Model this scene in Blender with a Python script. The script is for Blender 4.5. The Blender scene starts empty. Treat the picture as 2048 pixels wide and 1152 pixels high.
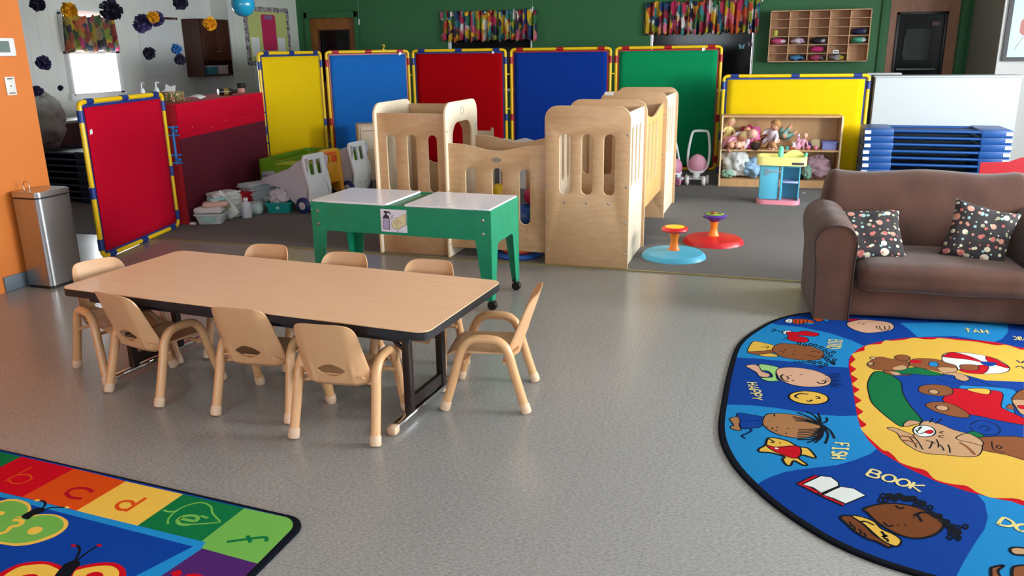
import bpy, bmesh, math, random
from mathutils import Vector, Matrix, Euler, noise
# ------------------------------------------------------------------ camera, world, light, exposure
SC = bpy.context.scene
COL = SC.collection
PI = math.pi
cam_d = bpy.data.cameras.new('camera'); cam = bpy.data.objects.new('camera', cam_d); COL.objects.link(cam)
cam_d.sensor_width = 36.0; cam_d.lens = 28.726; cam_d.clip_start = 0.05; cam_d.clip_end = 100
cam.matrix_world = Matrix(((0.952242, -0.073381, 0.296397, 0.0), (0.305033, 0.272503, -0.912522, 0.0), (-0.013807, 0.959352, 0.281873, 1.5), (0, 0, 0, 1)))
SC.camera = cam
SC.view_settings.view_transform = 'Standard'
SC.view_settings.look = 'None'
SC.view_settings.gamma = 1.0
SC.view_settings.use_curve_mapping = False
SC.view_settings.exposure = 0.12
SC.cycles.max_bounces = 8
SC.cycles.diffuse_bounces = 5
SC.cycles.use_denoising = True
SC.cycles.sample_clamp_indirect = 6.0

world = bpy.data.worlds.new('daylight'); SC.world = world; world.use_nodes = True
bg = world.node_tree.nodes['Background']
bg.inputs[0].default_value = (0.80, 0.90, 1.0, 1); bg.inputs[1].default_value = 7.0

def window_light(name, loc, rot, sx, sy, watts, col=(0.93, 0.97, 1.0)):
    l = bpy.data.lights.new(name, 'AREA'); l.shape = 'RECTANGLE'; l.size = sx; l.size_y = sy
    l.energy = watts; l.color = col
    o = bpy.data.objects.new(name, l); o.location = loc; o.rotation_euler = rot; COL.objects.link(o)
    return o
# daylight arriving through the windows of the right hand wall, the wall behind the camera and the far left window
WR = 4.2          # right wall
RIGHT_WINDOWS = [(1.2, 1.5), (4.4, 1.6), (7.4, 1.6)]      # centre y, width
for (wy, ww), pw in zip(RIGHT_WINDOWS, (100, 370, 240)):
    window_light('window_daylight', (WR + 0.16, wy, 1.55), (0, math.radians(90 - 12), 0), 1.3, ww, pw)
BACK_WINDOWS = [(-2.6, 1.8), (1.2, 1.8)]
for wx, ww in BACK_WINDOWS:
    window_light('window_daylight', (wx, -2.66, 1.6), (math.radians(90 - 10), 0, 0), ww, 1.3, 26)
window_light('window_daylight', (-8.22, 8.33, 1.48), (0, math.radians(-90), 0), 0.9, 0.72, 90)

# ------------------------------------------------------------------ materials
def lin(h):
    h = h.lstrip('#'); o = []
    for i in (0, 2, 4):
        c = int(h[i:i+2], 16) / 255.0
        o.append(c / 12.92 if c <= 0.04045 else ((c + 0.055) / 1.055) ** 2.4)
    return (*o, 1.0)
_M = {}
def mat(name, col, rough=0.5, metal=0.0, var=0.0, vscale=20.0, bump=0.0, bscale=200.0, coat=0.0, spec=0.5, sheen=0.0, trans=0.0, alpha=1.0, stretch=None):
    if name in _M: return _M[name]
    m = bpy.data.materials.new(name); m.use_nodes = True
    nt = m.node_tree; b = nt.nodes['Principled BSDF']
    b.inputs['Base Color'].default_value = lin(col)
    b.inputs['Roughness'].default_value = rough; b.inputs['Metallic'].default_value = metal
    b.inputs['Specular IOR Level'].default_value = spec
    b.inputs['Coat Weight'].default_value = coat
    b.inputs['Sheen Weight'].default_value = sheen
    b.inputs['Transmission Weight'].default_value = trans
    b.inputs['Alpha'].default_value = alpha
    tc = None
    if var > 0 or bump > 0:
        tc = nt.nodes.new('ShaderNodeTexCoord'); mp = nt.nodes.new('ShaderNodeMapping')
        nt.links.new(tc.outputs['Object'], mp.inputs['Vector'])
        if stretch: mp.inputs['Scale'].default_value = stretch
    if var > 0:
        n = nt.nodes.new('ShaderNodeTexNoise'); n.inputs['Scale'].default_value = vscale; n.inputs['Detail'].default_value = 4
        nt.links.new(mp.outputs[0], n.inputs['Vector'])
        mx = nt.nodes.new('ShaderNodeMixRGB'); c = lin(col)
        mx.inputs[1].default_value = tuple(max(0, x * (1 - var)) for x in c[:3]) + (1,)
        mx.inputs[2].default_value = tuple(min(1, x * (1 + var)) for x in c[:3]) + (1,)
        nt.links.new(n.outputs['Fac'], mx.inputs[0]); nt.links.new(mx.outputs[0], b.inputs['Base Color'])
    if bump > 0:
        n2 = nt.nodes.new('ShaderNodeTexNoise'); n2.inputs['Scale'].default_value = bscale; n2.inputs['Detail'].default_value = 3
        nt.links.new(mp.outputs[0], n2.inputs['Vector'])
        bp = nt.nodes.new('ShaderNodeBump'); bp.inputs['Strength'].default_value = bump; bp.inputs['Distance'].default_value = 0.002
        nt.links.new(n2.outputs['Fac'], bp.inputs['Height']); nt.links.new(bp.outputs[0], b.inputs['Normal'])
    _M[name] = m
    return m
def nodes_of(m): return m.node_tree.nodes, m.node_tree.links, m.node_tree.nodes['Principled BSDF']

def floor_material():
    m = mat('vinyl_tile', '#8d8984', 0.28, spec=0.5)
    N, L, b = nodes_of(m)
    tc = N.new('ShaderNodeTexCoord')
    n1 = N.new('ShaderNodeTexNoise'); n1.inputs['Scale'].default_value = 70; n1.inputs['Detail'].default_value = 5; n1.inputs['Roughness'].default_value = 0.8
    mp = N.new('ShaderNodeMapping'); mp.inputs['Scale'].default_value = (1.0, 2.2, 1)
    mp.inputs['Rotation'].default_value = (0, 0, 0.2)
    L.new(tc.outputs['Object'], mp.inputs[0]); L.new(mp.outputs[0], n1.inputs['Vector'])
    r = N.new('ShaderNodeValToRGB'); e = r.color_ramp.elements
    e[0].position = 0.32; e[0].color = lin('#6a6966'); e[1].position = 0.50; e[1].color = lin('#8d8c88')
    for p, c in ((0.60, '#999894'), (0.70, '#b4b3ae')):
        q = e.new(p); q.color = lin(c)
    L.new(n1.outputs['Fac'], r.inputs[0])
    br = N.new('ShaderNodeTexBrick'); br.inputs['Scale'].default_value = 1.0; br.offset = 0.0
    br.inputs['Brick Width'].default_value = 0.305; br.inputs['Row Height'].default_value = 0.305
    br.inputs['Mortar Size'].default_value = 0.0012; br.inputs['Mortar Smooth'].default_value = 0.3
    br.inputs['Color1'].default_value = (1, 1, 1, 1); br.inputs['Color2'].default_value = (0.97, 0.97, 0.97, 1); br.inputs['Mortar'].default_value = (0.80, 0.80, 0.80, 1)
    L.new(tc.outputs['Object'], br.inputs['Vector'])
    mx = N.new('ShaderNodeMixRGB'); mx.blend_type = 'MULTIPLY'; mx.inputs[0].default_value = 1
    L.new(r.outputs[0], mx.inputs[1]); L.new(br.outputs[0], mx.inputs[2]); L.new(mx.outputs[0], b.inputs['Base Color'])
    n2 = N.new('ShaderNodeTexNoise'); n2.inputs['Scale'].default_value = 1.5; n2.inputs['Detail'].default_value = 1
    L.new(tc.outputs['Object'], n2.inputs['Vector'])
    mr = N.new('ShaderNodeMapRange'); mr.inputs['To Min'].default_value = 0.20; mr.inputs['To Max'].default_value = 0.30
    L.new(n2.outputs['Fac'], mr.inputs['Value']); L.new(mr.outputs[0], b.inputs['Roughness'])
    n3 = N.new('ShaderNodeTexNoise'); n3.inputs['Scale'].default_value = 3.5; bp = N.new('ShaderNodeBump'); bp.inputs['Strength'].default_value = 0.05; bp.inputs['Distance'].default_value = 0.003
    L.new(tc.outputs['Object'], n3.inputs['Vector']); L.new(n3.outputs['Fac'], bp.inputs['Height']); L.new(bp.outputs[0], b.inputs['Normal'])
    return m
def wood_material(name, c0, c1, rough=0.45, scale=(1, 1, 1)):
    if name in _M: return _M[name]
    m = mat(name, c0, rough)
    N, L, b = nodes_of(m)
    tc = N.new('ShaderNodeTexCoord'); mp = N.new('ShaderNodeMapping'); mp.inputs['Scale'].default_value = scale
    L.new(tc.outputs['Object'], mp.inputs[0])
    n = N.new('ShaderNodeTexNoise'); n.inputs['Scale'].default_value = 6; n.inputs['Detail'].default_value = 7; n.inputs['Roughness'].default_value = 0.6
    L.new(mp.outputs[0], n.inputs['Vector'])
    r = N.new('ShaderNodeValToRGB'); r.color_ramp.elements[0].position = 0.3; r.color_ramp.elements[0].color = lin(c1)
    r.color_ramp.elements[1].position = 0.7; r.color_ramp.elements[1].color = lin(c0)
    L.new(n.outputs['Fac'], r.inputs[0]); L.new(r.outputs[0], b.inputs['Base Color'])
    return m
def patch_material(name, colours, scale, stretch=(1, 1, 1), rough=0.8, dark='#16141c'):
    m = mat(name, colours[0], rough)
    N, L, b = nodes_of(m)
    tc = N.new('ShaderNodeTexCoord'); mp = N.new('ShaderNodeMapping'); mp.inputs['Scale'].default_value = stretch
    L.new(tc.outputs['Object'], mp.inputs[0])
    nz = N.new('ShaderNodeTexNoise'); nz.inputs['Scale'].default_value = 9; L.new(mp.outputs[0], nz.inputs['Vector'])
    ad = N.new('ShaderNodeMixRGB'); ad.blend_type = 'ADD'; ad.inputs[0].default_value = 0.12
    L.new(mp.outputs[0], ad.inputs[1]); L.new(nz.outputs['Color'], ad.inputs[2])
    v = N.new('ShaderNodeTexVoronoi'); v.inputs['Scale'].default_value = scale; L.new(ad.outputs[0], v.inputs['Vector'])
    sp = N.new('ShaderNodeSeparateColor'); L.new(v.outputs['Color'], sp.inputs[0])
    r = N.new('ShaderNodeValToRGB'); r.color_ramp.interpolation = 'CONSTANT'
    e = r.color_ramp.elements; k = len(colours)
    e[0].position = 0; e[0].color = lin(colours[0]); e[1].position = 1.0 / k; e[1].color = lin(colours[1])
    for i in range(2, k):
        q = e.new(i / k); q.color = lin(colours[i])
    L.new(sp.outputs[0], r.inputs[0]); L.new(r.outputs[0], b.inputs['Base Color'])
    return m
def dot_material():
    m = mat('dotted_fabric', '#2e2a2c', 0.9)
    N, L, b = nodes_of(m)
    uv = N.new('ShaderNodeUVMap')
    out = None
    base = None
    for k, (sc, rmax, off) in enumerate(((5.2, 0.34, 0.0), (8.5, 0.24, 3.3))):
        mp = N.new('ShaderNodeMapping'); mp.inputs['Location'].default_value = (off, off * 0.7, 0); L.new(uv.outputs[0], mp.inputs[0])
        v = N.new('ShaderNodeTexVoronoi'); v.voronoi_dimensions = '2D'; v.inputs['Scale'].default_value = sc; v.inputs['Randomness'].default_value = 0.55
        L.new(mp.outputs[0], v.inputs['Vector'])
        sp = N.new('ShaderNodeSeparateColor'); L.new(v.outputs['Color'], sp.inputs[0])
        r = N.new('ShaderNodeValToRGB'); r.color_ramp.interpolation = 'CONSTANT'; e = r.color_ramp.elements
        cs = ['#c9c3a8', '#8fb6b8', '#c98a78', '#d9d2ba', '#9c9c84', '#b5655f']
        e[0].position = 0; e[0].color = lin(cs[0]); e[1].position = 1 / 6; e[1].color = lin(cs[1])
        for i in range(2, 6): q = e.new(i / 6); q.color = lin(cs[i])
        L.new(sp.outputs[0], r.inputs[0])
        rad = N.new('ShaderNodeMapRange'); rad.inputs['To Min'].default_value = 0.10; rad.inputs['To Max'].default_value = rmax
        L.new(sp.outputs[1], rad.inputs['Value'])
        lt = N.new('ShaderNodeMath'); lt.operation = 'LESS_THAN'; L.new(v.outputs['Distance'], lt.inputs[0]); L.new(rad.outputs[0], lt.inputs[1])
        mx = N.new('ShaderNodeMixRGB'); L.new(lt.outputs[0], mx.inputs[0]); L.new(r.outputs[0], mx.inputs[2])
        if base is None: mx.inputs[1].default_value = lin('#2e2a2c')
        else: L.new(base, mx.inputs[1])
        base = mx.outputs[0]
    L.new(base, b.inputs['Base Color'])
    return m

# ------------------------------------------------------------------ mesh builder
class MB:
    def __init__(s): s.bm = bmesh.new(); s.mats = []; s.X = Matrix.Identity(4); s.k = 0
    def use(s, m):
        if m not in s.mats: s.mats.append(m)
        s.k = s.mats.index(m); return s
    def at(s, M=None): s.X = M if M is not None else Matrix.Identity(4); return s
    def _v(s, p): return s.bm.verts.new(s.X @ Vector(p))
    def _f(s, vs):
        try: f = s.bm.faces.new(vs); f.material_index = s.k; return f
        except ValueError: return None
    def box(s, c, d, rz=0.0, bev=0.0, rx=0.0, ry=0.0, seg=2):
        t = bmesh.new(); bmesh.ops.create_cube(t, size=1.0)
        for v in t.verts: v.co = Vector((v.co.x * d[0], v.co.y * d[1], v.co.z * d[2]))
        if bev > 0: bmesh.ops.bevel(t, geom=list(t.edges), offset=min(bev, min(d) * 0.49), segments=seg, affect='EDGES', profile=0.5)
        R = Matrix.Translation(c) @ Euler((rx, ry, rz)).to_matrix().to_4x4()
        return s.merge(t, R)
    def merge(s, t, R=Matrix.Identity(4)):
        mp = {v: s.bm.verts.new(s.X @ (R @ v.co)) for v in t.verts}
        for f in t.faces: s._f([mp[v] for v in f.verts])
        t.free(); return s
    def tube(s, pts, r, seg=10, closed=False, cap=True):
        pts = [Vector(p) for p in pts]; n = len(pts)
        rs = r if isinstance(r, (list, tuple)) else [r] * n
        rings = []; up = None
        for i, p in enumerate(pts):
            if closed: d = (pts[(i + 1) % n] - pts[i - 1])
            else: d = pts[min(i + 1, n - 1)] - pts[max(i - 1, 0)]
            if d.length < 1e-9: d = Vector((0, 0, 1))
            d.normalize()
            if up is None:
                a = Vector((0, 0, 1)) if abs(d.z) < 0.9 else Vector((1, 0, 0)); up = (a - d * a.dot(d)).normalized()
            else:
                up = up - d * up.dot(d)
                up = up.normalized() if up.length > 1e-6 else d.orthogonal().normalized()
            w = d.cross(up)
            rings.append([s._v(p + (up * math.cos(2 * PI * k / seg) + w * math.sin(2 * PI * k / seg)) * rs[i]) for k in range(seg)])
        m = n if closed else n - 1
        for i in range(m):
            a, b = rings[i], rings[(i + 1) % n]
            for k in range(seg): s._f([a[k], a[(k + 1) % seg], b[(k + 1) % seg], b[k]])
        if cap and not closed: s._f(rings[0][::-1]); s._f(rings[-1])
        return s
    def lathe(s, prof, c=(0, 0, 0), seg=24, R=None):
        M = Matrix.Translation(c) @ (R if R is not None else Matrix.Identity(4)); rings = []
        for (r, z) in prof:
            if r < 1e-6: rings.append([s._v(M @ Vector((0, 0, z)))])
            else: rings.append([s._v(M @ Vector((r * math.cos(2 * PI * k / seg), r * math.sin(2 * PI * k / seg), z))) for k in range(seg)])
        for a, b in zip(rings, rings[1:]):
            if len(a) == 1 and len(b) == 1: continue
            for k in range(seg):
                if len(a) == 1: s._f([a[0], b[k], b[(k + 1) % seg]])
                elif len(b) == 1: s._f([a[k], a[(k + 1) % seg], b[0]])
                else: s._f([a[k], a[(k + 1) % seg], b[(k + 1) % seg], b[k]])
        return s
    def prism(s, pts, z0, z1, R=None):
        M = R if R is not None else Matrix.Identity(4)
        a = [s._v(M @ Vector((x, y, z0))) for x, y in pts]; b = [s._v(M @ Vector((x, y, z1))) for x, y in pts]; n = len(pts)
        s._f(a[::-1]); s._f(b)
        for i in range(n): s._f([a[i], a[(i + 1) % n], b[(i + 1) % n], b[i]])
        return s
    def plate(s, loops, th, R=None, bev=0.0, edge=None):
        """flat board with holes: loops[0] outline, others holes, in local xy, thickness along z (centred)"""
        cu = bpy.data.curves.new('tmp', 'CURVE'); cu.dimensions = '2D'; cu.fill_mode = 'BOTH'; cu.extrude = th / 2 - bev; cu.bevel_depth = bev; cu.bevel_resolution = 1
        if bev: cu.offset = -bev
        for lp in loops:
            sp = cu.splines.new('POLY'); sp.points.add(len(lp) - 1)
            for i, (x, y) in enumerate(lp): sp.points[i].co = (x, y, 0, 1)
            sp.use_cyclic_u = True
        ob = bpy.data.objects.new('tmp', cu); me = ob.to_mesh()
        t = bmesh.new(); t.from_mesh(me); ob.to_mesh_clear(); bpy.data.objects.remove(ob); bpy.data.curves.remove(cu)
        bmesh.ops.remove_doubles(t, verts=t.verts, dist=1e-5); t.normal_update()
        M = R if R is not None else Matrix.Identity(4)
        k0 = s.k; ke = k0
        if edge is not None: s.use(edge); ke = s.k
        mp = {v: s.bm.verts.new(s.X @ (M @ v.co)) for v in t.verts}
        for f in t.faces:
            s.k = k0 if abs(f.normal.z) > 0.8 else ke
            s._f([mp[v] for v in f.verts])
        t.free(); s.k = k0; return s
    def ball(s, c, r, seg=12, rings=8, R=None):
        if not isinstance(r, (tuple, list)): r = (r, r, r)
        M = Matrix.Translation(c) @ (R if R is not None else Matrix.Identity(4))
        prof = [(math.sin(PI * i / rings), -math.cos(PI * i / rings)) for i in range(rings + 1)]
        rg = []
        for (q, z) in prof:
            if q < 1e-6: rg.append([s._v(M @ Vector((0, 0, z * r[2])))])
            else: rg.append([s._v(M @ Vector((q * r[0] * math.cos(2 * PI * k / seg), q * r[1] * math.sin(2 * PI * k / seg), z * r[2]))) for k in range(seg)])
        for a, b in zip(rg, rg[1:]):
            for k in range(seg):
                if len(a) == 1: s._f([a[0], b[(k + 1) % seg], b[k]][::-1])
                elif len(b) == 1: s._f([a[k], a[(k + 1) % seg], b[0]])
                else: s._f([a[k], a[(k + 1) % seg], b[(k + 1) % seg], b[k]])
        return s
    def grid(s, fn, nu, nv, closed_u=False, uv=False):
        vs = [[s._v(fn(i / (nu if closed_u else nu - 1), j / (nv - 1))) for j in range(nv)] for i in range(nu)]
        m = nu if closed_u else nu - 1
        lay = s.bm.loops.layers.uv.verify() if uv else None
        for i in range(m):
            for j in range(nv - 1):
                f = s._f([vs[i][j], vs[(i + 1) % nu][j], vs[(i + 1) % nu][j + 1], vs[i][j + 1]])
                if uv and f:
                    for lp, (a, b) in zip(f.loops, ((i, j), (i + 1, j), (i + 1, j + 1), (i, j + 1))): lp[lay].uv = (a / (nu - 1), b / (nv - 1))
        return s
    def build(s, name, parent=None, loc=None, smooth=40, mats=None, kind=None, label=None):
        bm = s.bm
        bmesh.ops.recalc_face_normals(bm, faces=bm.faces)
        me = bpy.data.meshes.new(name)
        a = math.radians(smooth)
        for f in bm.faces: f.smooth = smooth > 0
        for e in bm.edges:
            if len(e.link_faces) == 2 and e.calc_face_angle(0) > a: e.smooth = False
        bm.to_mesh(me); bm.free()
        for m in (s.mats if s.mats else [mats]): me.materials.append(m)
        o = bpy.data.objects.new(name, me); COL.objects.link(o)
        if loc is not None: o.location = loc
        if parent is not None: o.parent = parent
        if kind: o['kind'] = kind
        if label: o['label'] = label
        return o
def RT(loc=(0, 0, 0), rz=0.0, rx=0.0, ry=0.0):
    return Matrix.Translation(loc) @ Euler((rx, ry, rz)).to_matrix().to_4x4()
def thing(name, label, cat, loc=(0, 0, 0), rz=0.0, group=None):
    o = bpy.data.objects.new(name, None); o.empty_display_size = 0.1; COL.objects.link(o)
    o.location = loc; o.rotation_euler = (0, 0, rz); tag(o, label, cat, group); return o
def tag(o, label, cat, group=None):
    o['label'] = label; o['category'] = cat
    if group: o['group'] = group
    return o
def copy_tree(o, parent=None):
    c = o.copy(); COL.objects.link(c); c.parent = parent
    for ch in list(o.children): copy_tree(ch, c)
    return c
def place(o, loc, rz, label, group=None):
    o.location = loc; o.rotation_euler = (0, 0, rz); o['label'] = label
    if group: o['group'] = group
    return o
def rrect(x0, y0, x1, y1, r, n=5):
    """rounded rectangle outline; r one radius or four (bl, br, tr, tl)"""
    if not isinstance(r, (tuple, list)): r = (r,) * 4
    o = []
    for (cx, cy, a0, q) in ((x0, y0, PI, r[0]), (x1, y0, 1.5 * PI, r[1]), (x1, y1, 0, r[2]), (x0, y1, 0.5 * PI, r[3])):
        if q <= 1e-6: o.append((cx, cy)); continue
        sx = 1 if cx == x0 else -1; sy = 1 if cy == y0 else -1
        for i in range(n + 1):
            t = a0 + 0.5 * PI * i / n
            o.append((cx + sx * q + q * math.cos(t), cy + sy * q + q * math.sin(t)))
    return o
def spline(pts, n=6, closed=False):
    P = [Vector(p) for p in pts]; m = len(P); out = []
    rng = range(m if closed else m - 1)
    for i in rng:
        if closed: a, b, c, d = P[i - 1], P[i], P[(i + 1) % m], P[(i + 2) % m]
        else: a, b, c, d = P[max(i - 1, 0)], P[i], P[i + 1], P[min(i + 2, m - 1)]
        for k in range(n):
            t = k / n
            out.append(0.5 * ((2 * b) + (c - a) * t + (2 * a - 5 * b + 4 * c - d) * t * t + (3 * b - a - 3 * c + d) * t ** 3))
    if not closed: out.append(P[-1])
    return out
XZ = Matrix(((1, 0, 0, 0), (0, 0, -1, 0), (0, 1, 0, 0), (0, 0, 0, 1)))     # local xy board -> stands in x,z facing -y
YZ = Matrix(((0, 0, 1, 0), (1, 0, 0, 0), (0, 1, 0, 0), (0, 0, 0, 1)))      # local xy board -> stands in y,z facing +x
def soft(mb, c, d, r, n=10, amp=0.0, freq=6.0, seed=0.0, rz=0.0, rx=0.0, ry=0.0, puff=0.0):
    """upholstery block: rounded, slightly swollen, slightly wrinkled box"""
    t = bmesh.new(); bmesh.ops.create_cube(t, size=2.0)
    bmesh.ops.subdivide_edges(t, edges=list(t.edges), cuts=n, use_grid_fill=True)
    h = Vector((d[0] / 2, d[1] / 2, d[2] / 2)); q = Vector((max(h.x - r, 0), max(h.y - r, 0), max(h.z - r, 0)))
    for v in t.verts:
        u = v.co.copy(); p = Vector((u.x * h.x, u.y * h.y, u.z * h.z))
        core = Vector((max(-q.x, min(q.x, p.x)), max(-q.y, min(q.y, p.y)), max(-q.z, min(q.z, p.z))))
        dv = p - core
        p = core + (dv.normalized() * r if dv.length > 1e-6 else dv) if dv.length > 1e-6 else p
        if puff:
            f = puff * (1 - u.x * u.x) * (1 - u.y * u.y) * (1 - u.z * u.z * 0.0)
            if abs(u.z) > 0.5: p.z += f * (1 if u.z > 0 else -1)
        if amp:
            k = noise.noise(p * freq + Vector((seed, seed * 1.7, seed * 0.3)))
            p += (dv.normalized() if dv.length > 1e-6 else Vector((0, 0, 1))) * k * amp
        v.co = p
    mb.merge(t, Matrix.Translation(c) @ Euler((rx, ry, rz)).to_matrix().to_4x4()); return mb
# ------------------------------------------------------------------ shared materials
m_floor = floor_material()
m_carpet = mat('grey_carpet', '#6e6c6a', 1.0, var=0.30, vscale=260, bump=0.9, bscale=320, spec=0.1)
m_green_wall = mat('green_paint', '#2c6a3c', 0.6, var=0.04, vscale=2)
m_grey_wall = mat('grey_paint', '#d3d7d1', 0.7, var=0.02, vscale=3)
m_white_wall = mat('white_paint', '#d8d9d6', 0.7)
m_taupe_shade_wall = mat('taupe_shade_paint', '#9a978e', 0.7)  # grey-brown carries the shadow on the return wall
m_orange_wall = mat('orange_paint', '#d97a2e', 0.6, var=0.05, vscale=120)
m_ceiling = mat('ceiling_white', '#d6d6d2', 0.9)
m_base = mat('vinyl_base_grey', '#5f6c75', 0.5)
m_white = mat('white_gloss', '#eceeee', 0.35)
m_wframe = mat('window_frame_white', '#e8eaea', 0.4)
m_black = mat('black_plastic', '#101012', 0.4)
m_glass_dark = mat('dark_glass', '#0a0d0f', 0.12, spec=0.25)
m_birch = wood_material('birch_ply', '#c8a37a', '#bb946a', 0.42, (1.5, 1.5, 6))
m_birch_edge = mat('birch_edge', '#e8cfa8', 0.5)
m_maple = wood_material('maple', '#d3b48a', '#c2a075', 0.45, (6, 1.5, 1.5))
m_door_wood = wood_material('door_oak', '#a0642c', '#82491c', 0.4, (6, 6, 1))
m_walnut = wood_material('walnut', '#4a2216', '#34160e', 0.4, (6, 6, 1))
m_steel = mat('steel', '#b9babb', 0.28, metal=1.0)
m_chrome = mat('chrome', '#d8d8da', 0.12, metal=1.0)
m_yellow_pipe = mat('yellow_plastic', '#eec40f', 0.3)
m_blue_clip = mat('navy_clip', '#17347f', 0.4)
m_red_clip = mat('red_clip', '#a50d18', 0.4)

def struct(name, mb, label=None):
    o = mb.build(name); o['kind'] = 'structure'
    return o
def wall_with_holes(name, m, a, b, z0, z1, holes, th, axis):
    """axis 'x': wall in plane x=a..a+th running along y from b[0] to b[1]; axis 'y': plane y=a, along x"""
    mb = MB().use(m)
    cuts = sorted(holes)
    def blk(u0, u1, w0, w1):
        if u1 - u0 < 1e-4 or w1 - w0 < 1e-4: return
        cu, cz = (u0 + u1) / 2, (w0 + w1) / 2
        if axis == 'x': mb.box((a + th / 2, cu, cz), (abs(th), u1 - u0, w1 - w0))
        else: mb.box((cu, a + th / 2, cz), (u1 - u0, abs(th), w1 - w0))
    u = b[0]
    for (h0, h1, v0, v1) in cuts:
        blk(u, h0, z0, z1); blk(h0, h1, z0, v0); blk(h0, h1, v1, z1); u = h1
    blk(u, b[1], z0, z1)
    return struct(name, mb)
ZC = 2.72
struct('floor', MB().use(m_floor).box((-1.9, 1.43, -0.05), (12.4, 8.1, 0.1)))
struct('floor_carpeted_area', MB().use(m_carpet).box((-1.9, 9.0, -0.046), (12.4, 7.04, 0.1)))
struct('ceiling', MB().use(m_ceiling).box((-1.9, 5.0, ZC + 0.05), (12.5, 15.3, 0.1)))
struct('trim_1', MB().use(mat('brass_strip', '#8f8456', 0.4, metal=0.3)).box((-0.4, 5.474, 0.004), (9.2, 0.022, 0.009)))
# far green wall with door_1, two dark windows, door_2
G = 12.5
wall_with_holes('wall_back', m_green_wall, G, (-7.85, 2.4), 0, ZC, [(-7.53, -6.68, 0, 2.03), (-5.06, -3.68, 0.85, 2.0), (-1.88, -0.42, 0.85, 2.02), (1.31, 2.15, 0, 2.1)], 0.14, 'y')
# window panes (dark room behind) with white frames
def dark_window(name, x0, x1, z0, z1, mull):
    mb = MB().use(m_wframe)
    for (cx, cz, dx, dz) in (((x0 + x1) / 2, z0 + .02, x1 - x0, .04), (x0 + .013, (z0 + z1) / 2, .026, z1 - z0), (x1 - .013, (z0 + z1) / 2, .026, z1 - z0)):
        mb.box((cx, G + 0.03, cz), (dx, 0.07, dz), bev=0.004)
    for x in mull: mb.box((x, G + 0.04, (z0 + z1) / 2), (.03, 0.05, z1 - z0))
    f = struct(name, mb)
    p = MB().use(m_glass_dark).box(((x0 + x1) / 2, G + 0.06, (z0 + z1) / 2), (x1 - x0 - .06, 0.01, z1 - z0 - .06)).build('pane', f)
    return f
w2 = dark_window('window_2', -5.06, -3.68, 0.85, 2.0, [])
w3 = dark_window('window_3', -1.88, -0.42, 0.85, 2.02, [])
# doors
def door(name, x0, x1, z1, wood, gx0, gx1, gz0, gz1, framecol, fw):
    mb = MB().use(wood)
    th = .045; y = G + .06
    cx = (x0 + x1) / 2
    mb.box(((x0 + gx0) / 2, y, z1 / 2), (gx0 - x0, th, z1)); mb.box(((gx1 + x1) / 2, y, z1 / 2), (x1 - gx1, th, z1))
    mb.box(((gx0 + gx1) / 2, y, gz0 / 2), (gx1 - gx0, th, gz0)); mb.box(((gx0 + gx1) / 2, y, (gz1 + z1) / 2), (gx1 - gx0, th, z1 - gz1))
    d = struct(name, mb)
    fr = MB().use(framecol)
    for (a, b, c, e) in ((gx0, gx1, gz1 - fw, gz1), (gx0, gx1, gz0, gz0 + fw), (gx0, gx0 + fw, gz0, gz1), (gx1 - fw, gx1, gz0, gz1)):
        fr.box(((a + b) / 2, y - .028, (c + e) / 2), (b - a, .03, e - c), bev=.004)
    fr.build('window_frame', d)
    MB().use(m_glass_dark).box(((gx0 + gx1) / 2, y, (gz0 + gz1) / 2), (gx1 - gx0, .008, gz1 - gz0)).build('pane', d)
    h = MB().use(m_chrome); h.lathe([(0, 0), (.03, 0), (.03, .01), (.012, .012), (.012, .05), (.03, .055), (.03, .09), (0, .1)], (x1 - .07, y - .02, 1.0), 14, Matrix.Rotation(PI / 2, 4, 'X')); h.build('door_knob', d)
    return d
door('door_1', -7.53, -6.68, 2.03, m_door_wood, -7.37, -6.80, 1.0, 1.83, m_walnut, .02)
d2 = door('door_2', 1.31, 2.15, 2.1, wood_material('door_brown', '#a8724e', '#935f40', 0.45, (5, 5, 1)), 1.40, 2.02, 1.02, 1.885, m_black, .035)
tr = MB().use(m_green_wall)
for x in (-7.56, -6.65, 1.25, 2.21): tr.box((x, G - .015, 1.05), (.06 if x < 0 else .1, .05, 2.16), bev=.006)
for x0, x1, z in ((-7.59, -6.62, 2.06), (1.2, 2.26, 2.15)): tr.box(((x0 + x1) / 2, G - .015, z), (x1 - x0, .05, .1), bev=.006)
struct('trim_2', tr)
# things seen through door_2's pane: pale poster sheets pinned on it
# right part: return wall, pale wall with poster
wall_with_holes('wall_right_return', m_taupe_shade_wall, 2.3, (10.854, G), 0, ZC, [], 0.1, 'x')
wall_with_holes('wall_right_front', m_white_wall, 10.85, (2.304, WR), 0, ZC, [], 0.1, 'y')
wall_with_holes('wall_right', m_white_wall, WR, (-2.6, 10.95), 0, ZC, [(wy - ww / 2, wy + ww / 2, 0.9, 2.2) for wy, ww in RIGHT_WINDOWS], 0.14, 'x')
wall_with_holes('wall_behind_camera', m_white_wall, -2.5, (-4.9, WR + .1), 0, ZC, [(wx - ww / 2, wx + ww / 2, 0.95, 2.25) for wx, ww in BACK_WINDOWS], -0.14, 'y')
n = 4
for wy, ww in RIGHT_WINDOWS:
    mb = MB().use(m_wframe)
    for (a, b, c, e) in ((wy - ww / 2, wy + ww / 2, .9, .95), (wy - ww / 2, wy + ww / 2, 2.15, 2.2), (wy - ww / 2, wy - ww / 2 + .05, .9, 2.2), (wy + ww / 2 - .05, wy + ww / 2, .9, 2.2), (wy - .02, wy + .02, .9, 2.2), (wy - ww / 2, wy + ww / 2, 1.53, 1.57)):
        mb.box((WR + .06, (a + b) / 2, (c + e) / 2), (.06, b - a, e - c))
    struct('window_%d' % n, mb); n += 1
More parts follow.
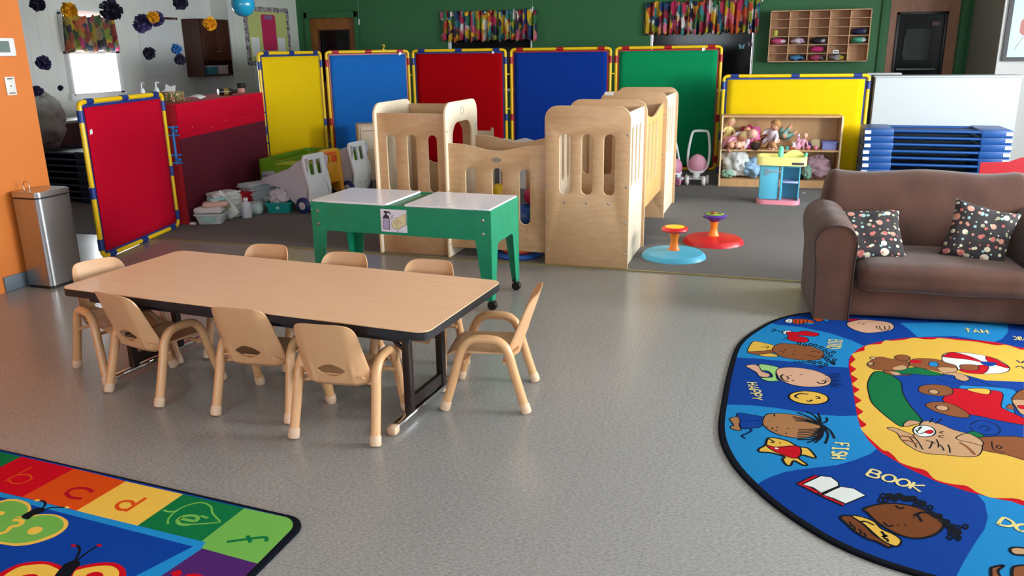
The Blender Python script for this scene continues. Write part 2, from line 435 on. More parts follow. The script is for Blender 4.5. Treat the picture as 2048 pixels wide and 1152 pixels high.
for wx, ww in BACK_WINDOWS:
    mb = MB().use(m_wframe)
    for (a, b, c, e) in ((wx - ww / 2, wx + ww / 2, .95, 1.0), (wx - ww / 2, wx + ww / 2, 2.2, 2.25), (wx - ww / 2, wx - ww / 2 + .05, .95, 2.25), (wx + ww / 2 - .05, wx + ww / 2, .95, 2.25), (wx - .02, wx + .02, .95, 2.25)):
        mb.box(((a + b) / 2, -2.56, (c + e) / 2), (b - a, .06, e - c))
    struct('window_%d' % n, mb); n += 1
# left side: orange wall near, recess wall, far left wall with window_1, jog, notice board wall
wall_with_holes('wall_left_near', m_orange_wall, -4.77, (-2.6, 4.375), 0, ZC, [], -0.14, 'x')
wall_with_holes('wall_recess', m_grey_wall, 3.6, (-8.05, -4.9), 0, ZC, [], -0.14, 'y')
wall_with_holes('wall_left', m_grey_wall, -8.045, (3.6, 10.78), 0, ZC, [(7.90, 8.66, 1.04, 1.97)], -0.14, 'x')
wall_with_holes('wall_left_jog', m_grey_wall, 10.67, (-8.045, -7.743), 0, ZC, [], 0.1, 'y')
wall_with_holes('wall_left_far', mat('pale_green_grey_paint', '#d6dccf', 0.7), -7.743, (10.775, G), 0, ZC, [], -0.12, 'x')
struct('baseboard_left', MB().use(m_base).box((-4.763, 4.13, .052), (.012, .49, .1), bev=.003))
mb = MB().use(m_wframe)
y0, y1, z0, z1 = 7.88, 8.70, 1.02, 1.98
for (a, b, c, e) in ((y0 - .03, y1 + .03, z0 - .05, z0 + .03), (y0, y1, z1 - .04, z1 + .02), (y0, y0 + .03, z0, z1), (y1 - .07, y1, z0, z1), (y0, y1, 1.50, 1.54)):
    mb.box((-8.03, (a + b) / 2, (c + e) / 2), (.1, b - a, e - c), bev=.006)
w1 = struct('window_1', mb)
struct('baseboard_back', MB().use(m_base).box((-2.8, G - .008, .05), (7.4, .014, .1)))

# ------------------------------------------------------------------ curtains
VAL = ['#8c1a2c', '#e3b322', '#1f3d66', '#d8d4cc', '#b8264f', '#2f6b4a', '#c7a21f', '#2a2340', '#c24f2a', '#3c7f86', '#8f9a2c', '#d26b86']
m_val = patch_material('patchwork_print', VAL, 8.5, (1.6, 1.6, 1.0))
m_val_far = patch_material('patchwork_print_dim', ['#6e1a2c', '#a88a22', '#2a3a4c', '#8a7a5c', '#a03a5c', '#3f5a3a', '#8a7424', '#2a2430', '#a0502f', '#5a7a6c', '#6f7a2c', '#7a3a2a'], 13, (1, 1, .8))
def valance(name, M, w, h, label, m, folds, group=None):
    mb = MB().use(m)
    random.seed(folds)
    ph = [random.uniform(0, 6) for _ in range(4)]
    def fn(u, v):
        x = (u - .5) * w; a = .018 + .03 * v
        y = a * (math.sin(u * folds * 2 * PI + ph[0]) + .5 * math.sin(u * folds * 3.3 * PI + ph[1]))
        z = -h * v + (.012 * math.sin(u * folds * 2 * PI + 1) + .012 * math.sin(u * folds * .7 * PI + ph[2])) * (v if v > .5 else (1 - v) * .8)
        return Vector((x, -.06 - y, z))
    mb.at(M).grid(fn, folds * 12, 10)
    o = mb.build(name, smooth=80)
    sm = o.modifiers.new('thickness', 'SOLIDIFY'); sm.thickness = .003
    tag(o, label, 'curtain', group)
    return o
valance('curtain_valance', RT((-4.37, G - .01, 2.05)), 1.56, .44, 'ruffled multicoloured patchwork valance over the narrower dark window, nearer the oak door', m_val, 17)
valance('curtain_valance', RT((-1.17, G - .01, 2.10)), 1.60, .44, 'ruffled multicoloured patchwork valance over the dark window beside the wall cubby', m_val, 19)
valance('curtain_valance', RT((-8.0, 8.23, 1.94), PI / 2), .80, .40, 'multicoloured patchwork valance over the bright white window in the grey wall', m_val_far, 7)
# ------------------------------------------------------------------ folding activity table
m_lam = wood_material('maple_laminate', '#f3c79d', '#ecbd92', 0.28, (1, 5, 5))
m_tan = mat('tan_plastic', '#cd9f74', 0.38, var=.04, vscale=4)
m_tan_paint = mat('tan_paint', '#cf9f70', 0.3)
m_cap = mat('pale_rubber', '#cfb093', 0.6)
m_edge = mat('black_vinyl_edge', '#17181c', 0.45)
t = thing('activity_table', 'long low rectangular table with a maple laminate top and black edge, chairs around it', 'table', (-2.112, 3.087, 0), math.radians(-3.8))
HT = .48
mb = MB().use(m_lam); mb.prism(rrect(-.938, -.378, .938, .378, .05), HT - .004, HT); mb.build('tabletop', t)
mb = MB().use(m_edge); mb.prism(rrect(-.940, -.380, .940, .380, .052), HT - .036, HT - .0035); mb.build('edge_band', t)
mb = MB().use(m_edge)
mb.box((0, -.31, HT - .055), (1.66, .02, .04)).box((0, .31, HT - .055), (1.66, .02, .04)); mb.build('apron', t)
m_leg = mat('brown_black_metal', '#2a211e', 0.4, metal=.3)
for x in (-.78, .735):
    g = MB().use(m_leg)
    for y in (-.17, .13): g.box((x, y, .245), (.034, .034, .42), bev=.003)
    g.box((x, -.02, .075), (.02, .28, .05))
    g.tube([(x - .0, -.17, .30), (x - .12, -.17, .40), (x - .2, -.17, .435)], .009)
    g.tube([(x - .0, .13, .30), (x - .12, .05, .38), (x - .2, -.02, .435)], .009)
    g.build('leg_frame', t)
    f = MB().use(m_chrome); f.box((x, 0, .028), (.034, .60, .022), bev=.006).build('foot_bar', t)
    for y in (-.315, .315): MB().use(m_cap).box((x, y, .020), (.042, .045, .038), bev=.012).build('foot_cap', t)

# ------------------------------------------------------------------ stacking toddler chair
def chair():
    c = thing('toddler_chair', 'x', 'chair')
    # backrest: concentric rings from the lens shaped hand hole to the rounded outline
    def outline(t):
        # superellipse-like trapezoid
        ct, st = math.cos(t), math.sin(t)
        k = 1 / ((abs(ct) ** 6 + abs(st) ** 6) ** (1 / 6))
        x, z = ct * k, st * k
        zz = .366 + .146 * z
        return x * (.150 - .026 * ((z + 1) / 2) ** .8), zz
    def hole(t):
        ct, st = math.cos(t), math.sin(t)
        return .060 * ct * (1 - .12 * abs(st)), .300 + .029 * st * (1 - .40 * ct * ct)
    def bend(x, z, off):
        y = -.124 - (z - .222) * .34 + .012 * (x / .137) ** 2 + .034 * max(0, (abs(x) - .085) / .06) ** 1.6 - off
        if z < .24: y += (.24 - z) * .9
        # raised rib either side of the hole
        return Vector((x, y, z))
    N = 96; K = 14
    mb = MB().use(m_tan)
    sheets = []
    for off in (0.0, .007):
        rows = []
        for k in range(K + 1):
            s_ = k / K; r = []
            for i in range(N):
                tt = 2 * PI * i / N; (a, b), (p, q) = hole(tt), outline(tt)
                x, z = a + (p - a) * s_, b + (q - b) * s_
                rib = .006 * max(0, 1 - abs(abs(x) - .084) / .013) * max(0, min(1, (z - .225) / .02, (.345 - z) / .03))
                r.append(mb._v(bend(x, z, off + (rib if off else 0))))
            rows.append(r)
        sheets.append(rows)
        for k in range(K):
            for i in range(N): mb._f([rows[k][i], rows[k][(i + 1) % N], rows[k + 1][(i + 1) % N], rows[k + 1][i]])
    for k in (0, K):
        for i in range(N): mb._f([sheets[0][k][i], sheets[0][k][(i + 1) % N], sheets[1][k][(i + 1) % N], sheets[1][k][i]])
    mb.build('backrest', c, smooth=50)
    # seat
    mb = MB().use(m_tan)
    def seat(u, v, dz):
        y = -.140 + .315 * v; w = .134 - .010 * (2 * v - 1) ** 8 - .004 * v
        a = 2 * u - 1; x = a * w
        z = .262 - .012 * math.sin(PI * min(1, v * 1.1)) * (1 - a * a) + .02 * max(0, .12 - v) / .12
        if v > .9: z -= (v - .9) * .25
        z -= .006 * abs(a) ** 6
        return Vector((x, y, z - dz))
    a = [[mb._v(seat(i / 16, j / 16, 0)) for j in range(17)] for i in range(17)]
    b = [[mb._v(seat(i / 16, j / 16, .008)) for j in range(17)] for i in range(17)]
    for i in range(16):
        for j in range(16):
            mb._f([a[i][j], a[i + 1][j], a[i + 1][j + 1], a[i][j + 1]]); mb._f([b[i][j], b[i][j + 1], b[i + 1][j + 1], b[i + 1][j]])
    for i in range(16):
        for (p, q, r, s_) in (((i, 0), (i + 1, 0), 0, 0), ((i, 16), (i + 1, 16), 0, 0), ((0, i), (0, i + 1), 0, 0), ((16, i), (16, i + 1), 0, 0)):
            mb._f([a[p[0]][p[1]], a[q[0]][q[1]], b[q[0]][q[1]], b[p[0]][p[1]]])
    mb.build('seat', c, smooth=60)
    for sx in (-1, 1):
        pts = spline([(sx * .176, .180, .004), (sx * .172, .150, .10), (sx * .168, .122, .20), (sx * .165, .104, .262), (sx * .164, .082, .302), (sx * .163, .044, .323), (sx * .163, -.040, .323), (sx * .164, -.080, .302), (sx * .165, -.103, .262), (sx * .168, -.120, .20), (sx * .172, -.149, .10), (sx * .176, -.178, .004)], 6)
        leg = MB().use(m_tan_paint).tube(pts, .0195, 14).build('side_leg_frame', c, smooth=60)
        for y, k in ((.180, 1), (-.178, -1)):
            d = Vector((sx * .004, .029 * k, -.1)).normalized(); p = Vector((sx * .176, y, .003))
            MB().use(m_cap).tube([p, p - d * .008, p - d * .036, p - d * .042], [.021, .0232, .0225, .0195], 14).build('foot_cap', leg, smooth=50)
    for y in (.085, -.085):
        MB().use(m_tan_paint).tube([(-.168, y, .222), (-.12, y * .95, .226), (.12, y * .95, .226), (.168, y, .222)], .0085, 8).build('stretcher', c)
    return c
CH = [((-1.612, 2.768), 5, 'tan toddler chair on the near long side of the table, rightmost there, back to viewer'),
      ((-2.050, 2.858), 3, 'tan toddler chair in the middle of the near long side of the table'),
      ((-2.650, 2.885), -12, 'tan toddler chair turned askew on the near long side, left of the others there'),
      ((-2.530, 3.430), 184, 'tan toddler chair on the far long side, leftmost of the three whose tops show'),
      ((-2.035, 3.375), 184, 'tan toddler chair on the far long side, middle of the three whose tops show'),
      ((-1.560, 3.345), 183, 'tan toddler chair on the far long side, in front of a green table leg'),
      ((-3.015, 3.045), -114, 'tan toddler chair at the left end of the table near the steel trash can'),
      ((-1.143, 3.205), 100, 'tan toddler chair standing clear of the right end of the table, seen side on')]
c0 = chair()
for i, (p, a, lb) in enumerate(CH):
    c = c0 if i == 0 else copy_tree(c0)
    place(c, (p[0], p[1], 0), math.radians(a), lb, 'toddler chairs around the activity table')

# ------------------------------------------------------------------ green water table
m_gt = mat('green_steel', '#0c8560', 0.35, var=.22, vscale=14)
m_lid = mat('white_lid', '#f0f0f8', 0.16, var=.01)
t = thing('water_table', 'green metal activity table on black casters with two white lids', 'table', (-2.128, 4.618, 0), math.radians(-1.6))
LX, LY, H = .595, .238, .605
mb = MB().use(m_gt)
for y, s in ((-LY, -1), (LY, 1)): MB().use(m_gt).box((0, y, H - .09), (2 * LX - .02, .006, .18)).build('long_side_panel', t)
# ends: boards with an arched cut-out running into the legs
mb2 = MB().use(m_gt)
for s in (-1, 1):
    out = [(-LY, H), (-LY, .062), (-LY + .05, .062), (-LY + .095, .34)] + [(-LY + .098 + .03 * (1 - math.cos(a)), .36 + .035 * math.sin(a)) for a in (0, .5, 1.0, 1.57)] + \
          [(LY - .098 - .03 * (1 - math.cos(a)), .36 + .035 * math.sin(a)) for a in (1.57, 1.0, .5, 0)] + [(LY - .095, .34), (LY - .05, .062), (LY, .062), (LY, H)]
    MB().use(m_gt).plate([out], .005, Matrix.Translation((s * LX, 0, 0)) @ YZ).build('end_panel', t)
mb = MB().use(mat('green_steel_top', '#1c7a4c', 0.4)).box((0, 0, H - .012), (2 * LX - .01, 2 * LY - .01, .01)); mb.build('top_frame', t)
for sx in (-1, 1):
    for sy in (-1, 1):
        lg = MB().use(m_gt)
        o = [(0, H), (0, .062), (-sx * .05, .062), (-sx * .10, .42), (-sx * .10, H)]
        lg.plate([o], .005, Matrix.Translation((sx * (LX + .003), sy * (LY + .005), 0)) @ XZ)
        L_ = lg.build('leg', t)
        for z in (.545, .465):
            MB().use(m_steel).lathe([(0, 0), (.010, 0), (.009, .004), (0, .006)], (sx * (LX - .045), sy * (LY + .007), z), 10, Matrix.Rotation(-sy * PI / 2, 4, 'X')).build('bolt', L_)
        cs = MB().use(m_black); cx, cy = sx * (LX - .02), sy * (LY - .02)
        for d in (-.009, .009): cs.lathe([(0, -.006), (.026, -.006), (.029, -.003), (.029, .003), (.026, .006), (0, .006)], (cx + .012, cy + d, .030), 18, Matrix.Rotation(PI / 2, 4, 'X'))
        cs.box((cx, cy, .062), (.03, .03, .012), bev=.004); cs.tube([(cx, cy, .06), (cx + .012, cy, .03)], .008)
        cs.build('caster', t)
for x0, x1, nm in ((-LX + .005, -.075, 0), (.045, LX - .005, 1)):
    mb = MB().use(m_lid); mb.prism(rrect(x0, -LY - .003, x1, LY + .003, .006), H - .004, H + .008); l = mb.build('lid', t)
    MB().use(m_steel).lathe([(.006, .0005), (.0085, .002), (0, .003)], ((x0 + x1) / 2 + (.12 if nm == 0 else -.02), (.10 if nm == 0 else -.14), H + .0075), 10).build('lid_plug', l)
# hand washing sign
sg = MB().use(mat('sign_white', '#dcdae6', 0.5)).box((0, 0, 0), (.158, .0015, .126))
pl = mat('sign_lilac', '#a89bc0', .6); ink = mat('sign_ink', '#2c2836', .6); hd = mat('sign_hand', '#d9cf9f', .6)
Y = -.0012
def dec(mb, m, pts, y=Y): mb.use(m); mb.plate([pts], .0006, Matrix.Translation((0, y, 0)) @ XZ); return mb
dec(sg, ink, rrect(-.067, -.050, -.025, .018, .004)); dec(sg, pl, rrect(-.064, -.047, -.028, .012, .003), Y - .0004)
dec(sg, ink, [(-.066, .014), (-.025, .014), (-.032, .030), (-.058, .030)]); dec(sg, ink, rrect(-.052, .030, -.040, .046, .001)); dec(sg, ink, [(-.060, .044), (-.026, .042), (-.018, .034), (-.014, .036), (-.022, .050), (-.056, .054)])
hand = [(-.012, -.020), (-.006, -.036), (.010, -.044), (.030, -.042), (.050, -.028), (.074, -.018), (.074, .044), (.048, .030), (.030, .020), (.012, .016), (.000, .004), (-.012, -.006)]
dec(sg, ink, [(x * 1.06 - .001, z * 1.06) for x, z in hand]); dec(sg, hd, hand, Y - .0004)
sg.use(ink)
for q in ([(.000, -.004), (.014, -.014), (.018, -.026)], [(.006, .004), (.022, -.006), (.030, -.018)], [(.014, .010), (.034, .002), (.046, -.012)], [(.016, -.036), (.028, -.026)]):
    sg.tube([(x, Y - .0008, z) for x, z in q], .0009, 5)
for x, z in ((-.010, .022), (-.002, .030), (-.014, .010), (.022, -.054), (-.006, .016)): sg.ball((x, Y - .0006, z), (.003, .0008, .003), 8, 5)
o = sg.build('hand_washing_sign', t, loc=(-.028, -LY - .0042, .512)); o.scale = (1.1, 1, 1.1)

# ------------------------------------------------------------------ steel step trash can
t = thing('trash_can', 'tall brushed steel rectangular step trash can against the orange wall', 'trash can', (-4.628, 4.168, 0), 0)
mb = MB().use(mat('brushed_steel', '#a9aaab', 0.30, metal=1.0, var=.08, vscale=60, stretch=(1, 1, .05))); mb.prism(rrect(-.118, -.140, .108, .140, .035, 6), .02, .60); mb.build('body', t, smooth=30)
MB().use(m_black).prism(rrect(-.113, -.135, .103, .135, .035, 6), 0, .02).build('base', t)
MB().use(m_black).prism(rrect(-.114, -.136, .104, .136, .035, 6), .60, .612).build('rim', t)
mb = MB().use(m_steel); mb.prism(rrect(-.120, -.142, .110, .142, .036, 6), .612, .638); mb.prism(rrect(-.112, -.134, .102, .134, .032, 6), .638, .645); lid = mb.build('lid', t, smooth=30)
MB().use(m_chrome).tube(spline([(-.085, -.05, .645), (-.088, -.05, .675), (-.075, -.05, .70), (-.050, -.05, .70), (-.037, -.05, .675), (-.040, -.05, .645)], 5), .0035, 8).build('wire_loop', lid)
MB().use(m_black).box((.125, .06, .02), (.05, .05, .012), bev=.004).build('pedal', t)

# ------------------------------------------------------------------ play panels
def play_panel(A, B, h, fab, clip, label, top_extra=None, hide_links=False, links=()):
    ax, ay = A; bx, by = B; w = math.hypot(bx - ax, by - ay); rz = math.atan2(by - ay, bx - ax)
    t = thing('room_divider_panel', label, 'divider', (ax, ay, 0), rz, 'fabric play panels in pipe frames')
    r = .0185; e = .05
    z0 = r + .004
    path = [(e, 0, z0), (w - e, 0, z0)]
    pts = []
    for (cx, cz, a0) in ((w - e, z0 + e - 0, -PI / 2), (w - e, h - e, 0), (e, h - e, PI / 2), (e, z0 + e, PI)):
        for k in range(5):
            a = a0 + PI / 2 * k / 4; pts.append((cx + (e) * math.cos(a), 0, cz + (e - (0 if cz < h / 2 else r)) * math.sin(a)))
    f = MB().use(m_yellow_pipe).tube(pts, r, 12, closed=True).build('pipe_frame', t, smooth=60)
    cm = m_blue_clip if clip == 'b' else m_red_clip
    sl = []
    L = .085
    for x in (.115, w / 2, w - .115):
        for z in (z0, h - r): sl.append(((x - L / 2, 0, z), (x + L / 2, 0, z)))
    for z in (h * .10, h * .43, h * .90):
        for x in (0, w): sl.append(((x, 0, z - L / 2), (x, 0, z + L / 2)))
    for a, b in sl:
        MB().use(cm).tube([a, b], r + .0045, 12).build('sleeve', t, smooth=60)
    q = .052
    MB().use(cm).plate([rrect(q - .028, q - .012, w - q + .028, h - q + .012, .03)], .006, XZ).build('fabric_border', t)
    m = fab
    mb = MB().use(m)
    def fn(u, v):
        x = q - .012 + u * (w - 2 * q + .024); z = q + .006 + v * (h - 2 * q - .012)
        rip = .004 * math.sin(u * 9 + v * 3) * (1 - abs(2 * u - 1)) * (1 - abs(2 * v - 1) ** 2)
        return Vector((x, -.008 - abs(rip), z))
    mb.grid(fn, 20, 20)
    o = mb.build('fabric', t, smooth=80)
    sd = o.modifiers.new('thickness', 'SOLIDIFY'); sd.thickness = .004; sd.offset = 0
    for k, z in enumerate(links): MB().use(m_yellow_pipe).box((w + .030, 0, z), (.05, .022, .018), bev=.004).build('link_clip', t)
    return t, w, h
f_red = mat('red_felt', '#bb0628', 0.95, var=.12, vscale=180, bump=.5, bscale=250, spec=.1)
f_yel = mat('yellow_felt', '#e4c00e', 0.95, var=.05, vscale=150, bump=.3, spec=.1)
f_blu = mat('bright_blue_felt', '#1c66b8', 0.9, var=.06, vscale=12, spec=.1)
f_dred = mat('dark_red_felt', '#a30009', 0.95, var=.08, vscale=120, spec=.1)
f_dblu = mat('royal_blue_felt', '#0d3590', 0.95, var=.08, vscale=120, spec=.1)
f_grn = mat('green_felt', '#0c8a55', 0.95, var=.05, vscale=40, spec=.1)
p0, w0, h0 = play_panel((-4.802, 4.767), (-5.047, 5.908), 1.185, f_red, 'b', 'red fabric play panel nearest the trash can, in a yellow pipe frame with navy sleeves')
p1, w1_, _ = play_panel((-5.503, 8.036), (-5.40, 9.17), 1.5, f_yel, 'b', 'tall yellow fabric play panel at the left corner behind the toy shopping carts')
p2, _, _ = play_panel((-5.33, 9.19), (-4.61, 10.0), 1.5, f_blu, 'r', 'bright blue fabric play panel beside the tall yellow one, red sleeves', links=(1.18, .75))
p3, _, _ = play_panel((-4.54, 10.0), (-3.356, 10.2), 1.5, f_dred, 'b', 'dark red fabric play panel between the two blue ones', links=(1.18, .75))
p4, _, _ = play_panel((-3.28, 10.2), (-2.03, 10.3), 1.5, f_dblu, 'r', 'royal blue fabric play panel between the dark red and green ones', links=(1.18, .75))
p5, _, _ = play_panel((-1.96, 10.3), (-.716, 10.4), 1.5, f_grn, 'r', 'green fabric play panel behind the white doll stroller')
p6, _, _ = play_panel((-.62, 9.66), (.885, 9.78), 1.185, f_yel, 'b', 'low wide yellow fabric play panel behind the doll shelf')
def white_tab(parent, x, z, s=.03):
    MB().use(m_white).plate([[(0, 0), (s, .3 * s), (s * .9, s * 1.2), (s * .1, s)]], .002, Matrix.Translation((x, -.016, z)) @ XZ).build('paper_tab', parent)
white_tab(p0, .055, .93, .035); white_tab(p2, .95, 1.43, .04); white_tab(p3, 1.03, 1.43, .03); white_tab(p5, 1.02, 1.43, .04)
h = thing('plastic_hook', 'small yellow plastic hook on top of the bright blue play panel', 'hook', (-4.83, 9.755, 1.5), .8)
MB().use(m_yellow_pipe).tube(spline([(0, 0, -.003), (0, 0, .02), (.015, 0, .045), (.005, 0, .06), (-.015, 0, .05)], 4), .006, 8).build('hook', h)
MB().use(m_yellow_pipe).box((0, 0, .004), (.04, .02, .008), bev=.002).build('clip_foot', h)
# blue hinge clamp linking the red panel to the cabinet
hg = MB().use(mat('azure_plastic', '#1f74c4', 0.35))
hg.tube([(0, 0, 0), (0, 0, .33)], .012, 10)
for z in (.01, .08, .25, .32): hg.tube([(-.035, -.02, z), (0, 0, z), (.045, .02, z)], .008, 8)
for z in (.04, .29): hg.tube([(.02, -.012, z), (.05, -.01, z)], .015, 10)
tag(hg.build('hinge_clamp', loc=(-5.015, 5.955, .56)), 'bright blue hinge clamp joining the red panel to the red cabinet', 'hinge')
hg = MB().use(m_blue_clip)
hg.tube([(0, 0, 0), (0, 0, .36)], .011, 10)
for z in (.01, .35): hg.tube([(-.03, .0, z), (0, 0, z), (.02, .03, z)], .009, 8); hg.ball((.015, -.01, z), .014, 8, 6)
tag(hg.build('hinge_clamp', loc=(-5.475, 7.975, .50)), 'navy hinge clamp joining the tall yellow panel to the red cabinet', 'hinge')

# ------------------------------------------------------------------ red / maroon cabinet
a = Vector((-5.023, 6.025, 0)); b = Vector((-5.43, 7.92, 0)); d = (b - a); L = d.length; rz = math.atan2(d.y, d.x)
t = thing('low_partition_cabinet', 'low red and maroon fabric covered partition cabinet with diapers along its foot', 'cabinet', a, rz)
m_ctop = mat('cabinet_red_side', '#b00a1c', .6); 
MB().use(m_ctop).box((L / 2, .22, .535), (L, .44, 1.07)).build('body', t)
MB().use(mat('maroon_felt', '#652533', .95, var=.1, vscale=150, spec=.1)).box((L / 2, -.006, .385), (L - .004, .012, .77)).build('maroon_panel', t)
MB().use(mat('crimson_felt', '#c90a2c', .95, var=.06, vscale=150, spec=.1)).box((L / 2, -.007, .920), (L - .004, .014, .300)).build('crimson_band', t)
for x in (.25, .62, .95, 1.45): MB().use(m_white).ball((x, -.014, .83 + .03 * math.sin(x * 9)), .0035, 8, 5).build('push_pin', t)
MB().use(m_white).box((.012, -.03, .012), (.03, .05, .024)).build('foot', t)
# ------------------------------------------------------------------ birch play loft (two towers with low walls)
def slots(cx, cz, w, h, gap, n=3):
    o = []
    for k in range(n):
        x = cx + (k - (n - 1) / 2) * gap
        o.append(rrect(x - w / 2, cz - h / 2, x + w / 2, cz + h / 2, w / 2 * .98, 5))
    return o
loft = thing('play_loft', 'large birch plywood climbing loft with slotted panels standing on the carpet edge', 'play structure', (-1.233, 5.50, 0))
TH = .018
def xpanel(x0, x1, y, z0, z1, holes, r=(0, 0, .09, .09), bolts=(), name='panel', label=None):
    mb = MB().use(m_birch)
    mb.plate([rrect(x0, z0, x1, z1, r, 6)] + holes, TH, Matrix.Translation((0, y, 0)) @ XZ, bev=.003, edge=m_birch_edge)
    o = mb.build(name, loft, smooth=30)
    for (bx, bz) in bolts: MB().use(m_steel).lathe([(0, .003), (.005, .002), (.0085, 0)], (bx, y - TH / 2, bz), 10, Matrix.Rotation(PI / 2, 4, 'X')).build('bolt', o)
    return o
def ypanel(x, y0, y1, z0, z1, holes, r=(0, 0, .02, .02), name='side_panel', m=None, bolts=()):
    mb = MB().use(m or m_birch_pale_lit)
    mb.plate([rrect(y0, z0, y1, z1, r, 6)] + holes, TH, Matrix.Translation((x, 0, 0)) @ YZ, bev=.003, edge=m_birch_edge)
    o = mb.build(name, loft, smooth=30)
    for (by, bz) in bolts: MB().use(m_steel).lathe([(0, .003), (.005, .002), (.0085, 0)], (x + TH / 2, by, bz), 10, Matrix.Rotation(PI / 2, 4, 'Y')).build('bolt', o)
    return o
m_birch_pale_lit = wood_material('birch_pale_lit', '#f2e4cc', '#ead8ba', 0.42, (1.5, 6, 1.5))  # same birch; glare on the loft's side faces is put into the colour
m_golden = wood_material('golden_ply', '#dfb272', '#d3a562', 0.42, (1.5, 6, 1.5))
W = .298   # half width of right tower (local x)
BR = (.09, .09)
edgeb = [(-W + .012, .93), (-W + .014, .58), (-W + .016, .34), (-W + .018, .11), (W - .018, .93), (W - .022, .58), (W - .024, .33), (W - .026, .11), (-.155, .46), (0, .46), (.155, .46)]
xpanel(-W, W, 0, 0, 1.12, slots(0, .725, .078, .415, .155), bolts=edgeb, name='front_panel')
xpanel(-W, W, .70, 0, 1.12, slots(0, .74, .072, .37, .155), name='back_panel')
ypanel(W - .03, .012, .69, 0, 1.075, slots(.36, .76, .07, .42, .155))
ypanel(-W + .03, .012, .69, 0, 1.075, [rrect(.10, .0, .60, .92, (0, 0, .2, .2), 6)][:0] + slots(.36, .76, .07, .42, .155))
MB().use(m_birch).box((0, .35, .30), (2 * W - .08, .66, .018)).build('platform', loft)
# far tower
xpanel(-W, W, 1.85, 0, 1.12, slots(0, .30, .05, .18, .155, 3) , name='front_panel', bolts=[(W - .02, .93), (W - .03, .58), (W - .03, .11)])
xpanel(-W, W, 2.62, 0, 1.12, slots(0, .74, .072, .37, .155), name='back_panel')
ypanel(W - .03, 1.862, 2.61, 0, 1.075, slots(2.23, .76, .07, .42, .155))
ypanel(-W + .03, 1.862, 2.61, 0, 1.075, slots(2.23, .76, .07, .42, .155))
MB().use(m_birch).box((0, 2.235, .30), (2 * W - .08, .72, .018)).build('platform', loft)
# golden side between the towers, wavy top, raised bottom
def wavy(u0, u1, z0, z1, dip):
    top = [(u1 - (u1 - u0) * k / 16, z1 - dip * (math.sin(PI * k / 16) ** 1.5)) for k in range(17)]
    return [(u0, z0), (u1, z0)] + top
mb = MB().use(m_golden); mb.plate([wavy(.72, 1.84, .26, 1.02, .07)] + slots(1.28, .68, .06, .46, .20), TH, Matrix.Translation((W - .045, 0, 0)) @ YZ, bev=.003, edge=m_birch_edge); mb.build('golden_side_panel', loft, smooth=30)
mb = MB().use(m_birch); mb.plate([wavy(.72, 1.84, .26, 1.02, .07)] + slots(1.28, .68, .06, .46, .20), TH, Matrix.Translation((-W + .045, 0, 0)) @ YZ, bev=.003, edge=m_birch_edge); mb.build('side_panel', loft, smooth=30)
MB().use(m_birch).box((0, 1.28, .30), (2 * W - .12, 1.1, .018)).build('platform', loft)
# low wall panels joining to the left tower
for y in (.045, .62):
    mb = MB().use(m_birch)
    top = [(-.30 - .74 * k / 16, .845 - .035 * math.sin(PI * (k / 16)) + .012 * math.sin(3 * PI * k / 16)) for k in range(17)]
    mb.plate([[(-1.04, .075), (-.30, .075)] + top] + slots(-.665, .475, .078, .40, .205), TH, Matrix.Translation((0, y, 0)) @ XZ, bev=.003, edge=m_birch_edge)
    o = mb.build('low_wall_panel', loft, smooth=30)
    if y < .1:
        bd = MB().use(mat('oval_badge', '#9c8f80', .4, metal=.4)).prism([(.033 * math.cos(a * PI / 12), .017 * math.sin(a * PI / 12)) for a in range(24)], 0, .003, Matrix.Translation((-.665, y - .0095, .735)) @ XZ)
        bd.use(mat('badge_ink', '#5f5448', .5)); bd.tube([(.027 * math.cos(a * PI / 12) - .665, y - .0130, .735 + .012 * math.sin(a * PI / 12)) for a in range(24)], .0012, 5, closed=True); bd.build('oval_badge', o)
        for (bx, bz) in ((-.44, .24), (-.44, .165), (-.62, .165)): MB().use(m_steel).lathe([(0, .003), (.005, .002), (.0085, 0)], (bx, y - TH / 2, bz), 10, Matrix.Rotation(PI / 2, 4, 'X')).build('bolt', o)
# left tower: rounded side boards, flat front board with slots, arched opening in its right side
xl, xr = -1.605, -1.045
ypanel(xl, .0, .66, 0, 1.125, slots(.33, .72, .07, .4, .155, 3)[:0], r=(0, 0, .10, .10), name='side_panel')
ypanel(xr, .0, .66, 0, 1.13, [rrect(.13, .62, .54, .98, (.03, .03, .12, .12), 6)], r=(0, 0, .10, .10), name='arched_side_panel', bolts=[(.02, .93), (.62, .93), (.02, .5), (.02, .1)])
mb = MB().use(m_birch); mb.plate([rrect(xl + .01, 0, xr - .01, 1.055, .0)] + slots((xl + xr) / 2, .69, .072, .42, .165), TH, Matrix.Translation((0, .045, 0)) @ XZ, bev=.003, edge=m_birch_edge); mb.build('front_panel', loft, smooth=30)
mb = MB().use(m_birch); mb.plate([rrect(xl + .01, 0, xr - .01, 1.085, .0), rrect(xl + .12, .62, xr - .1, .97, .1)], TH, Matrix.Translation((0, .62, 0)) @ XZ, bev=.003, edge=m_birch_edge); mb.build('back_panel', loft, smooth=30)
em = MB().use(mat('oval_badge', '#9c8f80', .4, metal=.4)).tube([(xr + .0105, .33 + .028 * math.cos(a * PI / 10), 1.055 + .028 * math.sin(a * PI / 10)) for a in range(20)], .0018, 6, closed=True).build('round_emblem', loft)
MB().use(mat('tape_strip', '#d8d6cf', .5)).box((-.22, 1.839, 1.10), (.08, .002, .03)).build('tape_strip', loft)
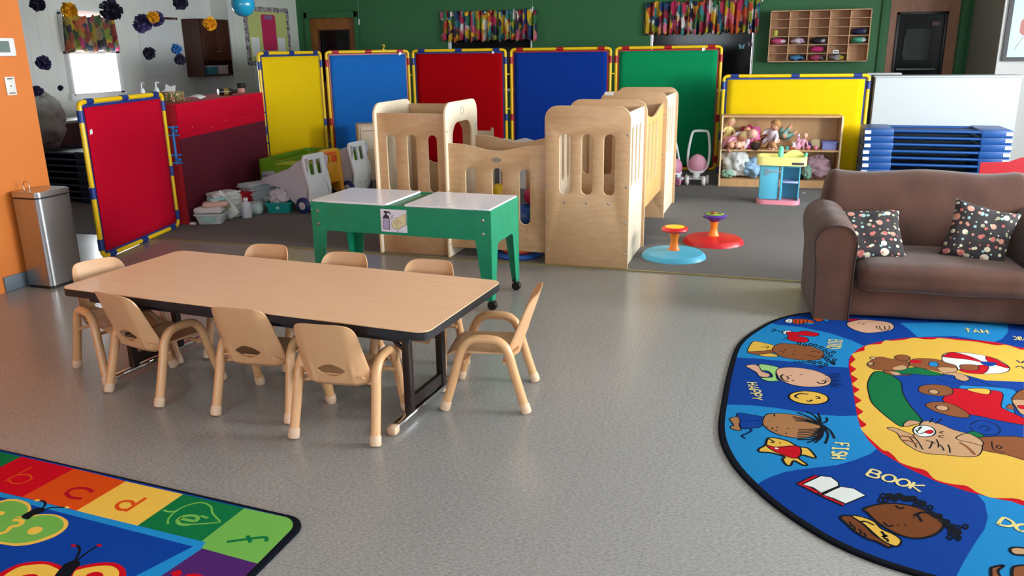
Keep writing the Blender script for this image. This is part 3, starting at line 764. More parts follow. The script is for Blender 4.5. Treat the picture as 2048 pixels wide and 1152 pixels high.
# ------------------------------------------------------------------ toys in and around the loft
def ring_toy():
    t = thing('sit_and_spin_toy', 'blue and orange disc toy lying under the low loft wall', 'toy', (-1.80, 5.70, 0))
    MB().use(mat('toy_blue', '#1f56a8', .35)).lathe([(0, 0), (.17, 0), (.185, .015), (.17, .035), (0, .04)], (0, 0, 0), 32).build('disc', t)
    MB().use(mat('toy_orange', '#e8542a', .35)).lathe([(.0, .04), (.12, .04), (.125, .05), (.12, .06), (0, .062)], (0, 0, 0), 32).build('top_ring', t)
ring_toy()
def toddler_slide():
    t = thing('toy_riding_car', 'blue, yellow and red plastic riding toy inside the loft, seen through the slots', 'toy', (-1.86, 5.86, 0), .3)
    mb = MB().use(mat('toy_blue', '#1f56a8', .35)); soft(mb, (0, 0, .24), (.34, .20, .24), .08, 5); mb.build('body', t)
    mb = MB().use(m_yellow_pipe); soft(mb, (-.13, 0, .40), (.10, .20, .22), .04, 4); mb.build('backrest', t)
    mb = MB().use(m_red_clip); soft(mb, (-.05, -.03, .46), (.06, .06, .10), .025, 3); mb.build('handle', t)
    mb = MB().use(mat('toy_magenta', '#c41d5c', .4)); soft(mb, (.12, 0, .42), (.12, .14, .1), .04, 4); mb.build('dashboard', t)
    for x in (-.12, .12):
        for y in (-.105, .105): MB().use(m_black).lathe([(0, -.015), (.06, -.015), (.065, 0), (.06, .015), (0, .015)], (x, y, .065), 18, Matrix.Rotation(PI / 2, 4, 'X')).build('wheel', t)
toddler_slide()
def spin_toy(loc, base, pole, knob, top, label, purple=False):
    t = thing('sit_and_spin_toy', label, 'toy', loc, 0)
    R = .235
    MB().use(base).lathe([(0, 0), (R - .01, 0), (R, .004), (R - .004, .018), (R - .025, .040), (R - .05, .042), (.09, .050), (.06, .056), (0, .058)], (0, 0, 0), 48).build('base_disc', t, smooth=35)
    MB().use(pole).lathe([(0, .056), (.045, .056), (.036, .07), (.026, .11), (.027, .14), (.036, .175), (.040, .19), (0, .19)], (0, 0, 0), 24).build('post', t, smooth=50)
    if not purple: pf = [(0, .188), (.05, .188), (.088, .196), (.098, .208), (.094, .222), (.078, .230), (0, .230)]
    else: pf = [(0, .150), (.022, .152), (.040, .178), (.070, .198), (.090, .204), (.095, .216), (.088, .226), (.076, .230), (0, .230)]
    MB().use(knob).lathe(pf, (0, 0, 0), 32).build('handwheel', t, smooth=50)
    mb = MB().use(top).lathe([(0, .236), (.05, .2345), (.072, .230), (.074, .2285)], (0, 0, 0), 32)
    if purple:
        mb.use(mat('toy_brown', '#6b2318', .4))
        for a in (0, 2.1, 4.2): mb.lathe([(0, .2385), (.018, .2375), (.020, .2345)], (.036 * math.cos(a), .036 * math.sin(a), 0), 12)
        mb.use(mat('toy_orange', '#e8542a', .35)).lathe([(0, .239), (.012, .2385), (.013, .235)], (.0, .0, 0), 12)
    mb.build('top_disc', t, smooth=50)
    return t
m_or = mat('orange_post', '#f07d1c', .35)
spin_toy((-.67, 5.94, 0), mat('sky_plastic', '#4cb4d8', .4), m_or, mat('bright_red_plastic', '#d3121f', .3), mat('lemon_plastic', '#f2d32a', .35), 'low spinning toy with pale blue disc, orange post and red handwheel, nearer the viewer')
spin_toy((-.428, 6.49, 0), mat('red_disc_plastic', '#c8101e', .35), m_or, mat('purple_plastic', '#4b2a86', .3), mat('leaf_plastic', '#7fb52c', .35), 'low spinning toy with red disc, orange post and purple handwheel', True)

# ------------------------------------------------------------------ doll shelf
A = Vector((-.591, 9.236, 0)); B = Vector((.645, 9.34, 0)); L = (B - A).length; rz = math.atan2((B - A).y, (B - A).x)
m_shelf = wood_material('shelf_maple', '#c9a070', '#bb9060', .45, (6, 1.5, 1.5))
shelf = thing('toy_shelf', 'two tier maple toy shelf filled with dolls and doll clothes', 'shelf', A, rz)
D = .30; HS = .765
for x in (.009, L - .009):
    mb = MB().use(m_shelf); mb.plate([rrect(0, 0, D, HS, (0, 0, 0, .05) , 5)], .018, Matrix.Translation((x, 0, 0)) @ YZ, bev=.002, edge=m_birch_edge); mb.build('side_panel', shelf, smooth=30)
MB().use(m_shelf).box((L / 2, D / 2 + .02, HS - .009), (L - .036, D - .04, .018)).build('top_board', shelf)
MB().use(m_shelf).box((L / 2, D / 2, .40), (L - .036, D - .01, .018)).build('middle_shelf', shelf)
MB().use(m_shelf).box((L / 2, D / 2, .075), (L - .036, D - .01, .018)).build('bottom_shelf', shelf)
MB().use(m_shelf).box((L / 2, .012, .033), (L - .036, .018, .066)).build('kick_board', shelf)
MB().use(m_shelf).box((L / 2, D - .006, HS / 2), (L - .036, .01, HS - .02)).build('back_board', shelf)
def S_(x, y, z): return A + Matrix.Rotation(rz, 3, 'Z') @ Vector((x, y, z))
skin1 = mat('doll_skin', '#d99a7c', .55); skin2 = mat('doll_skin_pale', '#e3b198', .55); skin3 = mat('doll_skin_brown', '#8a5236', .55)
def doll(loc, size, skin, cloth, hair, eul, label, bend=0.3):
    t = thing('baby_doll', label, 'doll', loc, 0, 'dolls on the toy shelf'); t.rotation_euler = eul
    s = size
    me = MB().use(skin)
    # one body surface: torso + neck + head profile, limbs rooted inside
    me.lathe([(0, -.02 * s), (.11 * s, 0), (.15 * s, .10 * s), (.13 * s, .28 * s), (.10 * s, .38 * s), (.05 * s, .42 * s), (.055 * s, .45 * s), (.13 * s, .52 * s), (.155 * s, .63 * s), (.14 * s, .74 * s), (.08 * s, .82 * s), (0, .84 * s)], (0, 0, 0), 14)
    for sx in (-1, 1):
        me.tube(spline([(sx * .10 * s, 0, .34 * s), (sx * .20 * s, -.06 * s, .28 * s), (sx * .26 * s, -.16 * s * (1 + bend), .20 * s), (sx * .27 * s, -.22 * s, .18 * s)], 4), [.05 * s] * 9 + [.045 * s, .04 * s, .05 * s, .03 * s], 8)
        me.tube(spline([(sx * .07 * s, 0, .04 * s), (sx * .12 * s, -.12 * s, -.06 * s), (sx * .15 * s, -.22 * s, -.20 * s), (sx * .15 * s, -.30 * s, -.22 * s)], 4), [.07 * s] * 5 + [.06 * s] * 4 + [.05 * s, .05 * s, .055 * s, .035 * s], 8)
    me.use(mat('doll_eye', '#2b1d1a', .3)); me.ball((-.055 * s, -.142 * s, .66 * s), .018 * s, 6, 4); me.ball((.055 * s, -.142 * s, .66 * s), .018 * s, 6, 4)
    me.use(mat('doll_lip', '#b5524e', .5)).ball((0, -.148 * s, .575 * s), (.03 * s, .012 * s, .01 * s), 8, 4)
    me.use(skin).ball((0, -.158 * s, .615 * s), .016 * s, 6, 4)
    me.build('body', t, smooth=60)
    if cloth:
        c = MB().use(cloth).lathe([(.17 * s, -.04 * s), (.165 * s, .10 * s), (.145 * s, .28 * s), (.115 * s, .38 * s), (.06 * s, .425 * s)], (0, 0, 0), 14)
        for sx in (-1, 1):
            c.tube(spline([(sx * .10 * s, 0, .34 * s), (sx * .20 * s, -.06 * s, .28 * s), (sx * .25 * s, -.14 * s * (1 + bend), .21 * s)], 3), .062 * s, 8)
            c.tube(spline([(sx * .07 * s, 0, .04 * s), (sx * .12 * s, -.12 * s, -.06 * s), (sx * .145 * s, -.20 * s, -.17 * s)], 3), .080 * s, 8)
        c.build('clothing', t, smooth=60)
    if hair:
        hb = MB().use(hair)
        def fn(u, v):
            a = 2 * PI * u; p = .05 + v * 1.75; q = 1 + .10 * noise.noise(Vector((u * 9, v * 7, s * 50)))
            front = .55 if math.sin(a) < -.4 else 1
            p = p * front
            return Vector((math.cos(a) * math.sin(p) * .172 * s * q, math.sin(a) * math.sin(p) * .172 * s * q + .012 * s, .655 * s + math.cos(p) * .20 * s * q))
        hb.grid(fn, 18, 9, closed_u=True); hb.build('hair', t, smooth=80)
    return t
cl_pink = mat('cloth_pink', '#e6a9bf', .9); cl_white = mat('cloth_white', '#ddd3de', .9); cl_mag = mat('cloth_magenta', '#a81f5a', .9); cl_hot = mat('cloth_rose', '#d96a9a', .9); cl_mint = mat('cloth_mint', '#8fbdb2', .9)
h_blond = mat('hair_blond', '#d9c08a', .8); h_brown = mat('hair_brown', '#2e1c16', .8); h_ltbr = mat('hair_light_brown', '#a87848', .8)
ZT = .409
doll(S_(.085, .12, ZT + 0.078), 0.320, skin1, cl_pink, h_blond, (1.25, .3, .9), 'blonde doll with peach face at the left end of the upper shelf')
doll(S_(.07, .19, ZT + 0.135), 0.243, skin2, mat('cloth_yellow', '#e3d58c', .9), mat('hat_cream', '#e3d58c', .9), (.2, .2, .3), 'small doll in a pale yellow hat atop the left end doll heap')
doll(S_(.205, .13, ZT + 0.095), 0.346, skin2, cl_white, None, (1.0, .9, .2), 'doll in a white and pink sleep suit lying on the left doll heap')
doll(S_(.25, .20, ZT + 0.190), 0.243, skin1, cl_mag, None, (1.4, -1.1, .4), 'doll in a magenta suit at the back of the left doll heap')
doll(S_(.10, .07, ZT + 0.050), 0.243, skin1, None, None, (1.5, -.9, .2), 'bare peach doll on its side at the front left shelf corner')
doll(S_(.245, .07, ZT + 0.056), 0.230, skin2, None, None, (1.6, 1.2, -.3), 'bare pale doll curled below the white suited doll')
doll(S_(.37, .14, ZT + 0.20), 0.294, skin3, cl_hot, h_brown, (2.6, .3, .5), 'dark haired doll seen from behind beside the rose soft toy')
doll(S_(.54, .13, ZT + 0.112), 0.320, skin2, cl_white, h_ltbr, (.6, .5, -.4), 'doll in a lilac white dress slumped in the middle of the upper shelf')
doll(S_(.55, .07, ZT + 0.056), 0.218, skin2, None, h_ltbr, (1.5, -1.3, .1), 'small fair doll lying face up below the lilac dressed doll')
doll(S_(.69, .16, ZT + 0.146), 0.282, skin1, cl_mint, None, (-1.9, .8, .2), 'upside down doll in a mint outfit with its legs in the air')
doll(S_(.46, .22, ZT + 0.090), 0.256, skin3, None, None, (1.3, .9, .6), 'bare brown doll behind the slumped lilac doll')
doll(S_(.86, .10, ZT + 0.045), 0.166, skin2, cl_pink, None, (.3, .2, 0), 'tiny doll in a pink wrap near the purple tub')
def soft_toy(name, loc, r, m, label, cat, ears=True):
    t = thing(name, label, cat, loc)
    mb = MB().use(m); mb.ball((0, 0, r * .9), (r, r * .8, r * .9), 14, 10); mb.ball((0, -r * .1, r * 2.1), (r * .75, r * .7, r * .7), 14, 10)
    for sx in (-1, 1): mb.ball((sx * r * .9, -r * .5, r * .5), (r * .35, r * .5, r * .35), 8, 6)
    mb.build('body', t, smooth=80)
    e = MB().use(m)
    for sx in (-1, 1): e.ball((sx * r * .5, 0, r * 2.8), r * .28, 8, 6)
    e.build('ears', t, smooth=80)
soft_toy('soft_toy', S_(.33, .06, ZT), .040, mat('plush_rose', '#c8598f', 1), 'small rose pink plush at the front of the upper shelf', 'soft toy')
soft_toy('soft_toy', S_(.77, .09, ZT), .026, mat('plush_white', '#e8dede', 1), 'small white plush beside the pink toy bottle', 'soft toy')
t = thing('toy_bottle', 'tall pale pink toy bottle standing on the upper shelf', 'toy bottle', S_(.815, .10, ZT)); MB().use(mat('toy_pink', '#e8a8c8', .4)).lathe([(0, 0), (.026, 0), (.028, .03), (.022, .09), (.014, .13), (0, .145)], (0, 0, 0), 16).build('bottle', t, smooth=60); MB().use(m_white).lathe([(0, 0), (.012, 0), (.010, .02), (0, .025)], (0, 0, .14), 10).build('cap', t)
t = thing('toy_cup', 'small turquoise toy cup on the upper shelf', 'toy cup', S_(.70, .05, ZT)); MB().use(mat('toy_turq', '#38b0a8', .4)).lathe([(0, 0), (.016, 0), (.020, .03), (.017, .03), (.014, .004), (0, .004)], (0, 0, 0), 16).build('cup', t)
t = thing('toy_shoe', 'brown toy shoe on the upper shelf front', 'toy shoe', S_(.755, .045, ZT)); mb = MB().use(mat('toy_brown2', '#a0522d', .6)); soft(mb, (0, 0, .014), (.07, .03, .028), .012, 4); mb.build('shoe', t)
t = thing('toy_bag', 'beige and purple doll carry bag beside the purple tub', 'bag', S_(.985, .12, ZT), .2); mb = MB().use(mat('bag_beige', '#b3a27c', .9)); soft(mb, (0, 0, .055), (.12, .08, .11), .04, 6); mb.build('body', t); mb = MB().use(mat('bag_purple', '#46235e', .9)); soft(mb, (-.07, -.02, .04), (.07, .07, .075), .03, 5); mb.build('side_pocket', t)
for k, (x, y) in enumerate(((.915, .05), (.99, .035))):
    t = thing('toy_ball', ('small rose pink toy ball in front of the purple bag pocket', 'small rose pink toy ball in front of the beige bag')[k], 'toy ball', S_(x, y, ZT), 0, 'toy balls on the shelf'); MB().use(mat('ball_pink', '#e08aa0', .5)).ball((0, 0, .026), .026, 14, 10).build('ball', t)
t = thing('storage_tub', 'small purple-blue plastic tub at the right end of the upper shelf', 'tub', S_(1.135, .12, ZT))
mb = MB().use(mat('periwinkle', '#7c86c4', .4)); mb.prism(rrect(-.075, -.055, .075, .055, .015), 0, .075); mb.build('tub_body', t)
MB().use(mat('periwinkle_lid', '#6a74b8', .4)).prism(rrect(-.09, -.068, .09, .068, .02), .075, .09).build('lid', t)
def crumple(name, loc, d, m, label, cat='cloth', seed=0, parts=(), rz=0, group=None, n=44):
    t = thing(name, label, cat, loc, rz, group)
    def blob(mm, c, dd, sd, nm):
        mb = MB().use(mm)
        def fn(u, v):
            a = 2 * PI * u; p = PI * v; q = Vector((math.cos(a) * math.sin(p), math.sin(a) * math.sin(p), math.cos(p)))
            k = 1 + .32 * noise.noise(q * 2.2 + Vector((sd, 0, 0))) - .38 * abs(noise.noise(q * 3.0 + Vector((0, sd, 0)))) - .09 * abs(noise.noise(Vector((q.x * 11, q.y * 11, q.z * 5 + sd))))
            z = q.z * dd[2] / 2 * k + dd[2] / 2
            return Vector((c[0] + q.x * dd[0] / 2 * k, c[1] + q.y * dd[1] / 2 * k, c[2] + max(0.001, z)))
        mb.grid(fn, n, n // 2 + 4, closed_u=True); return mb.build(nm, t, smooth=85)
    blob(m, (0, 0, 0), d, seed, 'fabric')
    for i, (mm, c, dd) in enumerate(parts): blob(mm, c, dd, seed + 3.1 * (i + 1), 'fold')
    return t
ZB = .085
cw = mat('cloth_offwhite', '#c8ccc8', .9); cb = mat('cloth_baby_blue', '#8fb4d4', .9); cg = mat('cloth_sage', '#86ab98', .9); cn = mat('cloth_navy', '#161c30', .9); cp = mat('cloth_dusty', '#b08f9a', .9)
crumple('doll_clothes', S_(.17, .14, ZB), (.32, .24, .36), cw, 'rumpled off-white cloth heap at the left of the lower shelf', seed=1, parts=((cg, (-.07, -.06, 0), (.15, .12, .10)),))
crumple('doll_clothes', S_(.36, .13, ZB), (.28, .22, .22), cb, 'pale blue doll clothes beside the off-white heap', seed=5, parts=((cl_pink, (.02, .04, .10), (.12, .1, .10)), (mat('cloth_denim', '#4a6fa8', .9), (.08, -.02, .02), (.10, .1, .10))))
crumple('doll_clothes', S_(.86, .12, ZB), (.20, .18, .10), cn, 'dark navy folded cloth on the lower shelf right of the play sink', seed=8, parts=((cg, (.07, -.06, .0), (.11, .14, .16)),))
crumple('doll_clothes', S_(1.03, .15, ZB), (.32, .22, .26), cp, 'dusty pink cloth heap at the right of the lower shelf', seed=11, parts=((cw, (.05, .03, .08), (.18, .14, .11)),))
crumple('paper_scrap', (.30, 8.98, 0), (.035, .02, .008), m_white, 'tiny white paper scrap on the carpet before the toy shelf', 'paper', seed=3, n=10)

# ------------------------------------------------------------------ play sink vanity
t = thing('play_sink', 'pale blue and yellow toddler play sink with a pink base and mint faucet', 'play sink', (.048, 8.36, 0), -.02)
m_turq = mat('vanity_blue', '#56b4d2', .4); m_ly = mat('vanity_yellow', '#e9e28c', .4); m_pk = mat('vanity_pink', '#e08a9c', .4); m_mint = mat('vanity_mint', '#6fd0a8', .4)
MB().use(m_pk).prism(rrect(-.205, -.12, .20, .12, .08), 0, .045).build('base', t, smooth=40)
mb = MB().use(m_turq)
mb.box((-.10, 0, .215), (.18, .19, .34), bev=.02); mb.box((.015, -.09, .215), (.022, .03, .34), bev=.006); mb.box((.10, .085, .215), (.17, .02, .34)); mb.box((.178, .0, .215), (.012, .18, .34), bev=.004); mb.box((.10, 0, .375), (.17, .19, .02)); mb.build('cabinet_body', t)
MB().use(mat('vanity_lilac', '#a8b4e0', .4)).prism(rrect(.018, -.10, .175, .07, .03), .215, .232).build('corner_shelf', t)
mb = MB().use(m_ly); mb.prism(rrect(-.225, -.15, .235, .15, .07), .385, .432)
mb.plate([rrect(-.225, -.15, .235, .15, .07), rrect(-.205, -.13, .215, .13, .055)], .035, Matrix.Translation((0, 0, .449))); mb.build('basin', t, smooth=40)
mb = MB().use(m_ly); mb.plate([[(.02 + .19 * k / 12, .0 + .045 * math.sin(PI * k / 12)) for k in range(13)]], .02, Matrix.Translation((0, .135, .462)) @ XZ); mb.build('splash_back', t)
MB().use(m_mint).tube(spline([(-.01, .07, .44), (-.01, .05, .50), (-.01, -.01, .535), (-.01, -.055, .50), (-.01, -.06, .47)], 5), [.024] * 16 + [.026] * 5, 12).build('faucet', t, smooth=60)
MB().use(m_black).ball((-.01, .01, .545), (.012, .018, .008), 8, 6).build('faucet_knob', t)
MB().use(m_mint).tube([(.21, -.02, .455), (.222, -.02, .475), (.222, -.02, .50)], .014, 10).build('toothbrush_holder', t)
MB().use(mat('decal_dark', '#3a3a44', .5)).box((.155, -.1505, .408), (.11, .002, .022), bev=.0005).build('decal', t)
MB().use(mat('keys_grey', '#9fb0bc', .4)).tube([(-.11, -.097, .33), (.0, -.1, .32)], .006, 8).build('towel_rail', t)
ky = MB().use(mat('keys_grey', '#9fb0bc', .4))
for a in range(3): ky.tube([(-.12 + .018 * math.cos(i * PI / 4) + .012 * math.cos(a * 2.1), -.102, .315 + .018 * math.sin(i * PI / 4) + .012 * math.sin(a * 2.1)) for i in range(8)], .003, 6, closed=True)
ky.build('toy_keys', t)

# ------------------------------------------------------------------ doll strollers
def stroller(loc, rz, frame, seat, wheel, label):
    t = thing('doll_stroller', label, 'doll stroller', loc, rz, 'doll strollers by the green panel')
    pts = spline([(-.055, -.05, .14), (-.105, .01, .20), (-.118, .05, .33), (-.105, .08, .47), (-.085, .10, .560), (-.05, .105, .578), (.05, .105, .578), (.085, .10, .560), (.105, .08, .47), (.118, .05, .33), (.105, .01, .20), (.055, -.05, .14)], 5)
    MB().use(frame).tube(pts, .0145, 10, closed=True).build('handle_frame', t, smooth=60)
    def fn(u, v):
        a = -PI / 2 + PI * (u); r = .092
        return Vector((r * math.sin(a), .02 - .10 * (1 - v) * math.cos(a) ** .5 if math.cos(a) > 0 else .02, .17 + .15 * v * (math.cos(a) ** .5 if math.cos(a) > 0 else 0)))
    mb = MB().use(seat); mb.ball((0, -.01, .215), (.100, .060, .120), 22, 14); mb.build('seat', t, smooth=60)
    mb = MB().use(frame); mb.box((0, -.02, .12), (.07, .10, .06), bev=.012); mb.box((0, 0, .082), (.20, .02, .02), bev=.006); mb.box((0, -.12, .075), (.16, .02, .02), bev=.006); mb.box((0, -.07, .09), (.05, .14, .025), bev=.006); mb.build('chassis', t)
    for x, y in ((-.115, 0), (.115, 0), (-.09, -.12), (.09, -.12)):
        MB().use(wheel).lathe([(0, -.018), (.042, -.018), (.052, -.008), (.052, .008), (.042, .018), (0, .018)], (x, y, .052), 20, Matrix.Rotation(PI / 2, 4, 'Y')).build('wheel', t, smooth=40)
    return t
stroller((-.835, 9.37, 0), -.05, mat('stroller_white', '#dfe4e4', .35), mat('stroller_pink', '#d99aae', .5), mat('stroller_wheel', '#d8d4d0', .5), 'white framed doll stroller with a pink seat by the green panel')
s2 = stroller((-1.03, 9.30, 0), 1.0, mat('stroller_white', '#dfe4e4', .35), mat('stroller_dusty', '#c77f9c', .5), mat('stroller_wheel_pink', '#cf86a4', .5), 'pink wheeled doll stroller half hidden behind the birch loft'); s2.location.x = -1.07; s2.scale = (.86, .86, .86)
# ------------------------------------------------------------------ white partition and blue cots
t = thing('white_partition_unit', 'white backed low storage unit standing behind the blue cots', 'partition', (.955, 9.86, 0), 0)
m_wb = mat('whiteboard_white', '#bec5c7', .5)
MB().use(m_wb).box((.70, .012, .575), (1.39, .018, 1.13)).build('back_board', t)
MB().use(mat('unit_side_brown', '#5f4432', .5)).box((.0, .18, .57), (.018, .34, 1.14)).build('side_panel', t)
MB().use(m_wb).box((.70, .18, 1.148), (1.42, .38, .016), bev=.003).build('top_board', t)
t = thing('white_partition_unit', 'second white topped unit just behind the white backed one, mostly hidden', 'partition', (.93, 10.32, 0)); MB().use(m_wb).box((.16, .10, .585), (.36, .18, 1.17), bev=.004).build('body', t)
m_cot = mat('cot_blue', '#0b478a', .4); m_cot_f = mat('cot_sheet_navy', '#0d2f63', .7)
m_tag = mat('tag_white', '#dcdedb', .5)
def cot(Lc, Wc, col, sheet, lab, parts=True, pitch=.067):
    t = thing('stacking_cot', 'x', 'cot')
    r = .014
    MB().use(col).tube([(0, -Wc / 2 + .012, .050), (Lc, -Wc / 2 + .012, .046)], r, 8).tube([(0, Wc / 2 - .012, .046), (Lc, Wc / 2 - .012, .046)], r, 8).build('side_rails', t, smooth=60)
    for x, s in ((.135, 1), (Lc - .135, -1)):
        mb = MB().use(col); mb.box((x, 0, .034), (.27, Wc + .01, .066), bev=.006); mb.build('end_frame', t)
        MB().use(m_tag).box((x - s * .105, -Wc / 2 - .007, .035), (.058, .006, .034), rz=.10 * s).build('name_tag', t)
    MB().use(sheet).box((Lc / 2, 0, .038), (Lc - .50, Wc - .05, .004)).build('sheet', t)
    return t
cots = cot(1.32, .54, m_cot, m_cot_f, '')
order = ['topmost', 'second from top', 'third from top', 'fourth from top', 'fifth from top', 'sixth from top', 'seventh from top', 'eighth from top', 'ninth from top', 'lowest']
for k in range(10):
    c = cots if k == 0 else copy_tree(cots)
    place(c, (.83 + .004 * ((k * 7) % 3), 9.31 + .006 * ((k * 5) % 3 - 1), .067 * (9 - k)), 0, 'bright blue stacking cot behind the sofa, %s of its stack' % order[k], 'blue cots stacked behind the sofa')
navy = cot(1.30, .52, mat('cot_navy', '#0d1c3c', .4), mat('cot_sheet_dark', '#070b18', .7), '')
for ch in list(navy.children):
    if ch.name.startswith('name_tag'): bpy.data.objects.remove(ch)
for k in range(8):
    c = navy if k == 0 else copy_tree(navy)
    place(c, (-7.90, 6.98, .067 * (7 - k)), -.04, 'dark navy stacking cot left of the red play panel, %s of its stack' % (order[k] if k < 7 else 'lowest'), 'navy cots stacked behind the orange wall')
t = thing('low_dark_cabinet', 'low dark brown cabinet against the grey wall behind the navy cots', 'cabinet', (-7.78, 7.4, 0))
MB().use(m_walnut).box((0, .75, .38), (.46, 1.9, .76), bev=.006).build('body', t); MB().use(mat('counter_grey', '#9b9a94', .5)).box((.01, .75, .775), (.50, 1.94, .03), bev=.005).build('worktop', t)
crumple('bean_bag', (-7.46, 6.90, .53), (.50, .42, .60), mat('bean_bag_grey', '#a5a69e', .9), 'pale grey bean bag slumped on top of the navy cots', 'bean bag', seed=2.2, n=30)

# ------------------------------------------------------------------ brown toddler sofa
m_suede = mat('brown_suede', '#4a2e22', .95, var=.65, vscale=5, bump=.5, bscale=200, sheen=.12)
a = math.radians(4.5)
t = thing('loveseat', 'dark brown suede slipcovered toddler loveseat with two dotted cushions', 'sofa', (.283, 4.69, .0105), a)
WS = 1.27
mb = MB().use(m_suede); soft(mb, (WS / 2, .37, .115), (WS - .12, .66, .21), .03, 12, amp=.004, seed=1); mb.build('base', t, smooth=60)
mb = MB().use(m_suede); soft(mb, (WS / 2, .28, .245), (WS - .40, .62, .15), .055, 14, amp=.007, freq=5, seed=4, puff=.02); mb.build('seat_cushion', t, smooth=60)
mb = MB().use(m_suede)
def back(u, v):
    # closed profile swept along x
    n = 28
    k = v * 2 * PI
    w2 = WS / 2 - .045
    x = (2 * u - 1) * w2
    e = abs(2 * u - 1)
    rnd = (1 - max(0, (e - .86) / .14) ** 2.2) ** .5 if e > .86 else 1
    cy, cz = .585 + .02, .48
    ry, rz_ = .115, .275
    c, s_ = math.cos(k), math.sin(k)
    py = (abs(c) ** .75) * (1 if c > 0 else -1) * ry; pz = (abs(s_) ** .55) * (1 if s_ > 0 else -1) * rz_
    pz_t = pz * (rnd if pz > 0 else 1)
    lean = .10 * (pz / rz_ + 1) / 2
    p = Vector((WS / 2 + x, cy + py * (.35 + .65 * rnd) + lean, cz + pz_t - (.015 * math.sin(u * PI) if pz > 0 else 0) + .012 * math.cos((2 * u - 1) * 5) * (pz > 0)))
    p += Vector((0, -1, .5)) * .007 * noise.noise(p * 6)
    return p
vs = [[mb._v(back(i / 40, j / 28)) for j in range(28)] for i in range(41)]
for i in range(40):
    for j in range(28): mb._f([vs[i][j], vs[i + 1][j], vs[i + 1][(j + 1) % 28], vs[i][(j + 1) % 28]])
mb._f(vs[0]); mb._f(vs[-1]); mb.build('backrest', t, smooth=60)
for s in (0, 1):
    mb = MB().use(m_suede)
    x0 = .078 if s == 0 else WS - .078
    sg = 1 if s == 0 else -1
    def prof(k):   # arm section, inverted U, outer side leaning
        pts = [(-.10, 0), (-.102, .15), (-.108, .30), (-.122, .40), (-.122, .46), (-.098, .510), (-.05, .538), (0, .545), (.05, .530), (.085, .49), (.096, .43), (.090, .32), (.088, .15), (.086, 0)]
        return pts
    P_ = spline([(x * sg, 0, z) for x, z in prof(0)], 3)
    N = 16; rings = []
    for i in range(N + 1):
        v = i / N; y = -.012 + v * .66
        sc = 1 - .06 * max(0, (1 - v * 9)) ** 2
        dz = .03 * math.sin(v * PI) - .0 + .06 * max(0, v - .55)
        rings.append([mb._v((x0 + p.x * sc + .004 * noise.noise(Vector((p.x * 9, y * 7, p.z * 7))), y + (.012 * (1 - sc) if i == 0 else 0), p.z * (1 - .02 * max(0, 1 - v * 9) ** 2) + dz * (p.z / .54) + .006 * noise.noise(Vector((y * 8, p.z * 8, s * 4.))))) for p in P_])
    for i in range(N):
        for j in range(len(P_) - 1): mb._f([rings[i][j], rings[i][j + 1], rings[i + 1][j + 1], rings[i + 1][j]])
    mb._f(rings[0]); mb._f(rings[-1]); mb.build('armrest', t, smooth=50)
    pp = MB().use(mat('brown_piping', '#2e1f1a', .9)).tube([(x0 + p.x * .98, -.014, p.z * .985) for p in P_], .004, 6); pp.build('arm_piping', t)
m_dot = dot_material()
def cushion(loc, eul, s, label, seed):
    t = thing('throw_cushion', label, 'cushion', loc, 0, 'dotted throw cushions'); t.rotation_euler = eul
    mb = MB().use(m_dot)
    for sg in (1, -1):
        def fn(u, v):
            a, b = 2 * u - 1, 2 * v - 1
            th = .068 * ((1 - a ** 4) * (1 - b ** 4)) ** .45
            pin = 1 - .10 * (1 - a * a) * (abs(b) ** 3) ; pin2 = 1 - .10 * (1 - b * b) * (abs(a) ** 3)
            n_ = .010 * noise.noise(Vector((a * 2.4, b * 2.4, seed * sg))) * (th / .068)
            return Vector((a * s / 2 * pin2, sg * (th + n_), b * s / 2 * pin))
        mb.grid(fn, 26, 26, uv=True)
    bmesh.ops.remove_doubles(mb.bm, verts=mb.bm.verts, dist=.0005)
    mb.build('cover', t, smooth=80)
cushion((.283 + .265, 4.69 + .33, .425), (-.82, -.05, .12), .365, 'flatter dotted cushion at the left end of the loveseat seat', 1)
cushion((.283 + .83, 4.69 + .36, .462), (-.40, .22, -.08), .34, 'taller dotted cushion leaning in the right corner of the loveseat', 5)
# red topped wooden play piece right of the sofa
t = thing('wooden_play_stand', 'red topped wooden play piece between the loveseat and the blue cots', 'play furniture', (1.66, 7.3, 0))
MB().use(mat('red_laminate', '#b01020', .4)).plate([[(-.12, .46), (.42, .46), (.42, .63), (.16, .625), (.08, .59), (-.12, .58)]], .02, XZ).build('red_panel', t)
MB().use(m_door_wood).box((.20, .12, .23), (.46, .22, .46), bev=.006).build('body', t)

# ------------------------------------------------------------------ rugs
RUGC = {'sky': '#1f86c4', 'blue': '#0c3d94', 'navy': '#0a2257', 'red': '#c20a1e', 'red2': '#a81020', 'gold': '#e3b84a', 'cream': '#e3d58c', 'ink': '#11141c', 'green': '#0f6d3c', 'leaf': '#6cab4c', 'lime': '#9ccf7c', 'brown': '#8a5230', 'darkbrown': '#75401f', 'tan': '#c49a72', 'tan2': '#a8764c', 'skin': '#d9aa8c', 'white': '#e4e8e2', 'orange': '#cf4a12', 'purple': '#4a2464'}
def rug_set(prefix, f):
    o = {}
    for k, v in RUGC.items():
        h = '#' + ''.join('%02x' % int(int(v[i:i + 2], 16) * f) for i in (1, 3, 5))
        o[k] = mat(prefix + k, h, 1.0, var=.14, vscale=350, bump=.6, bscale=400, spec=.05)
    return o
_rm = rug_set('letter_rug_', 1.0)
_rm_oval = rug_set('oval_rug_', .82)
def in_poly(p, poly):
    c = False; n = len(poly)
    for i in range(n):
        (x1, y1), (x2, y2) = poly[i], poly[i - 1]
        if (y1 > p[1]) != (y2 > p[1]) and p[0] < (x2 - x1) * (p[1] - y1) / (y2 - y1) + x1: c = not c
    return c
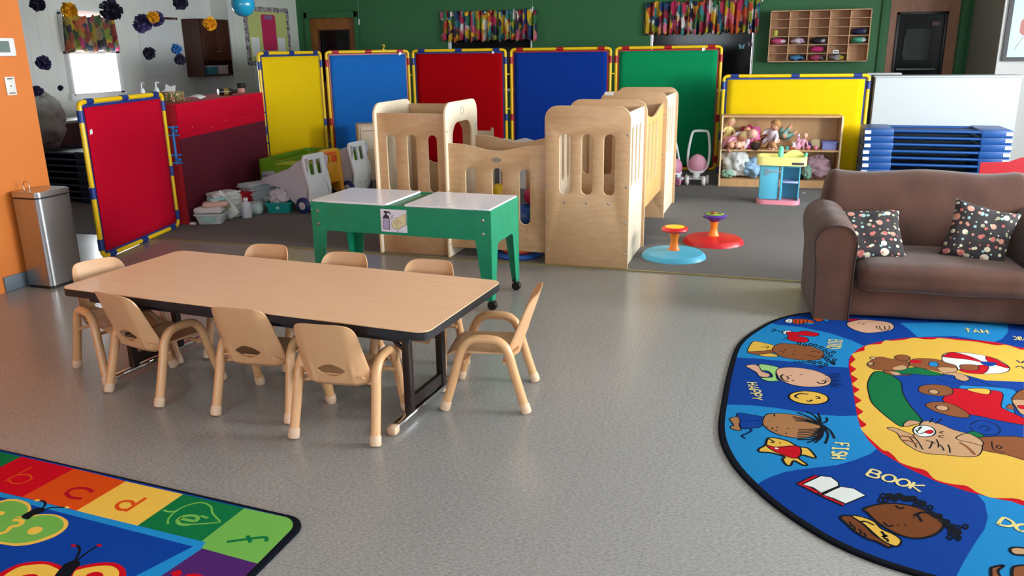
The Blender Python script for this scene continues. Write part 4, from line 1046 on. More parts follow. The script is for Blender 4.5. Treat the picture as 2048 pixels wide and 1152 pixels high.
def draw(mb, art, z, dz, clip):
    for (k, col, w, sm, s) in art:
        q = [float(v) for v in s.split()]; pts = [(q[i], q[i + 1]) for i in range(0, len(q), 2)]
        z += dz
        if k == 'F':
            if sm: pts = [(p.x, p.y) for p in spline([(x, y, 0) for x, y in pts], 4, True)]
            pts = clip_to(pts, clip)
            if len(pts) < 3: continue
            mb.use(_rm[col]); mb._f([mb._v((x, y, z)) for x, y in pts])
            if w > 0: ribbon(mb.use(_rm['ink']), pts, w, z + dz * .5, True, clip)
        else:
            if sm: pts = [(p.x, p.y) for p in spline([(x, y, 0) for x, y in pts], 4)]
            ribbon(mb.use(_rm[col]), pts, w, z, False, clip)
def clip_to(pts, cl):
    # Sutherland-Hodgman against convex clip polygon (counter clockwise)
    out = pts
    for i in range(len(cl)):
        a, b = cl[i], cl[(i + 1) % len(cl)]; src = out; out = []
        if not src: break
        def side(p): return (b[0] - a[0]) * (p[1] - a[1]) - (b[1] - a[1]) * (p[0] - a[0])
        for j in range(len(src)):
            p, q = src[j - 1], src[j]; sp, sq = side(p), side(q)
            if (sp >= 0) != (sq >= 0):
                t_ = sp / (sp - sq); out.append((p[0] + (q[0] - p[0]) * t_, p[1] + (q[1] - p[1]) * t_))
            if sq >= 0: out.append(q)
    return out
def ribbon(mb, pts, w, z, closed, cl=None):
    n = len(pts); L = []; R = []
    for i in range(n):
        if closed: a, b = pts[i - 1], pts[(i + 1) % n]
        else: a, b = pts[max(i - 1, 0)], pts[min(i + 1, n - 1)]
        dx, dy = b[0] - a[0], b[1] - a[1]; l = math.hypot(dx, dy) or 1
        nx, ny = -dy / l * w / 2, dx / l * w / 2
        L.append((pts[i][0] + nx, pts[i][1] + ny)); R.append((pts[i][0] - nx, pts[i][1] - ny))
    for i in range(n if closed else n - 1):
        j = (i + 1) % n
        if cl and not (in_poly(pts[i], cl) and in_poly(pts[j], cl)): continue
        if math.hypot(pts[i][0] - pts[j][0], pts[i][1] - pts[j][1]) < 1e-5: continue
        mb._f([mb._v((*L[i], z)), mb._v((*R[i], z)), mb._v((*R[j], z)), mb._v((*L[j], z))])
def hull(pts):
    pts = sorted(set(pts)); lo = []; up = []
    def cr(o, a, b): return (a[0] - o[0]) * (b[1] - o[1]) - (a[1] - o[1]) * (b[0] - o[0])
    for p in pts:
        while len(lo) > 1 and cr(lo[-2], lo[-1], p) <= 0: lo.pop()
        lo.append(p)
    for p in reversed(pts):
        while len(up) > 1 and cr(up[-2], up[-1], p) <= 0: up.pop()
        up.append(p)
    return lo[:-1] + up[:-1]
def rug(name, outline, art, label, zt=.010, pal=None):
    global _rm
    _rm = pal or _rm
    mb = MB().use(_rm['ink'])
    o = hull(outline)
    cx = sum(p[0] for p in o) / len(o); cy = sum(p[1] for p in o) / len(o)
    def inset(p, d):
        l = math.hypot(p[0] - cx, p[1] - cy); return (p[0] + (cx - p[0]) * d / l, p[1] + (cy - p[1]) * d / l)
    bot = [mb._v((*p, .0005)) for p in o]; mid = [mb._v((*p, zt * .8)) for p in o]; i1 = [mb._v((*inset(p, .006), zt)) for p in o]; inn = [inset(p, .026) for p in o]; i2 = [mb._v((*p, zt)) for p in inn]
    n = len(o)
    for a_, b_ in ((bot, mid), (mid, i1), (i1, i2)):
        for i in range(n): mb._f([a_[i], a_[(i + 1) % n], b_[(i + 1) % n], b_[i]])
    mb.use(_rm['blue']); mb._f([mb._v((*p, zt)) for p in inn])
    draw(mb, art, zt, .000006, inn)
    me = mb.build(name, smooth=0)
    tag(me, label, 'rug')
    return me
left_pts = [(.70, 4.995), (.284, 4.826), (.086, 4.657), (-.042, 4.407), (-.123, 4.14), (-.146, 3.768), (-.150, 3.462), (-.142, 3.104), (-.082, 2.859), (.031, 2.65), (.16, 2.493), (.303, 2.378), (.5, 2.304), (.9, 2.23), (1.5, 2.19)]
full = [(p.x, p.y) for p in spline([(x, y, 0) for x, y in left_pts], 5)]
full += [(3.1 - x, y) for x, y in full] + [(1.2, 5.05), (1.9, 5.05)]
OVAL_ART=[
('F','sky',0,0,'-0.032 4.581 0.066 4.522 0.196 4.512 0.341 4.451 0.448 4.357 0.51 4.272 0.455 4.199 0.411 4.077 0.401 3.957 0.317 3.946 0.143 3.962 -0.036 3.958 -0.125 3.946 -0.168 3.941 -0.167 4.141 -0.148 4.331 -0.092 4.53'),
('F','sky',0,0,'-0.16 3.36 -0.13 3.365 -0.031 3.385 0.076 3.388 0.146 3.377 0.249 3.367 0.335 3.378 0.403 3.402 0.409 3.265 0.432 3.162 0.446 3.107 0.418 3.055 0.357 2.988 0.294 2.931 0.172 2.865 0.111 2.825 0.058 2.767 0.032 2.73 0.016 2.694 -0.036 2.732 -0.088 2.837 -0.132 2.968 -0.158 3.134 -0.162 3.235'),
('F','sky',0,0,'0.719 4.729 0.749 4.638 0.778 4.508 0.962 4.576 1.137 4.525 1.188 4.589 1.238 4.703 1.268 4.817 1.274 4.892'),
('F','sky',0,0,'0.741 2.848 0.753 2.796 0.743 2.702 0.718 2.623 0.664 2.511 0.619 2.409 0.586 2.329 0.587 2.196 0.832 2.218 1.04 2.857 0.877 2.832 0.791 2.842'),
('F','sky',0,0,'3.292 4.53 3.348 4.331 3.367 4.141 3.368 3.941 3.325 3.946 3.236 3.958 3.057 3.962 2.883 3.946 2.799 3.957 2.789 4.077 2.745 4.199 2.69 4.272 2.752 4.357 2.859 4.451 3.004 4.512 3.134 4.522 3.232 4.581'),
('F','sky',0,0,'3.362 3.235 3.358 3.134 3.332 2.968 3.288 2.837 3.236 2.732 3.184 2.694 3.168 2.73 3.142 2.767 3.089 2.825 3.028 2.865 2.906 2.931 2.843 2.988 2.782 3.055 2.754 3.107 2.768 3.162 2.791 3.265 2.797 3.402 2.865 3.378 2.951 3.367 3.054 3.377 3.124 3.388 3.231 3.385 3.33 3.365 3.36 3.36'),
('F','sky',0,0,'1.926 4.892 1.932 4.817 1.962 4.703 2.012 4.589 2.063 4.525 2.238 4.576 2.422 4.508 2.451 4.638 2.481 4.729'),
('F','red',0,1,'0.8 2.86 1.2 2.8 1.7 2.8 2.2 2.88 2.58 3.1 2.76 3.5 2.74 3.95 2.5 4.28 2 4.46 1.5 4.5 1.15 4.44 0.9 4.2 0.9 3.3'),
('F','red',0,1,'0.428 3.163 0.408 3.256 0.4 3.363 0.4 3.496 0.402 3.645 0.404 3.793 0.404 3.92 0.408 4.014 0.422 4.115 0.451 4.196 0.496 4.285 0.589 4.384 0.729 4.481 0.881 4.531 1.004 4.534 1.138 4.529 1.231 4.48 1.27 4.449 1.348 4.399 1.003 3.051 0.946 2.804 0.892 2.823 0.846 2.832 0.807 2.834 0.756 2.849 0.708 2.863 0.667 2.886 0.624 2.905 0.584 2.941 0.541 2.978 0.514 3.013 0.478 3.059 0.454 3.097'),
('F','gold',0,1,'1.342 4.375 1.252 4.432 1.226 4.462 1.188 4.5 1.137 4.481 1.07 4.504 1.024 4.513 0.98 4.511 0.942 4.517 0.913 4.519 0.879 4.519 0.85 4.491 0.799 4.48 0.776 4.49 0.75 4.486 0.716 4.454 0.684 4.431 0.641 4.41 0.611 4.408 0.592 4.365 0.58 4.341 0.543 4.324 0.512 4.303 0.498 4.264 0.495 4.223 0.469 4.197 0.448 4.173 0.433 4.154 0.431 4.133 0.441 4.077 0.429 4.045 0.414 3.998 0.426 3.967 0.436 3.949 0.425 3.919 0.407 3.877 0.424 3.839 0.433 3.819 0.42 3.786 0.404 3.748 0.419 3.711 0.431 3.694 0.417 3.662 0.403 3.631 0.418 3.592 0.429 3.569 0.414 3.54 0.401 3.511 0.417 3.469 0.427 3.453 0.416 3.426 0.402 3.397 0.419 3.344 0.429 3.325 0.418 3.298 0.405 3.267 0.463 3.115 0.485 3.101 0.497 3.08 0.505 3.058 0.511 3.036 0.522 3.015 0.56 2.994 0.59 2.986 0.604 2.97 0.611 2.941 0.623 2.918 0.655 2.904 0.685 2.902 0.715 2.902 0.73 2.886 0.741 2.866 0.763 2.848 0.783 2.839 0.813 2.845 0.851 2.855 0.882 2.853 0.934 2.849'),
('F','gold',0,1,'0.8205 2.88765 1.2105 2.82975 1.698 2.82975 2.1855 2.90695 2.556 3.11925 2.7315 3.50525 2.712 3.9395 2.478 4.25795 1.9905 4.43165 1.503 4.47025 1.16175 4.41235 0.918 4.18075 0.918 3.31225'),
('F','blue',0,0,'0.592 3.919 0.73 3.985 0.91 4.009 0.986 3.96 1.148 3.987 0.996 3.341 0.859 3.321 0.789 3.338 0.686 3.396 0.631 3.42 0.606 3.698'),
('F','green',0.006,1,'0.522 3.94 0.567 3.939 0.605 3.871 0.617 3.823 0.61 3.7 0.623 3.566 0.648 3.425 0.608 3.393 0.563 3.34 0.53 3.391 0.498 3.465 0.47 3.556 0.466 3.658 0.471 3.769 0.494 3.878'),
('F','green',0.004,1,'0.578 3.955 0.702 4.045 0.762 4.021 0.818 3.983 0.77 3.957 0.681 3.951 0.612 3.938'),
('F','brown',0.0048,1,'0.492 4.034 0.52 4.093 0.561 4.148 0.611 4.133 0.65 4.144 0.683 4.11 0.68 4.053 0.631 3.984 0.561 3.964 0.516 3.965 0.493 4'),
('F','tan',0.005,1,'0.541 4.124 0.539 4.116 0.535 4.108 0.53 4.103 0.524 4.099 0.519 4.099 0.514 4.103 0.512 4.109 0.511 4.116 0.513 4.125 0.517 4.132 0.522 4.138 0.528 4.142 0.533 4.141 0.538 4.138 0.54 4.132'),
('F','tan',0.005,1,'0.521 4.044 0.519 4.035 0.516 4.027 0.511 4.02 0.506 4.017 0.501 4.018 0.497 4.021 0.494 4.028 0.494 4.037 0.496 4.046 0.499 4.054 0.504 4.06 0.51 4.064 0.515 4.063 0.518 4.059 0.521 4.053'),
('F','brown',0.005,1,'0.627 4.166 0.657 4.205 0.685 4.205 0.699 4.179 0.686 4.132 0.656 4.116 0.635 4.136'),
('F','tan',0,1,'0.605 4.011 0.649 4.058 0.666 4.028 0.641 3.994 0.609 3.984'),
('F','brown',0.005,1,'0.556 3.963 0.593 3.966 0.634 3.931 0.681 3.951 0.651 3.923 0.596 3.914 0.566 3.925'),
('F','tan',0,1,'0.583 3.959 0.619 3.953 0.625 3.929 0.601 3.917'),
('F','brown',0.0048,1,'0.695 4.135 0.733 4.174 0.804 4.187 0.869 4.162 0.9 4.129 0.899 4.087 0.87 4.031 0.822 4.011 0.78 4.026 0.711 4.048 0.682 4.067'),
('F','tan',0.003,1,'0.804 4.067 0.857 4.089 0.891 4.078 0.868 4.024 0.821 4.004'),
('F','red',0,1,'0.701 4.144 0.743 4.148 0.739 4.118 0.714 4.101 0.692 4.112'),
('F','sky',0.004,1,'0.815 4.109 0.811 4.096 0.804 4.086 0.796 4.079 0.787 4.078 0.78 4.082 0.774 4.09 0.772 4.102 0.773 4.116 0.777 4.13 0.784 4.14 0.792 4.147 0.801 4.148 0.809 4.144 0.814 4.135 0.816 4.123'),
('F','white',0.0048,1,'0.851 4.237 0.876 4.289 0.923 4.317 0.989 4.32 1.054 4.301 1.104 4.257 1.127 4.179 1.12 4.129 1.083 4.079 0.993 4.04 0.936 4.037 0.896 4.059 0.89 4.126 0.846 4.163'),
('F','red',0.004,1,'0.854 4.238 0.892 4.301 0.922 4.312 0.98 4.273 1.021 4.205 0.957 4.223 0.857 4.228'),
('F','red',0.004,1,'1.057 4.295 1.102 4.249 1.125 4.151 1.071 4.184 1.048 4.227'),
('F','red',0.004,1,'0.905 4.082 0.994 4.155 1.038 4.154 0.995 4.047 0.915 4.037'),
('F','blue',0.003,1,'1.021 4.212 1.077 4.214 1.075 4.185 1.038 4.154 1.015 4.182'),
('F','brown',0.004,1,'0.92 4.141 0.989 4.154 0.979 4.089 0.926 4.074 0.907 4.096'),
('F','tan',0.005,1,'0.815 3.996 0.868 4.024 0.902 4.014 0.922 3.961 0.894 3.925 0.863 3.944 0.861 3.983 0.832 3.987'),
('S','navy',0.005,1,'0.777 3.92 0.823 3.882 0.872 3.896 0.883 3.912 0.841 3.964 0.799 3.978'),
('S','navy',0.008,1,'0.926 3.981 0.996 3.906 1.075 3.868 1.117 3.856'),
('F','sky',0.004,1,'0.866 3.863 0.889 3.87 1.054 3.886 1.087 3.848 1.05 3.756 1.025 3.596 1.043 3.539 1.014 3.531 0.978 3.625 0.997 3.81 0.864 3.826'),
('F','red',0.005,1,'0.816 3.812 0.897 3.823 1.023 3.835 0.988 3.671 0.999 3.631 1.048 3.561 1.062 3.494 0.964 3.506 0.882 3.534 0.79 3.56 0.765 3.663 0.772 3.699'),
('F','gold',0.005,1,'0.885 3.826 0.936 3.852 0.98 3.847 0.964 3.789 0.913 3.798'),
('F','brown',0.0048,1,'0.684 3.781 0.706 3.818 0.762 3.846 0.815 3.836 0.824 3.784 0.803 3.737 0.754 3.711 0.701 3.72 0.681 3.744'),
('F','tan',0.005,1,'0.762 3.752 0.758 3.743 0.753 3.736 0.745 3.731 0.737 3.73 0.729 3.733 0.724 3.739 0.721 3.748 0.721 3.757 0.725 3.767 0.731 3.774 0.738 3.779 0.747 3.78 0.754 3.777 0.76 3.771 0.762 3.762'),
('F','brown',0.0048,1,'0.689 3.607 0.735 3.643 0.783 3.64 0.82 3.601 0.843 3.533 0.822 3.501 0.765 3.505 0.711 3.537 0.688 3.574'),
('F','tan',0.005,1,'0.771 3.578 0.767 3.567 0.76 3.558 0.751 3.553 0.741 3.552 0.733 3.555 0.726 3.562 0.723 3.571 0.723 3.582 0.727 3.593 0.734 3.602 0.744 3.608 0.753 3.609 0.762 3.606 0.769 3.599 0.772 3.589'),
('S','navy',0.007,1,'0.826 3.436 0.874 3.49 0.925 3.465 0.926 3.397 0.884 3.356 0.832 3.37 0.822 3.415'),
('S','navy',0.007,1,'0.854 3.41 0.879 3.442 0.893 3.416 0.869 3.39'),
('F','green',0.004,1,'0.799 3.35 0.833 3.375 0.859 3.34 0.836 3.314 0.795 3.312'),
('F','brown',0.005,1,'1.055 3.78 1.098 3.863 1.148 3.901 1.109 3.739 1.05 3.756'),
('F','tan',0.005,1,'1.05 3.756 1.112 3.751 1.095 3.616 1.05 3.603 1.044 3.676'),
('F','red',0.003,1,'1.056 3.696 1.1 3.703 1.094 3.674 1.059 3.659'),
('F','brown',0.004,1,'1.006 3.665 1.033 3.706 1.034 3.652 1.009 3.644'),
('F','brown',0.005,1,'0.813 3.308 1.013 3.366 0.984 3.173 0.903 3.192 0.814 3.218'),
('F','tan',0.0048,1,'0.504 3.309 0.534 3.322 0.58 3.287 0.602 3.284 0.65 3.416 0.707 3.412 0.757 3.367 0.824 3.33 0.834 3.25 0.807 3.164 0.763 3.134 0.681 3.127 0.609 3.123 0.565 3.172 0.545 3.221 0.536 3.274'),
('F','tan',0.005,1,'0.57 3.362 0.595 3.41 0.627 3.414 0.64 3.397 0.614 3.375 0.579 3.345'),
('F','white',0.006,1,'0.683 3.325 0.676 3.304 0.664 3.285 0.648 3.273 0.632 3.267 0.617 3.27 0.606 3.281 0.6 3.298 0.601 3.319 0.607 3.341 0.619 3.36 0.635 3.373 0.651 3.379 0.667 3.375 0.678 3.364 0.683 3.346'),
('F','red',0.003,1,'0.646 3.321 0.67 3.342 0.675 3.324 0.661 3.303 0.646 3.306'),
('S','ink',0.005,1,'0.612 3.33 0.618 3.293 0.643 3.31'),
('S','ink',0.005,1,'0.612 3.306 0.639 3.362 0.62 3.337'),
('S','ink',0.006,1,'0.715 3.341 0.698 3.326 0.71 3.32'),
('S','ink',0.006,1,'0.711 3.301 0.688 3.288 0.705 3.276'),
('F','tan',0.005,1,'0.753 3.299 0.802 3.347 0.84 3.297 0.834 3.25 0.794 3.265 0.759 3.274'),
('S','ink',0.006,1,'0.695 3.408 0.715 3.439 0.728 3.469'),
('S','ink',0.006,1,'0.673 3.412 0.686 3.438 0.692 3.463'),
('S','ink',0.006,1,'0.576 3.258 0.588 3.21 0.593 3.162'),
('S','ink',0.006,1,'0.593 3.272 0.606 3.211 0.613 3.15'),
('S','ink',0.006,1,'0.658 3.235 0.65 3.201 0.637 3.166'),
('S','ink',0.006,1,'0.636 3.238 0.655 3.23 0.667 3.219'),
('S','ink',0.006,1,'0.68 3.214 0.687 3.189 0.687 3.163'),
('S','ink',0.006,1,'0.711 3.223 0.711 3.188 0.706 3.151'),
('S','ink',0.006,1,'0.676 3.259 0.677 3.222 0.672 3.185'),
('S','brown',0.012,1,'0.545 3.248 0.575 3.253 0.597 3.245'),
('S','brown',0.012,1,'0.548 3.212 0.578 3.212 0.597 3.19'),
('S','brown',0.012,1,'0.756 3.254 0.778 3.216 0.792 3.159'),
('S','ink',0.005,1,'0.876 3.298 0.868 3.225 0.907 3.21'),
('F','brown',0.005,1,'0.9 3.252 0.898 3.247 0.895 3.243 0.891 3.241 0.888 3.24 0.885 3.242 0.883 3.245 0.883 3.25 0.884 3.255 0.886 3.26 0.888 3.264 0.892 3.266 0.895 3.267 0.898 3.265 0.9 3.262 0.9 3.257'),
('S','navy',0.008,1,'1.183 4.279 1.194 4.24 1.215 4.274'),
('S','navy',0.008,1,'1.156 4.174 1.183 4.195 1.189 4.162'),
('F','orange',0.005,1,'0.147 4.631 0.183 4.649 0.249 4.65 0.268 4.595 0.213 4.58 0.177 4.562 0.152 4.58'),
('F','white',0.006,1,'0.112 4.595 0.127 4.634 0.153 4.636 0.152 4.58 0.127 4.57'),
('F','ink',0,1,'0.139 4.602 0.138 4.598 0.137 4.595 0.136 4.592 0.135 4.591 0.133 4.591 0.132 4.593 0.131 4.596 0.13 4.6 0.131 4.604 0.132 4.608 0.133 4.61 0.135 4.612 0.136 4.611 0.137 4.609 0.138 4.606'),
('F','sky',0.003,1,'0.213 4.588 0.238 4.604 0.268 4.595 0.242 4.571'),
('S','ink',0.005,1,'0.168 4.636 0.173 4.603 0.167 4.567'),
('S','ink',0.005,1,'0.188 4.642 0.193 4.609 0.187 4.573'),
('S','ink',0.005,1,'0.209 4.648 0.213 4.614 0.207 4.578'),
('S','ink',0.005,1,'0.229 4.653 0.233 4.62 0.228 4.584'),
('F','orange',0.005,1,'0.254 4.713 0.293 4.751 0.349 4.73 0.326 4.68 0.289 4.635 0.27 4.665'),
('F','sky',0.004,1,'0.316 4.677 0.347 4.686 0.339 4.64'),
('F','white',0.003,1,'0.254 4.731 0.273 4.754 0.277 4.723'),
('F','white',0.006,1,'0.1 4.392 0.117 4.429 0.146 4.429 0.141 4.38 0.117 4.365'),
('F','red',0.005,1,'0.121 4.374 0.126 4.411 0.175 4.421 0.22 4.453 0.284 4.427 0.266 4.375 0.194 4.371 0.179 4.351 0.217 4.346 0.231 4.296 0.206 4.26 0.145 4.27 0.124 4.305 0.131 4.345'),
('S','ink',0.007,1,'0.102 4.393 0.067 4.423 0.038 4.412'),
('S','ink',0.006,1,'0.047 4.45 0.067 4.42 0.043 4.392'),
('S','ink',0.005,1,'0.124 4.297 0.097 4.274'),
('S','ink',0.005,1,'0.126 4.321 0.107 4.308'),
('F','red',0.005,1,'0.406 4.72 0.505 4.738 0.532 4.702 0.452 4.689'),
('F','skin',0.0048,1,'0.439 4.642 0.466 4.684 0.535 4.738 0.652 4.727 0.68 4.675 0.668 4.606 0.614 4.551 0.535 4.505 0.48 4.53 0.445 4.585'),
('S','ink',0.006,1,'0.617 4.572 0.606 4.605 0.605 4.646'),
('S','ink',0.006,1,'0.626 4.575 0.63 4.612 0.63 4.653'),
('S','ink',0.006,1,'0.636 4.578 0.655 4.619 0.654 4.66'),
('S','ink',0.006,1,'0.611 4.571 0.591 4.601 0.59 4.642'),
('S','ink',0.006,1,'0.499 4.659 0.515 4.68'),
('S','ink',0.006,1,'0.518 4.647 0.534 4.669'),
('F','gold',0.0048,1,'-0.065 4.096 -0.045 4.205 0.003 4.203 0.07 4.163 0.052 4.1 -0.012 4.068 -0.063 4.047'),
('F','gold',0.005,1,'-0.011 4.033 0.034 4.053 0.076 4.037 0.071 4.008 -0.001 4.002'),
('F','brown',0.0048,1,'-0.069 4.038 -0.017 4.06 0.033 4.095 0.057 4.102 0.061 4.075 0.034 4.046 -0.025 4.016'),
('F','brown',0.0048,1,'0.052 4.129 0.088 4.212 0.145 4.22 0.238 4.21 0.291 4.153 0.297 4.086 0.268 4.024 0.188 3.998 0.107 4.012 0.066 4.062'),
('F','ink',0,1,'0.098 4.099 0.096 4.094 0.094 4.091 0.091 4.092 0.089 4.097 0.091 4.102 0.093 4.105 0.096 4.104'),
('F','ink',0,1,'0.118 4.122 0.117 4.116 0.114 4.113 0.111 4.115 0.11 4.119 0.111 4.125 0.114 4.128 0.117 4.126'),
('F','ink',0,1,'0.111 4.089 0.11 4.083 0.107 4.081 0.104 4.082 0.103 4.086 0.104 4.092 0.107 4.095 0.11 4.093'),
('F','ink',0,1,'0.166 4.118 0.165 4.113 0.162 4.11 0.159 4.111 0.158 4.116 0.159 4.121 0.162 4.124 0.165 4.123'),
('F','ink',0,1,'0.159 4.072 0.158 4.066 0.155 4.063 0.152 4.065 0.151 4.069 0.152 4.074 0.155 4.077 0.158 4.076'),
('S','ink',0.005,1,'0.24 4.125 0.263 4.145 0.28 4.122'),
('S','ink',0.005,1,'0.252 4.073 0.278 4.06 0.293 4.098'),
('S','ink',0.005,1,'0.198 4.071 0.234 4.075 0.251 4.052'),
('S','ink',0.005,1,'-0.005 4.127 0.032 4.152 0.024 4.114'),
('S','ink',0.006,1,'0.172 4.228 0.183 4.259 0.192 4.241 0.182 4.216 0.176 4.23'),
('S','ink',0.006,1,'0.2 4.214 0.211 4.245 0.22 4.226 0.21 4.202 0.203 4.216'),
('S','ink',0.006,1,'0.228 4.229 0.239 4.26 0.248 4.242 0.238 4.217 0.232 4.231'),
('S','ink',0.006,1,'0.251 4.221 0.262 4.252 0.271 4.233 0.261 4.209 0.255 4.223'),
('S','ink',0.006,1,'0.278 4.199 0.289 4.23 0.298 4.212 0.287 4.188 0.282 4.202'),
('S','ink',0.006,1,'0.295 4.161 0.306 4.191 0.314 4.174 0.304 4.15 0.298 4.164'),
('S','ink',0.006,1,'0.319 4.211 0.331 4.242 0.339 4.224 0.329 4.199 0.323 4.213'),
('S','ink',0.006,1,'0.334 4.144 0.346 4.174 0.354 4.157 0.344 4.133 0.338 4.147'),
('S','ink',0.006,1,'0.307 4.123 0.318 4.152 0.326 4.135 0.316 4.111 0.31 4.125'),
('S','ink',0.006,1,'0.291 4.063 0.302 4.092 0.31 4.076 0.3 4.053 0.294 4.066'),
('S','ink',0.006,1,'0.318 4.085 0.329 4.114 0.337 4.097 0.327 4.074 0.322 4.087'),
('S','ink',0.006,1,'0.334 4.035 0.345 4.064 0.353 4.047 0.343 4.025 0.337 4.038'),
('S','ink',0.006,1,'0.306 4.014 0.317 4.043 0.325 4.026 0.315 4.004 0.31 4.017'),
('S','ink',0.006,1,'0.327 3.981 0.337 4.009 0.345 3.993 0.336 3.971 0.33 3.983'),
('S','ink',0.006,1,'0.291 3.958 0.302 3.986 0.31 3.97 0.3 3.948 0.294 3.96'),
('S','ink',0.006,1,'0.266 3.977 0.276 4.005 0.284 3.989 0.275 3.966 0.269 3.979'),
('S','ink',0.006,1,'0.239 3.969 0.25 3.997 0.258 3.981 0.248 3.959 0.243 3.972'),
('S','ink',0.006,1,'0.217 3.976 0.228 4.004 0.236 3.988 0.227 3.966 0.221 3.979'),
('S','ink',0.006,1,'0.268 3.926 0.279 3.953 0.287 3.938 0.277 3.916 0.272 3.928'),
('S','ink',0.006,1,'0.323 3.993 0.334 4.021 0.342 4.005 0.332 3.982 0.326 3.995'),
('S','ink',0.006,1,'0.299 4.039 0.31 4.067 0.318 4.051 0.308 4.028 0.302 4.041'),
('S','ink',0.006,1,'0.156 3.972 0.165 3.952 0.174 3.968'),
('S','ink',0.006,1,'0.179 3.978 0.187 3.959 0.196 3.974'),
('S','ink',0.006,1,'0.196 3.983 0.205 3.964 0.214 3.979'),
('F','lime',0.006,1,'-0.007 3.88 0.037 3.886 0.086 3.862 0.073 3.802 0.078 3.719 0.087 3.697 0.041 3.679 0.006 3.71 0.057 3.736 0.039 3.804 0.004 3.807'),
('F','skin',0.0048,1,'-0.068 3.844 -0.033 3.873 -0.006 3.855 0.008 3.796 0.044 3.769 0.04 3.732 0.002 3.727 -0.017 3.776 -0.049 3.817'),
('F','skin',0.0048,1,'0.073 3.814 0.099 3.865 0.164 3.888 0.25 3.871 0.303 3.818 0.317 3.763 0.293 3.699 0.223 3.661 0.149 3.663 0.095 3.712'),
('S','ink',0.009,1,'0.106 3.78 0.095 3.753 0.108 3.709 0.129 3.7'),
('S','ink',0.007,1,'0.12 3.766 0.129 3.739 0.12 3.725'),
('S','ink',0.007,1,'0.133 3.776 0.144 3.776'),
('S','ink',0.007,1,'0.141 3.713 0.154 3.722'),
('S','ink',0.006,1,'0.179 3.805 0.191 3.799'),
('S','ink',0.008,1,'0.254 3.733 0.265 3.711 0.286 3.725 0.29 3.755 0.273 3.745'),
('S','ink',0.006,1,'0.29 3.821 0.311 3.823'),
('S','ink',0.006,1,'0.289 3.79 0.31 3.793'),
('S','ink',0.006,1,'0.288 3.766 0.309 3.769'),
('S','ink',0.006,1,'0.287 3.749 0.308 3.751'),
('S','navy',0.007,1,'0.315 3.846 0.334 3.857 0.351 3.868'),
('S','navy',0.007,1,'0.314 3.829 0.333 3.84 0.359 3.852'),
('S','navy',0.007,1,'0.313 3.812 0.332 3.823 0.366 3.836'),
('S','navy',0.007,1,'0.312 3.795 0.331 3.806 0.348 3.813'),
('S','navy',0.007,1,'0.311 3.778 0.331 3.789 0.356 3.797'),
('S','navy',0.007,1,'0.311 3.761 0.33 3.772 0.363 3.782'),
('S','navy',0.007,1,'0.31 3.745 0.329 3.756 0.345 3.759'),
('S','navy',0.007,1,'0.309 3.728 0.328 3.739 0.353 3.744'),
('S','navy',0.007,1,'0.308 3.712 0.327 3.723 0.36 3.729'),
('S','navy',0.007,1,'0.308 3.696 0.326 3.707 0.342 3.707'),
('S','navy',0.007,1,'0.307 3.68 0.325 3.691 0.35 3.692'),
('F','gold',0.008,1,'0.294 3.543 0.29 3.524 0.281 3.506 0.267 3.49 0.25 3.477 0.23 3.468 0.209 3.463 0.188 3.463 0.169 3.468 0.152 3.478 0.14 3.492 0.132 3.508 0.13 3.527 0.133 3.546 0.142 3.565 0.156 3.581 0.174 3.595 0.194 3.605 0.216 3.609 0.238 3.609 0.257 3.603 0.274 3.593 0.286 3.579 0.293 3.562'),
('S','ink',0.01,1,'0.211 3.573 0.181 3.572 0.158 3.544 0.16 3.523 0.172 3.519'),
('S','ink',0.009,1,'0.24 3.557 0.254 3.555 0.257 3.54 0.241 3.536'),
('S','ink',0.009,1,'0.201 3.498 0.215 3.497 0.227 3.516'),
('F','blue',0.005,1,'-0.078 3.285 -0.027 3.287 0.034 3.27 0.021 3.186 -0.012 3.16 -0.052 3.144 -0.066 3.203'),
('F','tan2',0.0048,1,'-0.105 3.225 -0.075 3.251 -0.063 3.212 -0.064 3.17 -0.055 3.131 -0.065 3.12 -0.093 3.132 -0.097 3.152 -0.086 3.163 -0.096 3.194'),
('F','tan2',0.0048,1,'0.026 3.229 0.038 3.302 0.076 3.33 0.146 3.337 0.207 3.315 0.252 3.261 0.26 3.222 0.242 3.169 0.192 3.127 0.144 3.117 0.085 3.131 0.041 3.175'),
('S','ink',0.006,1,'0.038 3.31 0.069 3.324 0.07 3.297'),
('S','navy',0.009,1,'-0.022 3.153 -0.015 3.134 -0.037 3.096 -0.049 3.077 -0.035 3.057'),
('S','navy',0.005,1,'-0.066 3.211 -0.025 3.227 0.022 3.245'),
('F','ink',0,1,'0.049 3.185 0.047 3.183 0.044 3.182 0.041 3.183 0.04 3.187 0.041 3.189 0.044 3.19 0.048 3.188'),
('F','ink',0,1,'0.067 3.181 0.066 3.178 0.062 3.177 0.059 3.179 0.058 3.182 0.06 3.185 0.063 3.185 0.066 3.184'),
('F','ink',0,1,'0.087 3.193 0.086 3.19 0.082 3.19 0.079 3.191 0.078 3.194 0.08 3.197 0.083 3.198 0.086 3.196'),
('F','ink',0,1,'0.084 3.16 0.083 3.157 0.079 3.156 0.076 3.158 0.075 3.161 0.077 3.164 0.08 3.164 0.083 3.163'),
('F','ink',0,1,'0.129 3.195 0.127 3.192 0.124 3.191 0.121 3.193 0.12 3.196 0.121 3.199 0.125 3.199 0.128 3.198'),
('F','ink',0,1,'0.122 3.148 0.121 3.146 0.117 3.145 0.114 3.146 0.113 3.15 0.115 3.152 0.118 3.153 0.121 3.151'),
('F','ink',0,1,'0.071 3.174 0.069 3.171 0.066 3.17 0.063 3.172 0.062 3.175 0.063 3.178 0.066 3.178 0.07 3.177'),
('S','ink',0.006,1,'0.142 3.318 0.196 3.308 0.249 3.273'),
